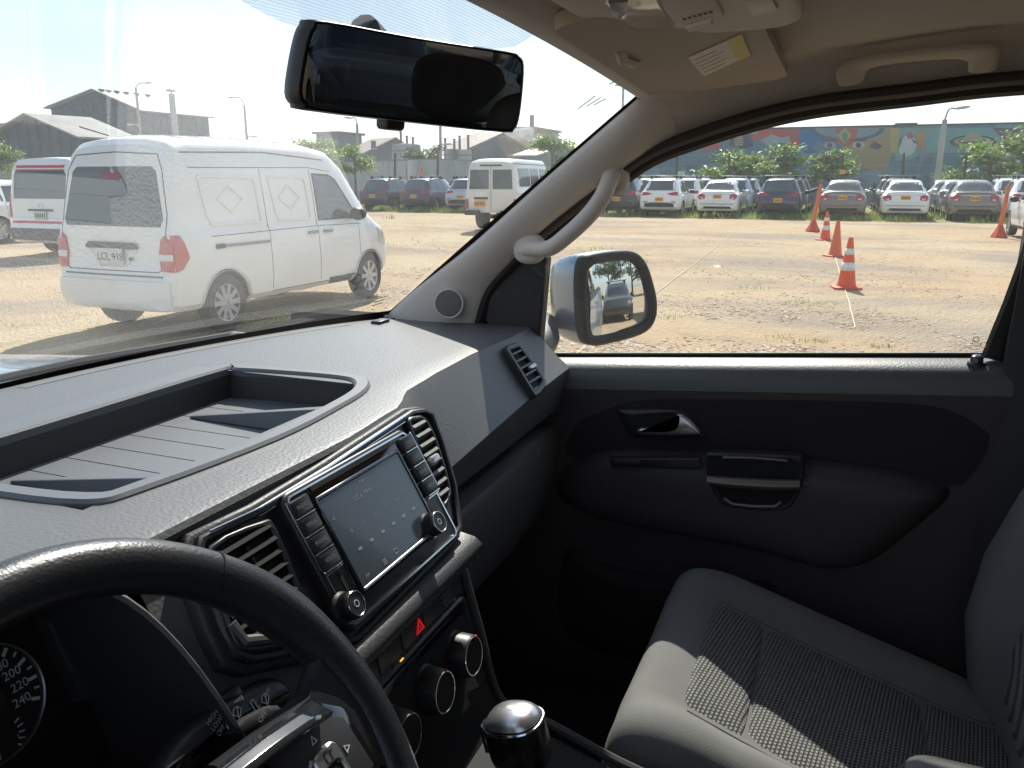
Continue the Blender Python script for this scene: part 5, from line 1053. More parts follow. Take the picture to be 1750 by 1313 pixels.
text(RAD, '102.6 MHz', cxs - .012, cys + .027, .0075, M_SCRTX, RU, w=.0098); text(RAD, '9:41'.replace('9:41', '9:44'), cxs - .004, cys + .038, .005, M_SCRTX, RU, w=.0098)
text(RAD, '<', cxs - .063, cys + .022, .008, M_SCRTX, RU, w=.0098); text(RAD, 'FM', cxs - .058, cys - .038, .005, M_SCRTX, RU, w=.0098)
for k in range(6):
    text(RAD, str(10 + k), cxs - .05 + .02 * k, cys + .004, .0045, M_SCRTX, RU, w=.0098); b = MB(); b.slab(RAD, rrect(.006, .0025, .001, 2, cxs - .05 + .02 * k, cys - .014), .0095, .0098); b.build('preset_mark', M_SCRTX, RU)
for k in range(3): b = MB(); b.slab(RAD, rrect(.006, .0008, .0002, 2, cxs - .028, cys - .036 - .002 * k), .0095, .0098); b.build('menu_mark', M_SCRTX, RU)
b = MB(); b.ring(RAD, rrect(.007, .005, .0006, 2, cxs - .006, cys - .037), rrect(.0055, .0035, .0004, 2, cxs - .006, cys - .037), .0094, .0098); b.build('card_mark', M_SCRTX, RU)
b = MB(); b.slab(RAD, rrect(.138, .0045, .001, 2, cxs - .002, cys + .0555), .0075, .0092); b.build('disc_slot', M_SHADE, RU)
for side, names in ((-1, ('RADIO', 'MEDIA', 'PHONE', 'VOICE')), (1, ('NAV', 'CAR', 'SOUND', 'MENU'))):
    u0 = cxs + side * .0935
    for k, nm in enumerate(names):
        v = cys + .047 - .0172 * k; b = MB(); b.slab(RAD, rrect(.026, .0158, .0022, 3, u0, v), .006, .0125, .0018); b.build('key', M_SATIN, RU); chrome([(u0 - .012, v - .0085), (u0 + .012, v - .0085)], .0006, 'key_line', RU, .0122, RAD)
        text(RAD, nm, u0, v, .0048, M_MARKD, RU, w=.0128)
    chrome([(u0 - side * -.0145, cys + .056), (u0 + side * .0145, cys - .008), (u0 + side * .010, cys - .0155), (u0 - side * .013, cys - .0155)], .0008, 'key_frame', RU, .010, RAD)
b = MB(); b.slab(RAD, rrect(.0035, .030, .001, 2, cxs - .088, cys - .034), .0075, .0088); b.build('card_slot', M_SHADE, RU)
for (px, py) in ((605, 1033), (747, 893)):
    u, v = rpx(px, py, .02); o_ = RAD(u, v, .006); b = MB(); b.lathe([(.0145, 0), (.0145, .003), (.0118, .005), (.0118, .0145), (.0110, .0165)], o_, RAD.n, 40); kb = b.build('knob', M_SATIN, RU)
    b = MB()
    for k in range(36): a = 2 * math.pi * k / 36; d = RAD.ex * math.cos(a) + RAD.ey * math.sin(a); b.bar(o_ + d * .0119 + RAD.n * .006, o_ + d * .0119 + RAD.n * .014, .0011, .0011, RAD.n.cross(d))
    b.build('knob_ribs', M_SATIN, kb); kf = PF(o_ + RAD.n * .0166, RAD.ex, RAD.ey); b = MB(); b.ring(kf, circ(.0110, 36), circ(.0099, 36), -.001, .0012, .0004); b.build('knob_ring', M_TRIMCH, kb)
    b = MB(); b.slab(kf, circ(.0098, 36), -.001, .0004); b.build('knob_face', M_SATIN, kb); b = MB(); b.ring(kf, circ(.0032, 20), circ(.0024, 20), .0004, .0008); b.build('knob_mark', M_MARK, kb)
# padded roll under the radio
b = MB(); b.loft([[V((.004 + sx, y + abs(sx) ** 6 * 2e3 * .01, z)) for (y, z) in ((.40, 1.166), (.372, 1.164), (.354, 1.161), (.346, 1.155), (.344, 1.148), (.348, 1.141), (.362, 1.136), (.40, 1.134))] for sx in (-.128, -.12, -.06, 0, .06, .12, .128, .132)], True, True); b.build('padded_roll', M_DASHD, CS, smooth=50)
# switch strip and climate panel
LP = PF((.01, .362, 1.08), (1, 0, 0), (0, .16, 1))
def lpx(*p, w=0): return LP.at(*p, w)
front = [(-.125, .052), (.118, .052), (.120, .0), (.112, -.10), (.09, -.135), (-.10, -.135), (-.125, -.10)]
b = MB(); b.slab(LP, front, -.03, .0, .004); CL = b.build('climate_console', M_SATIN, PK)
for k in range(5):
    u = -.092 + .0435 * k; b = MB(); b.slab(LP, rrect(.0425, .021, .002, 3, u, .033), -.004, .0045, .0015); b.build('switch', M_SOFT, CL)
hz_ = PF(LP(lpx(712, 1081)[0], .033, .0048), LP.ex, LP.ey); M_HAZ = mat('hazard_red', (.75, .01, .012), .35, emit=((1, .02, .02), .25))
b = MB(); tri = [(-.0085, -.0065), (.0085, -.0065), (0, .008)]; b.slab(hz_, tri, 0, .0008); b.build('hazard_triangle', M_HAZ, CL)
b = MB(); b.ring(hz_, inset(tri, .0025), inset(tri, .0034), .0008, .0012); b.build('hazard_outline', M_SOFT, CL)
text(LP, 'PASSENGER', lpx(742, 1040)[0] + .02, .037, .0045, M_MARKD, CL, w=.0048); text(LP, 'AIR BAG OFF', lpx(742, 1040)[0] + .02, .031, .0045, M_MARKD, CL, w=.0048)
b = MB(); b.slab(LP, rrect(.212, .088, .010, 4, -.002, -.032), -.004, .003, .0015); b.build('climate_panel', M_PIANO, CL)
b = MB(); b.ring(LP, rrect(.226, .104, .014, 5, -.002, -.034), rrect(.213, .089, .010, 5, -.002, -.032), -.004, .006, .002); b.build('climate_frame', M_SOFT, CL)
chrome([(-.10, .0105), (.07, .0105)], .0012, 'chrome_line', CL, .0060, LP)
for k in range(6): b = MB(); b.slab(LP, rrect(.027, .011, .001, 2, -.092 + .0285 * k, .0195), .0, .004, .001); b.build('climate_key', M_SOFT, CL)
b = MB(); u, v = lpx(691, 1152, w=.004); b.slab(LP, rrect(.0065, .0022, .0005, 2, u, .0175), .004, .0046); b.build('indicator_lamp', mat('amber_lamp', (.9, .3, .02), .4, emit=((1, .35, .02), 1.5)), CL)
for k, u in enumerate((-.072, .0, .069)):
    o_ = LP(u, -.035, .0); b = MB(); b.lathe([(.029, 0), (.029, .003), (.0245, .006), (.0225, .022), (.021, .025)], o_, LP.n, 44); kb = b.build('climate_knob', M_SOFT, CL); kf = PF(o_ + LP.n * .0252, LP.ex, LP.ey)
    b = MB(); b.ring(kf, circ(.0208, 40), circ(.0192, 40), -.001, .0012, .0004); b.build('knob_ring', M_TRIMCH, kb); b = MB(); b.slab(kf, circ(.0190, 40), -.001, .0002); b.build('knob_face', mat('knob_face', (.02, .02, .021), .7, spec=.2), kb)
    a = R(52) if k == 2 else R(70); b = MB(); b.slab(kf, rrect(.0024, .0032, .0006, 2, .0203 * math.cos(a), .0203 * math.sin(a)), -.004, .0014); b.build('knob_pointer', mat('pointer_red', (.5, .02, .015), .4), kb)
    for (a, c) in ((-60, .034), (200, .034), (150, .034), (30, .034)): b = MB(); b.slab(LP, rrect(.004, .0012, .0003, 2, u + c * math.cos(R(a)), -.035 + c * math.sin(R(a))), .003, .0035); b.build('dial_mark', M_MARKD, kb)
# ------------------------------------------------------------------ console and gear lever
b = MB(); secs = []
for (y, z, hw_) in ((.42, 1.13, .128), (.375, 1.125, .128), (.352, 1.06, .124), (.335, .99, .122), (.315, .955, .12), (.26, .945, .118), (.15, .915, .115), (.0, .90, .112), (-.25, .90, .11)):
    secs.append([V((.008 + sx * hw_, y + dy, zz)) for (sx, dy, zz) in ((-1.06, .04, .64), (-1.03, .01, lerp(.64, z, .6)), (-1, 0, z - .012), (-.93, 0, z), (.93, 0, z), (1, 0, z - .012), (1.03, .01, lerp(.64, z, .6)), (1.06, .04, .64))])
b.loft(secs, False, False); CO = b.build('centre_console', mat('console_black', (.014, .0135, .014), .7, spec=.25), PK, smooth=35)
for s in (1, -1): b = MB(); b.tube(smooth_poly([(.008 + s * .128, .372, 1.125), (.008 + s * .126, .350, 1.05), (.008 + s * .124, .322, .963), (.008 + s * .121, .262, .950), (.008 + s * .118, .15, .920), (.008 + s * .114, 0, .905), (.008 + s * .112, -.25, .905)], 5), .0055, 8); b.build('console_edge', mat('console_edge', (.06, .06, .062), .4), CO)
b = MB(); b.lathe([(.055, 0), (.05, .006), (.032, .04), (.022, .055), (.015, .06)], (0, .245, .932), (0, .05, 1), 24); b.build('gaiter', M_LEATH, CO)
GL = empty('gear_lever', (0, 0, 0)); GL.parent = PK
b = MB(); b.tube([(0, .25, .95), (0, .25, 1.01)], .011, 14); b.build('lever_shaft', M_CHROME, GL)
def superell(a, b_, c, o_, e1=.75, n=24, rows=14, z0=-1, z1=1, rot=None):
    secs = []; f = lambda w, e: math.copysign(abs(w) ** e, w)
    for i in range(rows + 1):
        ph = lerp(z0, z1, i / rows) * math.pi / 2; secs.append([])
        for k in range(n):
            th = 2 * math.pi * k / n; p = V((a * f(math.cos(ph), e1) * f(math.cos(th), .8), b_ * f(math.cos(ph), e1) * f(math.sin(th), .8), c * f(math.sin(ph), e1))); secs[-1].append(V(o_) + (rot @ p if rot else p))
    return secs
rot = Matrix.Rotation(R(-14), 3, 'X')
b = MB(); b.loft(superell(.026, .030, .034, (0, .248, 1.025), .7, rot=rot)); b.build('knob_body', mat('knob_leather', (.012, .012, .013), .22, spec=.5), GL)
b = MB(); b.loft(superell(.0268, .0312, .0348, (0, .248, 1.0258), .7, z0=.36, z1=1, rot=rot)); b.build('knob_cap', mat('knob_satin_metal', (.66, .66, .67), .28, .9), GL)
b = MB(); P = [p for p in superell(.0272, .0316, .035, (0, .248, 1.0255), .7, rows=20, n=40, rot=rot)[13]]; b.tube(P, .0016, 6, closed=True); b.build('knob_band', M_CHROME, GL)
b = MB(); b.box((0, .281, 1.02), (.014, .006, .03), rot); b.build('knob_button', M_CHROME, GL, bevel=.002)
b = MB(); b.slab(PF((.02, -.19, 1.035), (1, 0, 0), (0, 1, 0)), rrect(.20, .20, .03, 5), -.05, .0, .012); b.build('armrest', M_SOFT, CO)
# ------------------------------------------------------------------ steering wheel
WT_ = .586; W = PF((-.377, .295, 1.18), (1, 0, 0), (0, math.sin(WT_), math.cos(WT_))); SW = empty('steering_wheel'); SW.parent = PK
NR = 120; WR = .187
b = MB(); P = []; rr_ = []
for k in range(NR):
    a = 2 * math.pi * k / NR; P.append(W(WR * math.cos(a), WR * math.sin(a))); g_ = 0
    for c in (30, 150): g_ += .0018 * math.exp(-((math.degrees(a) - c) / 12) ** 2)
    rr_.append(.0172 + g_)
b.tube(P, rr_, 20, closed=True, ell=.94); b.build('rim', M_LEATH, SW, smooth=60)
for a in (46.7, 133.3, 226, 314):
    a = R(a); c = W(WR * math.cos(a), WR * math.sin(a)); t_ = (W.ey * math.cos(a) - W.ex * math.sin(a)); rd = (W.ex * math.cos(a) + W.ey * math.sin(a)); b = MB(); b.tube([c + rd * (.0176 * math.cos(R(q))) + W.n * (.0168 * math.sin(R(q))) for q in range(0, 360, 15)], .0007, 5, closed=True); b.build('leather_seam', mat('seam', (.006, .006, .006), .9), SW)
for s in (1, -1):                                                        # horizontal spokes
    secs = []
    for (u, v0, v1, w0, w1) in ((.06, -.055, .040, -.012, .010), (.10, -.050, .036, -.010, .009), (.14, -.040, .034, -.008, .008), (.163, -.040, .046, -.009, .009), (.176, -.058, .068, -.008, .008)):
        secs.append([W(s * u, v, w) for (v, w) in ((v0, w0), (v1, w0), (v1 + .003, (w0 + w1) / 2), (v1 - .002, w1), ((v0 + v1) / 2, w1 + .002), (v0 + .002, w1), (v0 - .003, (w0 + w1) / 2))])
    b = MB(); b.loft(secs); b.build('spoke', M_LEATH, SW, smooth=50)
b = MB(); b.slab(W, [tuple(p)[:2] for p in smooth_poly([V((*p, 0)) for p in ((-.07, .030), (0, .036), (.07, .030), (.08, -.01), (.06, -.06), (0, -.08), (-.06, -.06), (-.08, -.01))], 5, True)], -.02, .030, .014); b.build('airbag_cover', mat('airbag_black', (.014, .014, .016), .4), SW)
for s in (1, -1): b = MB(); b.bar(W(s * .03, -.06, .0), W(s * .05, -.178, .0), .03, .012, W.n); b.build('lower_spoke', M_SOFT, SW)
for s in (1, -1):
    o_ = [(s * .072, .032), (s * .10, .034), (s * .142, .027), (s * .158, .012), (s * .160, -.035), (s * .135, -.050), (s * .075, -.054)]; b = MB(); b.slab(W, o_, .004, .0135, .003); sp_ = b.build('spoke_panel', M_PIANO, SW)
    b = MB(); b.slab(W, inset(o_, .008), .0125, .0165, .002); b.build('button_pad', M_SOFT, SW)
    kf = PF(W(s * .118, -.012, .0165), W.ex, W.ey); b = MB(); b.ring(kf, rrect(.024, .034, .006, 4), rrect(.016, .018, .004, 4, 0, -.004), 0, .004, .0012); b.build('button_frame', M_SILV, SW); b = MB(); b.slab(kf, rrect(.0155, .0175, .004, 4, 0, -.004), 0, .003, .001); b.build('ok_button', M_PIANO, SW)
    text(kf, 'OK', 0, -.004, .006, M_MARK, SW, w=.0033)
    b = MB(); b.ring(kf, rrect(.006, .0075, .001, 2, 0, .0105), rrect(.0046, .006, .0008, 2, 0, .0105), .004, .0044); b.slab(kf, rrect(.003, .0012, .0003, 2, .004, .0125), .004, .0044); b.build('page_symbol', M_SATIN, SW)
    for (du, dv, rt) in ((0, .024, 0), (.020, .004, -90), (-.020, -.002, 90), (0, -.026, 180)):
        pts = [(-.003, -.002), (.003, -.002), (0, .0035)]; pts = [(du + x * math.cos(R(rt)) - y * math.sin(R(rt)), dv + x * math.sin(R(rt)) + y * math.cos(R(rt))) for x, y in pts]; b = MB(); b.ring(kf, pts, inset(pts, .0007), 0, .0005); b.build('arrow_symbol', M_MARK, SW)
    b = MB(); b.tube([kf(-.024, .016, .0003), kf(-.020, .0125, .0003), kf(-.014, .0125, .0003), kf(-.010, .016, .0003)], .0011, 5); b.build('phone_symbol', M_MARK, SW)
b = MB(); b.grid([[W(lerp(-.075, .135, i / 12), .044 - .010 * ((lerp(-.075, .135, i / 12) - .0) / .12) ** 2 - j * .004, .0145 + .004 * j) for i in range(13)] for j in range(4)]); b.build('gloss_strip', mat('gloss_blue_black', (.02, .022, .026), .06, spec=.8, coat=1.0), SW, solid=.004)
b = MB(); b.slab(PF(W(.158, -.012, .0), W.ex, W.ey), rrect(.012, .05, .004, 4), -.025, -.012, .003); b.build('shift_paddle', M_SATIN, SW)
b = MB(); b.tube([W(0, 0, -.015), W(0, 0, -.06), W(0, 0, -.14)], [.05, .055, .06], 24); b.build('column_shroud', M_SOFT, SW)
# wiper stalk
SF = PF(W(0, 0, -.070), W.ex, W.ey); ST = empty('wiper_stalk'); ST.parent = PK
def sp(*p): return SF.at(*p)
ol = [sp(*p) for p in ((270, 1330), (300, 1268), (345, 1222), (382, 1196), (430, 1168), (462, 1156), (486, 1162), (500, 1186), (488, 1206), (440, 1232), (400, 1250), (350, 1290), (320, 1330))]; ol = [tuple(p)[:2] for p in smooth_poly([V((*p, 0)) for p in ol], 4, True)]
b = MB(); b.slab(SF, ol, -.016, .004, .008); b.build('stalk_arm', M_SOFT, ST, smooth=60)
b = MB(); u, v = sp(397, 1192); b.slab(PF(SF(u, v, -.004), SF.ex, SF.ey), rrect(.020, .012, .004, 4), -.006, .006, .003); b.build('thumb_slider', M_SATIN, ST)
ang = math.atan2(sp(460, 1180)[1] - sp(360, 1235)[1], sp(460, 1180)[0] - sp(360, 1235)[0]) + R(24)
for (s_, px, py, sz) in (('HIGH', 356, 1230, .0050), ('LOW', 364, 1240, .0050), ('OFF', 371, 1252, .0050), ('OFF', 450, 1187, .0050)): text(SF, s_, *sp(px, py), sz, M_MARK, ST, w=.0046, rot=ang)
b = MB()
for k in range(4): u, v = sp(376 + 2.5 * k, 1222 + 8 * k); b.slab(PF(SF(u, v), SF.ex, SF.ey), rrect(.0022, .0034, .0004, 2), .0042, .0047)
u, v = sp(371, 1218); b.slab(PF(SF(u, v), SF.ex, SF.ey), [(-.003, -.002), (.003, -.002), (0, .004)], .0042, .0047)
for k in range(4): u, v = sp(395 + 4 * k, 1203 - 2.5 * k); b.slab(PF(SF(u, v), SF.ex, SF.ey), rrect(.0014, .001 + .0009 * k, .0002, 2), .0042, .0047)
b.build('speed_marks', M_MARK, ST)
for (px, py) in ((400, 1222), (448, 1200)):
    u, v = sp(px, py); pf = PF(SF(u, v, .0044), SF.ex, SF.ey); b = MB(); fan = [(-.0045, .001), (-.002, .0045), (.002, .0045), (.0045, .001), (.0008, -.003), (-.0008, -.003)]; b.ring(pf, fan, inset(fan, .0006), 0, .0004); b.tube([pf(-.002, -.005, .0002), pf(0, 0, .0002), pf(.002, .004, .0002)], .0004, 5); b.build('wiper_symbol', M_MARK, ST)
u, v = sp(430, 1212); pf = PF(SF(u, v, .0044), SF.ex, SF.ey); b = MB(); ar = [(-.002, .006), (.002, .006), (.002, -.001), (.004, -.001), (0, -.006), (-.004, -.001), (-.002, -.001)]; b.ring(pf, ar, inset(ar, .0006), 0, .0004); b.build('pull_arrow', M_MARK, ST)
b = MB(); rkr = [sp(*p) for p in ((372, 1262), (400, 1232), (440, 1212), (462, 1210), (472, 1222), (440, 1246), (400, 1272))]; b.slab(SF, rkr, .0, .011, .004); b.build('cruise_rocker', M_SATIN, ST); text(SF, 'OFF  +', *sp(436, 1227), .0055, M_MARKD, ST, w=.0113, rot=ang)
# ------------------------------------------------------------------ instrument cluster
IC = empty('instrument_cluster'); IC.parent = PK; KO = ud(-26, 1206, .545); K = PF(KO, (1, 0, 0), (0, .32, .95))
GRr = abs(K.at(88, 1208)[0]); b = MB(); b.slab(K, circ(GRr, 64), -.004, 0); b.build('dial_face', mat('dial_black', (.008, .007, .008), .6), IC); b = MB(); b.ring(K, circ(GRr * 1.03, 64), circ(GRr * .985, 64), -.004, .004, .001); b.build('dial_ring', mat('dial_ring', (.30, .29, .29), .3, .8), IC)
b = MB(); b.slab(K, rrect(.30, .145, .03, 5, -.055, -.02), -.010, -.005); b.build('cluster_panel', mat('cluster_panel', (.010, .008, .009), .5), IC)
vals = [0, 20, 40, 60, 80, 100, 120, 140, 160, 180, 200, 220, 240]; A0, A1 = 263, -25
for i, v_ in enumerate(vals):
    a = R(lerp(A0, A1, i / 12)); c, s = math.cos(a), math.sin(a); b = MB(); b.bar(K(GRr * .80 * c, GRr * .80 * s, .0006), K(GRr * .95 * c, GRr * .95 * s, .0006), .0024, .0006, K.n); b.build('major_tick', M_MARK, IC); text(K, str(v_), GRr * .63 * c, GRr * .63 * s, .0088, M_MARK, IC, w=.0006)
    if i < 12: a = R(lerp(A0, A1, (i + .5) / 12)); c, s = math.cos(a), math.sin(a); b = MB(); b.bar(K(GRr * .86 * c, GRr * .86 * s, .0006), K(GRr * .95 * c, GRr * .95 * s, .0006), .0014, .0006, K.n); b.build('minor_tick', M_MARK, IC)
b = MB()
for k in range(5): a = R(20 - 16 * k); c, s = math.cos(a), math.sin(a); b.bar(K(GRr * .34 * c, GRr * .34 * s - .026, .0006), K(GRr * .44 * c, GRr * .44 * s - .026, .0006), .0010, .0006, K.n)
b.build('fuel_ticks', M_MARK, IC); text(K, '1', GRr * .30, -GRr * .80, .006, M_MARK, IC, w=.0006)
b = MB(); nd = R(222); b.bar(K(0, 0, .004), K(GRr * .8 * math.cos(nd), GRr * .8 * math.sin(nd), .004), .002, .001, K.n); b.build('needle', mat('needle', (.8, .1, .03), .5), IC); b = MB(); b.lathe([(.012, 0), (.012, .006), (.009, .009)], K(0, 0, 0), K.n, 24); b.build('needle_hub', M_SATIN, IC)
b = MB(); u, v = K.at(206, 1245); b.tube([K(u, v, -.004), K(u, v, .012)], .004, 12); b.build('reset_pin', M_SATIN, IC); text(K, '0.0/SET', *K.at(210, 1228), .0075, M_MARKD, IC, w=.0, rot=R(75))
# hood over the cluster
arch = [(-.175, 1.06), (-.185, 1.14), (-.178, 1.22), (-.14, 1.278), (-.07, 1.303), (0, 1.307), (.07, 1.303), (.125, 1.285), (.158, 1.235), (.172, 1.16), (.166, 1.10), (.14, 1.06)]
def archy(y, k, dz=0): return [V((-.378 + (x * k * .775), y + (1.307 - z) * -.568, z + dz)) for x, z in [tuple(p)[:2] for p in smooth_poly([V((*q, 0)) for q in arch], 4)]]
b = MB(); b.loft([archy(.68, .93, -.024), archy(.60, .95, -.020), archy(.50, .985, -.016), archy(.455, 1.0, -.008), archy(.440, 1.012, .000)], False, False); b.build('cluster_hood_lining', M_DASHD, DB, smooth=50)
b = MB(); b.loft([archy(.440, 1.012, .000), archy(.4385, 1.024, .003), archy(.442, 1.036, .0045), archy(.458, 1.042, .002), archy(.485, 1.044, -.016)], False, False); b.build('cluster_hood', M_GRAIN, DB, smooth=50)
b = MB(); fin = [K.at(*p) for p in ((62, 1058), (95, 1062), (180, 1155), (190, 1180), (176, 1210), (128, 1200))]; b.slab(K, fin, -.004, .010, .003); b.build('cluster_shoulder', M_SOFT, IC)
# ------------------------------------------------------------------ headliner, pillars, visor
SEAL = [(-.46, 1.690), (-.196, 1.685), (-.066, 1.674), (.052, 1.663), (.139, 1.646), (.231, 1.619), (.297, 1.586)]
def seal(y): return lin(SEAL, y)
def roof_row(yq, s):
    row = []
    for i in range(49):
        u = -1 + 2 * i / 48; au = abs(u); x = .665 * math.copysign(min(1, au * 1.0), u); xh = .605 * min(1, au / .91)
        yh = .335 - .10 * (xh * xh); zh = 1.706 - .115 * xh * xh; zc = lerp(1.706, 1.735, min(1, s * 3)); zs = seal(min(yq, .297))
        if au <= .91: xx = .605 * au / .91; f = (au / .91); z1 = lerp(zc, zs + .05, f ** 2.6); z = lerp(zh, z1, min(1, s * 4)); 
        else:
            g_ = (au - .91) / .09; xx = lerp(.605, .662, g_ ** .7); ztp = lerp(zh, zs + .05, min(1, s * 4)); z = lerp(ztp, zs, g_ ** 1.5)
        y = lerp(lerp(yh, .297, max(0, (au - .91) / .09)), yq, s if s < 1 else 1); y = yh + (yq - .297) if s > 0 else lerp(yh, .297, max(0, (au - .91) / .09)); row.append(V((math.copysign(xx, u), y, z)))
    return row
b = MB(); YR = [.297, .27, .24, .20, .15, .10, .04, -.03, -.12, -.25, -.45, -.8, -1.3]; b.grid([roof_row(y, 0 if k == 0 else min(1, (.297 - y) / .45)) for k, y in enumerate(YR)]); HL = b.build('headliner', M_HEAD, PK, smooth=60, solid=-.02)
PA = [V((.70, .80, 1.292)), V((.688, .735, 1.345)), V((.655, .60, 1.434)), V((.628, .443, 1.556)), V((.603, .299, 1.664))]
PB = [V((.712, .612, 1.285)), V((.702, .585, 1.353)), V((.692, .54, 1.402)), V((.682, .472, 1.465)), V((.668, .36, 1.546)), V((.662, .297, 1.588))]
def resamp(P, n):
    Q = smooth_poly(P, 12); L = [0]
    for i in range(1, len(Q)): L.append(L[-1] + (Q[i] - Q[i - 1]).length)
    out = []
    for k in range(n):
        s = L[-1] * k / (n - 1); i = 0
        while i < len(L) - 2 and L[i + 1] < s: i += 1
        out.append(Q[i].lerp(Q[i + 1], (s - L[i]) / max(1e-9, L[i + 1] - L[i])))
    return out
def pillar(sgn):
    A = resamp(PA + [V((.596, .257, 1.696))], 28); B = resamp(PB + [V((.659, .252, 1.616))], 28); rows_ = []
    for i in range(28):
        a, c = A[i].copy(), B[i].copy(); inn = V((-.9, -.35, .0)).normalized(); tp_ = min(1, (27 - i) / 4); r_ = [a + V((.03, .010, .004)), a]
        for f in (.12, .3, .5, .7, .88): r_.append(a.lerp(c, f) + inn * (.020 * tp_ * math.sin(math.pi * f) ** .7))
        r_ += [c, c + V((.03, 0, 0))]; rows_.append([V((sgn * p.x, p.y, p.z)) for p in r_])
    b = MB(); b.grid(rows_); return b.build('windscreen_pillar', M_PILL, PK, smooth=60)
AP = pillar(1); pillar(-1)
b = MB(); b.tube([p + V((-.002, -.001, .001)) for p in resamp([PA[4], V((.628, .30, 1.648)), V((.650, .300, 1.615)), PB[5]], 10)], .0012, 6); b.build('trim_joint', mat('joint_shadow', (.12, .10, .085), .9), AP)
# tweeter
tp = ux(765, 518, .672); TW = PF(tp + V((-.006, -.006, 0)), V((.35, -.92, .15)), V((0, .25, 1))); b = MB(); b.slab(TW, [(x * 1.0, y) for x, y in circ(.0245, 32)], -.02, .004, .003); tw_ = b.build('tweeter', mat('tweeter_grille', (.20, .18, .17), .7, bump=('voronoi', 900, .8, .002)), AP)
b = MB(); b.ring(TW, circ(.0265, 36), circ(.0235, 36), -.01, .0052, .0015); b.build('tweeter_ring', M_PILL, tw_)
# grab handle on the pillar
hp = [ux(896, 428, .672), ux(912, 424, .660), ux(940, 424, .640), ux(975, 398, .632), ux(1008, 366, .630), ux(1030, 336, .634), ux(1042, 308, .650), ux(1052, 292, .672)]
HP = smooth_poly(hp, 5); b = MB(); b.tube(HP, [.0165 if 6 < k < len(HP) - 6 else .0185 for k in range(len(HP))], 14, ell=.8); b.build('pillar_grab_handle', M_PILL, AP, smooth=70)
for (px, py, X) in ((905, 425, .672), (1046, 305, .672)): p = ux(px, py, X); b = MB(); b.loft(superell(.018, .028, .026, p, .8)); b.build('handle_mount', M_PILL, AP)
# window seal and side glass
sealpath = resamp([V((p.x + .008, p.y, p.z)) for p in PB] + [V((.668, y, z - .006)) for (y, z) in reversed(SEAL[:-1])], 60)
b = MB(); b.tube(sealpath, .0135, 8, ell=.7); b.build('door_seal', M_RUB, PK)
b = MB(); b.tube([p + V((.02, 0, -.012)) for p in sealpath], .012, 8, ell=.8); b.build('door_frame', mat('door_frame_black', (.012, .011, .011), .5), PK)
# sun visor
VZ = PF((.38, .20, 1.697), (1, -.02, -.06), (0, 1, -.10))
vis = [(.055, .05), (.05, -.02), (.07, -.10), (.10, -.118), (.20, -.122), (.22, -.10), (.225, .06), (.20, .085), (-.18, .085), (-.215, .06), (-.22, -.10), (-.20, -.125), (.02, -.125)]
vis = rrect(.44, .185, .028, 6, 0, -.012); b = MB(); b.slab(VZ, vis, -.012, .004, .003); SV = b.build('sun_visor', M_VISOR, HL, smooth=60); 
PVn = PF(VZ.o - VZ.n * .0128, VZ.ex, VZ.ey * -1)                          # its underside, facing down
def vat(px, py): return PVn.at(px, py, .0)
stk = [vat(*p) for p in ((1176, 98), (1268, 58), (1283, 93), (1203, 130))]; b = MB(); b.slab(PVn, stk, 0, .0008); b.build('warning_label', mat('label_cream', (.78, .72, .62), .7), HL)
q0 = [stk[0], stk[1], stk[2], stk[3]]; l2 = lambda a, c, f: (lerp(a[0], c[0], f), lerp(a[1], c[1], f)); ye = [l2(stk[0], stk[1], .74), stk[1], stk[2], l2(stk[3], stk[2], .74)]; b = MB(); b.slab(PVn, ye, .0008, .0014); b.build('label_yellow_field', mat('label_yellow', (.75, .62, .22), .7), HL)
for k in range(5):
    f = .18 + .16 * k; a = l2(l2(stk[0], stk[3], f), l2(stk[1], stk[2], f), .06); c = l2(l2(stk[0], stk[3], f), l2(stk[1], stk[2], f), .62 if k % 2 else .5); b = MB(); b.bar(PVn(*a, .001), PVn(*c, .001), .0014, .0004, PVn.n); b.build('label_print', mat('label_ink', (.42, .28, .22), .7), HL)
p = uz(1068, 101, 1.682); b = MB(); b.tube([p + V((-.03, .0, .008)), p + V((-.01, 0, -.002)), p + V((.02, -.004, -.002)), p + V((.035, -.006, .006))], .007, 8); b.build('visor_clip', mat('clip_beige', (.46, .41, .34), .5), HL)
# overhead lamp console
OC = PF((.14, .155, 1.708), (1, 0, 0), (0, -1, 0)); b = MB(); b.slab(OC, rrect(.34, .20, .05, 6, -.02, 0), -.02, .012, .008); oc = b.build('overhead_console', mat('console_beige', (.54, .465, .39), .6), HL, smooth=60)
ocp = PF(OC.o + OC.n * .0122, OC.ex, OC.ey)
def opx(*p): return ocp.at(*p)
L0 = [opx(*p) for p in ((1034, 2), (1062, 28), (1078, 43), (1100, 46), (1152, 42), (1128, 8), (1120, -8), (1040, -10))]; b = MB(); b.slab(ocp, L0, -.002, .002, .001); b.build('map_lamp_lens', mat('lamp_lens', (.70, .66, .56), .12, spec=.7), oc)
L1 = [opx(*p) for p in ((1040, -4), (1046, 18), (1060, 26), (1074, 12), (1074, -6))]; b = MB(); b.slab(ocp, L1, .001, .004, .001); b.build('lamp_switch', mat('switch_blue_grey', (.07, .09, .11), .3), oc)
L2 = [opx(*p) for p in ((1134, 8), (1158, 42), (1238, 22), (1222, -10), (1130, -10))]; b = MB(); b.slab(ocp, L2, -.002, .004, .002); b.build('lamp_cover', M_PILL, oc)
for k in range(6): b = MB(); u, v = opx(1170 + 9 * k, 24 - 2.5 * k); b.slab(ocp, rrect(.006, .003, .001, 2, u, v), .004, .0052); b.build('microphone_slot', mat('slot_brown', (.22, .18, .15), .7), oc)
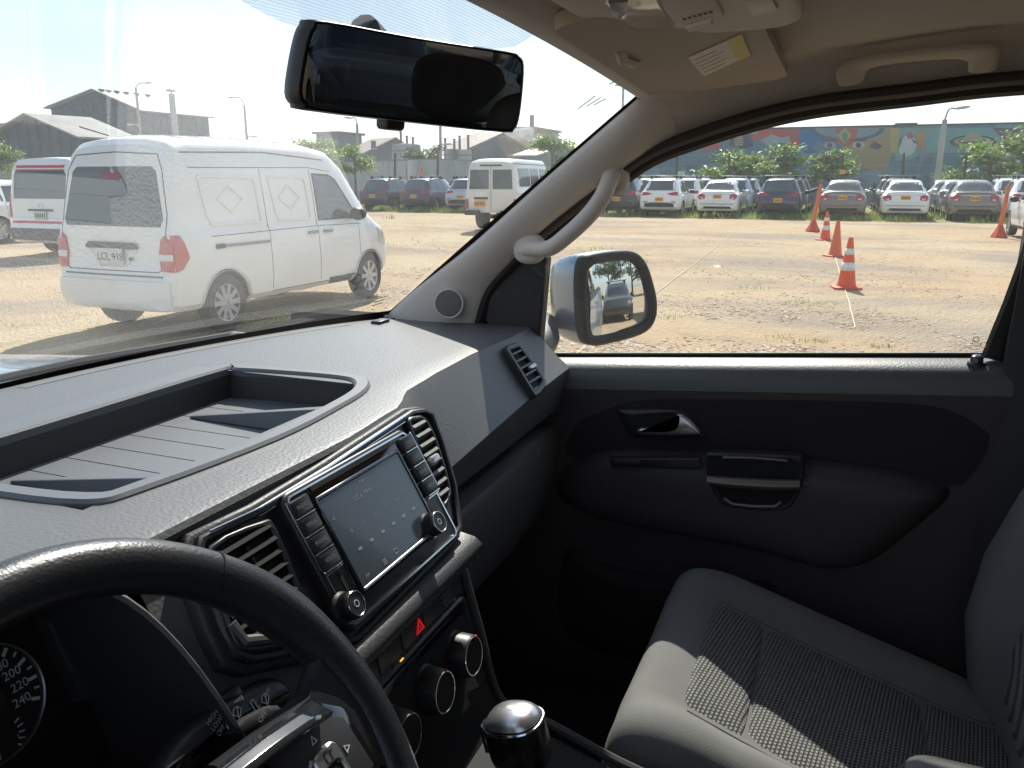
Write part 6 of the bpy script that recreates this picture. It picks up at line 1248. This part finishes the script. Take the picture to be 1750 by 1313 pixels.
L3 = [opx(*p) for p in ((1172, 36), (1216, 22), (1220, 28), (1178, 42))]; b = MB(); b.slab(ocp, L3, .004, .008, .002); b.build('cover_lip', M_PILL, oc)
L4 = [opx(*p) for p in ((1272, -6), (1284, 22), (1330, 10), (1318, -12))]; b = MB(); b.slab(ocp, L4, -.002, .004, .002); b.build('switch_cover', mat('switch_beige', (.55, .49, .41), .5), oc)
# folded roof grab handle above the window
gh = smooth_poly([V((.628, .028, 1.676)), V((.606, .030, 1.692)), V((.595, .005, 1.704)), V((.588, -.06, 1.709)), V((.586, -.13, 1.712)), V((.598, -.155, 1.707)), V((.625, -.160, 1.688))], 6)
gi = smooth_poly([V((.636, -.004, 1.678)), V((.622, -.008, 1.689)), V((.616, -.02, 1.694)), V((.613, -.06, 1.697)), V((.613, -.105, 1.698)), V((.620, -.124, 1.694)), V((.634, -.128, 1.684))], 6)
b = MB(); rows_ = []
for f, dp in ((0, .0), (.06, -.003), (.2, -.004), (.5, -.004), (.8, -.002), (.95, .0), (1, .003)): rows_.append([a.lerp(c, f) + V((-.35, 0, .9)).normalized() * dp for a, c in zip(gh, gi)])
b.grid(rows_); b.build('roof_grab_handle', mat('grab_beige', (.50, .43, .36), .6), HL, smooth=60)
# ------------------------------------------------------------------ passenger door
def zsill(y): return lerp(1.231, 1.286, (.481 - y) / .69)
DRS = empty('passenger_door'); DRS.parent = PK
PROF = [(.765, .004), (.752, .002), (.735, .000), (.716, -.004), (.704, -.013), (.699, -.026), (.698, -.045), (.700, -.075), (.703, -.12), (.705, -.17), (.703, -.25), (.70, -.33), (.70, -.45), (.70, -.62)]
YD = [.62 - .02 * k for k in range(46)]
b = MB(); b.grid([[V((x, y, zsill(y) + dz)) for (x, dz) in PROF[:7]] for y in YD]); b.build('window_sill', M_SILL, DRS, smooth=60)
b = MB(); b.grid([[V((x + (.0 if j else .0), y, zsill(y) + dz)) for j, (x, dz) in enumerate(PROF[6:])] for y in YD]); DP = b.build('door_card', M_DOOR, DRS, smooth=60)
b = MB(); b.tube([V((.757, y, zsill(y) + .005)) for y in YD[3:]], .004, 6); b.build('sill_wiper', M_FRIT, DRS)
DF = PF((.702, 0, 0), (0, -1, 0), (0, 0, 1))
def dpx(*pp): return [DF.at(*p) for p in pp]
def dome(pf, outline, h, name, m, par, rings=7, w0=-.004, pw=.5, sm=4):
    o_ = [tuple(p)[:2] for p in smooth_poly([V((*p, 0)) for p in outline], sm, True)]; cx_ = sum(p[0] for p in o_) / len(o_); cy2 = sum(p[1] for p in o_) / len(o_); secs = [[pf(u, v, w0) for u, v in o_]]
    for k in range(rings): f = 1 - k / rings * .995; hh = h * (1 - f ** 4) ** pw; secs.append([pf(cx_ + (u - cx_) * f, cy2 + (v - cy2) * f, hh) for u, v in o_])
    b = MB(); b.loft(secs); return b.build(name, m, par, smooth=70)
dome(DF, dpx((968, 775), (985, 728), (1020, 693), (1075, 675), (1200, 671), (1400, 671), (1560, 676), (1650, 690), (1685, 715), (1690, 760), (1660, 810), (1615, 830), (1400, 800), (1200, 785), (1040, 785)), .004, 'door_insert', M_DOORI, DP, pw=.35)
AR = dome(DF, dpx((952, 832), (972, 795), (1040, 768), (1200, 770), (1380, 783), (1520, 800), (1605, 825), (1620, 850), (1560, 905), (1490, 958), (1430, 972), (1380, 960), (1240, 925), (1050, 890), (970, 862)), .042, 'armrest_bulge', M_DOOR, DP, 10, pw=.45)
# inner handle
HDL = dome(DF, dpx((1050, 703), (1062, 697), (1150, 696), (1178, 702), (1200, 722), (1213, 742), (1205, 749), (1085, 749), (1070, 742)), .010, 'handle_bezel', M_SATIN, DP, 5, pw=.25, sm=3)
DF2 = PF((.691, 0, 0), (0, -1, 0), (0, 0, 1))
def d2(*pp): return [DF2.at(*p) for p in pp]
b = MB(); b.slab(DF2, [tuple(p)[:2] for p in smooth_poly([V((*p, 0)) for p in d2((1080, 712), (1120, 706), (1160, 706), (1188, 722), (1196, 738), (1150, 742), (1092, 742))], 3, True)], -.004, .0012); b.build('handle_recess_shade', M_SHADE, DP)  # flush black plate, its colour stands for the recess shade
b = MB(); b.slab(DF2, [tuple(p)[:2] for p in smooth_poly([V((*p, 0)) for p in d2((1097, 729), (1140, 731), (1156, 726), (1160, 712), (1158, 706), (1170, 708), (1188, 722), (1199, 738), (1180, 741), (1098, 740))], 3, True)], .001, .013, .004); b.build('door_release', M_SILV, DP, smooth=60)
# pull cup in the armrest
AF = PF((.661, 0, 0), (0, -1, 0), (0, 0, 1))
def apx(*pp): return [AF.at(*p) for p in pp]
def rnd_out(pp, n=3): return [tuple(p)[:2] for p in smooth_poly([V((*p, 0)) for p in pp], n, True)]
cup = rnd_out(apx((1206, 778), (1230, 774), (1350, 778), (1372, 784), (1374, 815), (1362, 850), (1335, 872), (1245, 866), (1222, 845), (1208, 812)))
b = MB(); b.ring(AF, cup, inset(cup, .007), -.02, .004, .003); b.build('pull_cup_frame', M_SOFT, DP); b = MB(); b.slab(AF, inset(cup, .006), -.004, .0012); b.build('pull_cup_shade', M_SHADE, DP)  # cup hollow is a flat plate darkened to look shaded
b = MB(); b.tube([AF(u, v, .006) for u, v in apx((1210, 818), (1250, 822), (1320, 826), (1368, 826))], [.010, .0115, .0115, .010], 12, ell=.8); b.build('pull_handle', mat('pull_bronze', (.20, .155, .135), .35, .5), DP)
b = MB(); b.tube([AF(u, v, .002) for u, v in apx((1236, 781), (1290, 782), (1346, 787))], .0028, 8); b.build('cup_upper_lip', MATS['pull_bronze'], DP); b = MB(); b.tube([AF(u, v, .004) for u, v in apx((1238, 850), (1252, 860), (1290, 864), (1325, 864), (1336, 856))], .0032, 8); b.build('cup_lower_lip', MATS['pull_bronze'], DP)
b = MB(); b.slab(AF, apx((1040, 783), (1196, 782), (1198, 798), (1190, 801), (1044, 797)), -.01, .003, .002); sw_ = b.build('switch_plate', M_SATIN, DP); b = MB(); b.slab(AF, apx((1052, 785), (1095, 785), (1095, 792), (1052, 792)), .003, .007, .002); b.build('window_switch', M_SOFT, DP)
lk = V((.722, -.198, zsill(-.198) - .002)); b = MB(); b.lathe([(.009, -.01), (.0088, .008), (.0075, .0125), (.004, .0145)], lk, (0, 0, 1), 20); b.build('lock_pin', mat('lock_pin', (.05, .05, .055), .2), DRS); b = MB(); b.lathe([(.013, 0), (.012, .003)], lk, (0, 0, 1), 20); b.build('lock_collar', M_SATIN, DRS)
b = MB(); b.box((.71, .16, .70), (.03, .86, .35)); b.build('door_lower', M_DOOR, DRS)
dome(DF, dpx((960, 940), (1040, 960), (1200, 985), (1330, 1000), (1300, 1110), (1100, 1130), (960, 1080)), .03, 'door_pocket', M_DOORI, DP, 6)
# mirror sail panel
sl = [ux(*p, .706) for p in ((934, 440), (920, 606), (905, 618), (855, 580), (828, 548), (835, 505), (870, 455), (905, 430))]; b = MB(); b.add(sl + [p + V((.03, 0, 0)) for p in sl], [tuple(range(8)), tuple(range(15, 7, -1))] + [(k, (k + 1) % 8, (k + 1) % 8 + 8, k + 8) for k in range(8)]); b.build('mirror_sail', mat('sail_plastic', (.026, .021, .023), .6), DRS, bevel=.004)
# window frame at the rear, and the glass
fr = [ux(1697, 612, .735), ux(1712, 575, .73), ux(1735, 520, .715), ux(1765, 440, .70), ux(1800, 330, .68)]; b = MB(); b.tube(fr, .016, 8, ell=.6); b.build('rear_window_channel', MATS['door_frame_black'], DRS)
b = MB(); b.grid([[V((lerp(.757, .684, f), y, lerp(zsill(y), seal(min(.297, y)) + .01 if y < .297 else lerp(1.60, 1.30, (y - .297) / .30), f))) for f in (0, .2, .4, .6, .8, 1)] for y in [.50 - .02 * k for k in range(39)]]); SG = b.build('side_window', glass_mat('side_glass', (.93, .965, .955), .9, .012), DRS)
GF = PF((.7535, 0, 0), (0, -1, 0), (-.12, 0, 1)); M_ETCH = mat('etched_mark', (.22, .19, .15), .6)
def gpx(*p): return GF.at(*p)
b = MB(); u, v = gpx(1668, 580); b.ring(GF, circ(.0042, 24, u, v), circ(.0035, 24, u, v), -.001, 0); b.ring(GF, circ(.0030, 24, u, v), circ(.0026, 24, u, v), -.001, 0)
u, v = gpx(1681, 590); b.ring(GF, circ(.004, 24, u, v), circ(.0034, 24, u, v), -.001, 0)
for (px, py, w_) in ((1668, 585, .014), (1668, 588, .016), (1666, 591, .012), (1656, 594, .010)):
    u, v = gpx(px, py)
    for k in range(7): b.slab(GF, rrect(w_ / 11, .0008, .0002, 1, u + (k - 3) * w_ / 7, v), -.0004, 0)
b.build('glass_mark', M_ETCH, DRS)
# outside skin of the door and body, sill to floor
b = MB(); b.grid([[V((.80 + .03 * math.sin(math.pi * f), y, lerp(zsill(y) - .03, .45, f))) for f in (0, .15, .3, .5, .7, 1)] for y in (1.0, .6, .2, -.2, -.6, -1.35)]); b.build('body_side', M_BODY, PK)
b = MB(); b.grid([[V((x, y, zsill(y) - .008 + (0 if x < .79 else -.02))) for x in (.768, .785, .802)] for y in (1.0, .6, .2, -.2, -.6, -1.35)]); b.build('belt_line', M_BLACK, PK)
# ------------------------------------------------------------------ outside mirror
MO = ux(1052, 510, .98); Mi = PF(MO, V((.80, -.60, .0)), V((.042, .056, 1))); WM = empty('door_mirror'); WM.parent = PK
def mpx(*p, w=0): return Mi.at(*p, w)
fo = rnd_out([mpx(*p) for p in ((992, 448), (1012, 436), (1070, 431), (1096, 446), (1110, 480), (1118, 520), (1112, 552), (1090, 570), (1040, 584), (1010, 588), (994, 572), (988, 500))], 4)
b = MB(); cx_ = sum(p[0] for p in fo) / len(fo); cy2 = sum(p[1] for p in fo) / len(fo); secs = []
for (f, w_, sh) in ((1.0, .0, 0), (1.04, -.02, 0), (1.03, -.045, 0), (.97, -.075, -.006), (.84, -.105, -.012), (.55, -.130, -.02), (.15, -.138, -.025)): secs.append([Mi(cx_ + (u - cx_) * f + sh, cy2 + (v - cy2) * f, w_) for u, v in fo])
b.loft(secs, True, True); b.build('mirror_shell', M_BODY, WM, smooth=60)
b = MB(); b.ring(Mi, inset(fo, -.003), inset(fo, .018), -.012, .012, .006); b.build('mirror_bezel', mat('mirror_bezel', (.004, .0048, .0065), .5, spec=.2), WM, smooth=60)
gl_ = rnd_out([mpx(*p) for p in ((1004, 452), (1050, 441), (1078, 452), (1092, 480), (1098, 520), (1090, 548), (1060, 562), (1012, 574), (1006, 510))], 4); MG = mat('mirror_silver', (.78, .80, .80), .0, 1.0); gcx = sum(p[0] for p in gl_) / len(gl_); gcy = sum(p[1] for p in gl_) / len(gl_); b = MB(); b.loft([[Mi(gcx + (u - gcx) * f, gcy + (v - gcy) * f, .0085 - ((u - gcx) ** 2 + (v - gcy) ** 2) * f * f / 2.4) for u, v in gl_] for f in [1 - k / 14 * .999 for k in range(15)]], True, False); b.build('mirror_glass', MG, WM, smooth=80)
b = MB(); A0 = ux(920, 585, .78); A1 = ux(960, 560, .92); b.tube(smooth_poly([A0 + V((-.03, .02, -.02)), (A0 + A1) / 2 + V((0, .02, -.015)), A1 + V((.03, .06, 0))], 5), .036, 12, ell=.75); b.build('mirror_arm', M_BLACK, WM)
# ------------------------------------------------------------------ rear-view mirror
RL, RR_ = ud(508, 114, .625), ud(886, 164, .775); _nh = (RR_ - RL).cross(V((0, 0, 1))).normalized(); Rm = PF((RL + RR_) / 2, RR_ - RL, V((0, 0, 1)) + _nh * .115); RV = empty('rear_view_mirror'); RV.parent = PK
def rm(*p, w=0): return Rm.at(*p, w)
ho = rnd_out([rm(*p) for p in ((514, 62), (524, 42), (545, 34), (700, 62), (862, 88), (884, 96), (893, 112), (890, 165), (884, 206), (876, 222), (856, 226), (690, 209), (528, 190), (508, 180), (498, 160), (504, 110))], 3)
cx_ = sum(p[0] for p in ho) / len(ho); cy2 = sum(p[1] for p in ho) / len(ho); b = MB(); secs = [[Rm(cx_ + (u - cx_) * f, cy2 + (v - cy2) * f, w_) for u, v in ho] for (f, w_) in ((.93, .002), (.97, .005), (1.0, .002), (1.0, -.012), (.94, -.026), (.72, -.036), (.2, -.040))]; b.loft(secs); b.build('mirror_housing', mat('mirror_case', (.018, .016, .016), .4), RV, smooth=60)
b = MB(); b.slab(Rm, [(cx_ + (u - cx_) * .945, cy2 + (v - cy2) * .92) for u, v in ho], -.002, .0055); b.build('mirror_glass', mat('mirror_dim', (.26, .26, .285), .0, 1.0), RV)
u, v = rm(680, 212); b = MB(); b.slab(PF(Rm(u, v, -.006), Rm.ex, Rm.ey), rrect(.020, .012, .004, 4), -.012, .004, .003); b.build('dip_tab', MATS['mirror_case'], RV)
b = MB(); b.tube([Rm(0, .0, -.035), Rm(0, .03, -.06), ws(.04, .90, -.002)], [.010, .011, .018], 12); b.build('mirror_stem', MATS['mirror_case'], RV)
# ------------------------------------------------------------------ passenger seat
def seat(name, cxs_, sy=0.0):
    t = empty(name); t.parent = PK; T = lambda x, y, z: V((cxs_ + x * .93, y + sy, z - .052))
    # cushion sections from the back of the seat to its front
    stn = [(-.30, .845, .900 - .05, .24), (-.22, .852, .885, .245), (-.12, .880, .915, .25), (-.02, .910, .945, .255), (.06, .936, .968, .258), (.12, .958, .985, .258), (.165, .972, .988, .256), (.195, .970, .975, .25), (.212, .945, .945, .243), (.217, .90, .90, .238), (.205, .84, .84, .232), (.18, .79, .79, .225)]
    def sec(y, zc, zb, hw_):
        h = [(0, zc), (.06, zc), (.115, zc + .002), (.145, zc + .004), (.158, zc + .004), (.185, lerp(zc, zb, .75)), (.215, zb), (hw_ - .012, zb - .014), (hw_, zb - .05), (hw_ - .006, zb - .10), (hw_ - .02, min(zb - .11, .79))]
        return [T(-x, y, z) for x, z in reversed(h[1:])] + [T(x, y, z) for x, z in h]
    S_ = []; 
    P = smooth_poly([V((*q[:3],)) for q in stn], 3); Hh = smooth_poly([V((q[3], 0, 0)) for q in stn], 3)
    for p, h_ in zip(P, Hh): S_.append(sec(p.x, p.y, p.z, h_.x))
    b = MB(); b.loft(S_, False, False); b.build('cushion', M_SEAT, t, smooth=70)
    ZT = [(p.x, p.y) for p in P if p.x < .20][:22]
    # woven centre panel, sewn in three pads
    for (y0, y1) in ((-.27, -.165), (-.160, .055), (.060, .135)):
        b = MB(); rows_ = []
        for i in range(15):
            y = lerp(y0, y1, i / 14); zc = lin(ZT, y); e = min(1, min(i, 14 - i) / 1.6) ** .5; row = []
            for j in range(17):
                x = lerp(-.152, .152, j / 16); ex_ = min(1, min(j, 16 - j) / 2.0) ** .5; row.append(T(x, y, zc + .0030 + .0050 * e * ex_))
            rows_.append(row)
        b.grid(rows_); b.build('woven_pad', M_WEAVE, t, smooth=70)
    for s in (1, -1):
        P = [T(s * .155, y, lin(ZT, y) + .0032) for y in [lerp(-.26, .128, k / 12) for k in range(13)]]; b = MB(); b.tube(P, .0018, 6); b.build('piping', mat('piping', (.10, .10, .10), .9), t)
        pass
    # backrest
    bs = []
    for (z, y, hw_, bl) in ((.80, -.27, .215, .01), (.88, -.262, .225, .035), (.98, -.268, .242, .055), (1.08, -.29, .252, .062), (1.18, -.315, .25, .055), (1.28, -.345, .238, .04), (1.36, -.372, .215, .02), (1.41, -.395, .18, .005), (1.425, -.42, .13, 0)):
        h = [(0, y), (.08, y), (.13, y + .004), (.152, y + .004), (.18, y + bl * .7), (hw_ - .02, y + bl), (hw_ - .004, y + bl - .012), (hw_, y - .03), (hw_ - .006, y - .08), (hw_ - .03, y - .12)]
        bs.append([T(-x, yy, z) for x, yy in reversed(h[1:])] + [T(x, yy, z) for x, yy in h])
    Q = []
    for i in range(len(bs) - 1):
        for k in range(3): Q.append([a.lerp(c, k / 3) for a, c in zip(bs[i], bs[i + 1])])
    Q.append(bs[-1]); b = MB(); b.loft(Q, True, True); b.build('backrest', M_SEAT, t, smooth=70)
    b = MB(); rows_ = []
    for i in range(20):
        z = lerp(.90, 1.34, i / 19); y = lin([(.88, -.262), (.98, -.268), (1.08, -.29), (1.18, -.315), (1.28, -.345), (1.36, -.372)], z); e = min(1, min(i, 19 - i) / 3) ** .5; rows_.append([T(lerp(-.15, .15, j / 14), y + .002 + .010 * e * min(1, min(j, 14 - j) / 2) ** .5, z) for j in range(15)])
    b.grid(rows_); b.build('woven_back_pad', M_WEAVE, t, smooth=70)
    b = MB(); b.loft(superell(.135, .05, .095, T(0, -.43, 1.535), .6)); b.build('headrest', M_SEAT, t, smooth=70)
    for s in (1, -1): b = MB(); b.tube([T(s * .05, -.42, 1.40), T(s * .05, -.425, 1.47)], .007, 8); b.build('headrest_post', M_CHROME, t)
    b = MB(); b.box(T(0, -.05, .73), (.44, .44, .14)); b.build('seat_base', M_SATIN, t, bevel=.01); return t
seat('passenger_seat', .408); seat('driver_seat', -.385, -.16)
# ------------------------------------------------------------------ floor, bulkhead, rear of the cab
b = MB(); b.box((0, -.15, .60), (1.52, 2.5, .06)); b.build('cabin_floor', M_CARPET, PK)
b = MB(); b.box((0, .98, .93), (1.52, .04, .70)); b.build('bulkhead', M_CARPET, PK)
b = MB(); b.grid([[V((x, y, z)) for (y, z) in ((.50, .63), (.75, .66), (.90, .80), (.95, .95))] for x in (.13, .4, .69)]); b.build('footwell', M_CARPET, PK)
for s in (1, -1): b = MB(); b.box((s * .745, .80, .93), (.05, .46, .72)); b.build('kick_panel', M_CARPET, PK)
b = MB(); b.box((0, -1.36, .98), (1.5, .05, .72)); b.build('rear_bulkhead', M_DOOR, PK)
b = MB(); b.grid([[V((x, y, z)) for x in (-.60, 0, .60)] for (y, z) in ((-1.35, 1.34), (-1.30, 1.66))]); b.build('rear_window', glass_mat('rear_glass', (.30, .33, .33), .9), PK)
b = MB(); b.box((0, -1.315, 1.69), (1.35, .06, .08)); b.build('rear_header', M_HEAD, PK)
for s in (1, -1):
    b = MB(); b.box((s * .655, -1.33, 1.50), (.11, .08, .36)); b.build('rear_corner_pillar', M_PILL, PK)
    b = MB(); b.loft([[V((s * xx, yy, z)) for (xx, yy) in ((.675 + dx, -.27 - .02 * k), (.705 + dx, -.232), (.745 + dx, -.232), (.745 + dx, -.46), (.66 + dx, -.46))] for k, (z, dx) in enumerate(((.62, .0), (1.0, .0), (1.30, 0), (1.69, -.045)))], True, True); b.build('door_pillar', M_PILL if s < 0 else mat('pillar_lower', (.030, .028, .029), .6), PK, smooth=30)
    b = MB(); b.box((s * .735, -.85, 1.0), (.07, .86, .62)); b.build('rear_door_card', M_DOOR, PK)
    b = MB(); b.grid([[V((s * x, y, z)) for y in (-.46, -.9, -1.30)] for (x, z) in ((.745, 1.31), (.665, 1.70))]); b.build('rear_side_window', glass_mat('tinted_glass', (.22, .25, .25), .9), PK)
b = MB(); b.loft([[V((x, y, z)) for (y, z) in ((-.85, .80), (-.83, .95), (-.90, 1.0), (-1.10, .97), (-1.14, 1.05), (-1.22, 1.40), (-1.30, 1.42), (-1.32, .80))] for x in (-.68, -.3, 0, .3, .68)], True, True); b.build('rear_bench', M_SEAT, PK, bevel=.03)
for x in (-.38, .38): b = MB(); b.loft(superell(.13, .05, .085, V((x, -1.24, 1.50)), .6)); b.build('rear_headrest', M_SEAT, PK, smooth=70)
b = MB(); b.box((-.745, .10, .93), (.07, .86, .60)); b.build('driver_door_card', M_DOOR, PK)
b = MB(); b.tube([V((-p.x, p.y, p.z)) for p in sealpath], .016, 8); b.build('driver_door_seal', M_RUB, PK)
# ------------------------------------------------------------------ bonnet and wipers beyond the glass
b = MB(); b.grid([[V((x, y, 1.245 - .075 * (y - 1.0) / 1.1 - .07 * (x / .8) ** 2 - .10 * max(0, (y - 1.9) / .3) ** 2 + (.012 if .32 < abs(x) < .62 else 0))) for x in [-.82 + .0547 * k for k in range(31)]] for y in [1.03 + .058 * k for k in range(21)]]); b.build('bonnet', M_BODY, PK, smooth=60)
b = MB(); b.grid([[V((x, yfront(x) + .005 + d, 1.262 - d * .35)) for x in [-.8 + .08 * k for k in range(21)]] for d in (0, .05, .10, .16)]); b.build('cowl', M_BLACK, PK)
b = MB(); p = uz(400, 572, 1.285); b.tube([p + V((-.06, .02, .0)), p, p + V((.05, .0, -.01))], [.006, .012, .006], 8, ell=.5); b.tube([p, p + V((-.3, .02, .012)), p + V((-.62, .05, .01))], .006, 6); b.build('wiper_arm', M_BLACK, PK)
# ================================================================== the hazy air of the lot
HZ = bpy.data.materials.new('haze'); HZ.use_nodes = True; nt = HZ.node_tree; nt.nodes.clear(); o = nt.nodes.new('ShaderNodeOutputMaterial'); pv = nt.nodes.new('ShaderNodeVolumePrincipled')
pv.inputs['Color'].default_value = (.86, .92, .95, 1); pv.inputs['Density'].default_value = 0.0010; pv.inputs['Anisotropy'].default_value = 0.3; nt.links.new(pv.outputs[0], o.inputs['Volume'])
b = MB(); b.box((70, 10, 7.0), (1190, 1080, 16.4)); hz = b.build('haze', HZ, smooth=None); tag(hz, 'pale hazy air over the whole lot', 'haze', kind='stuff')
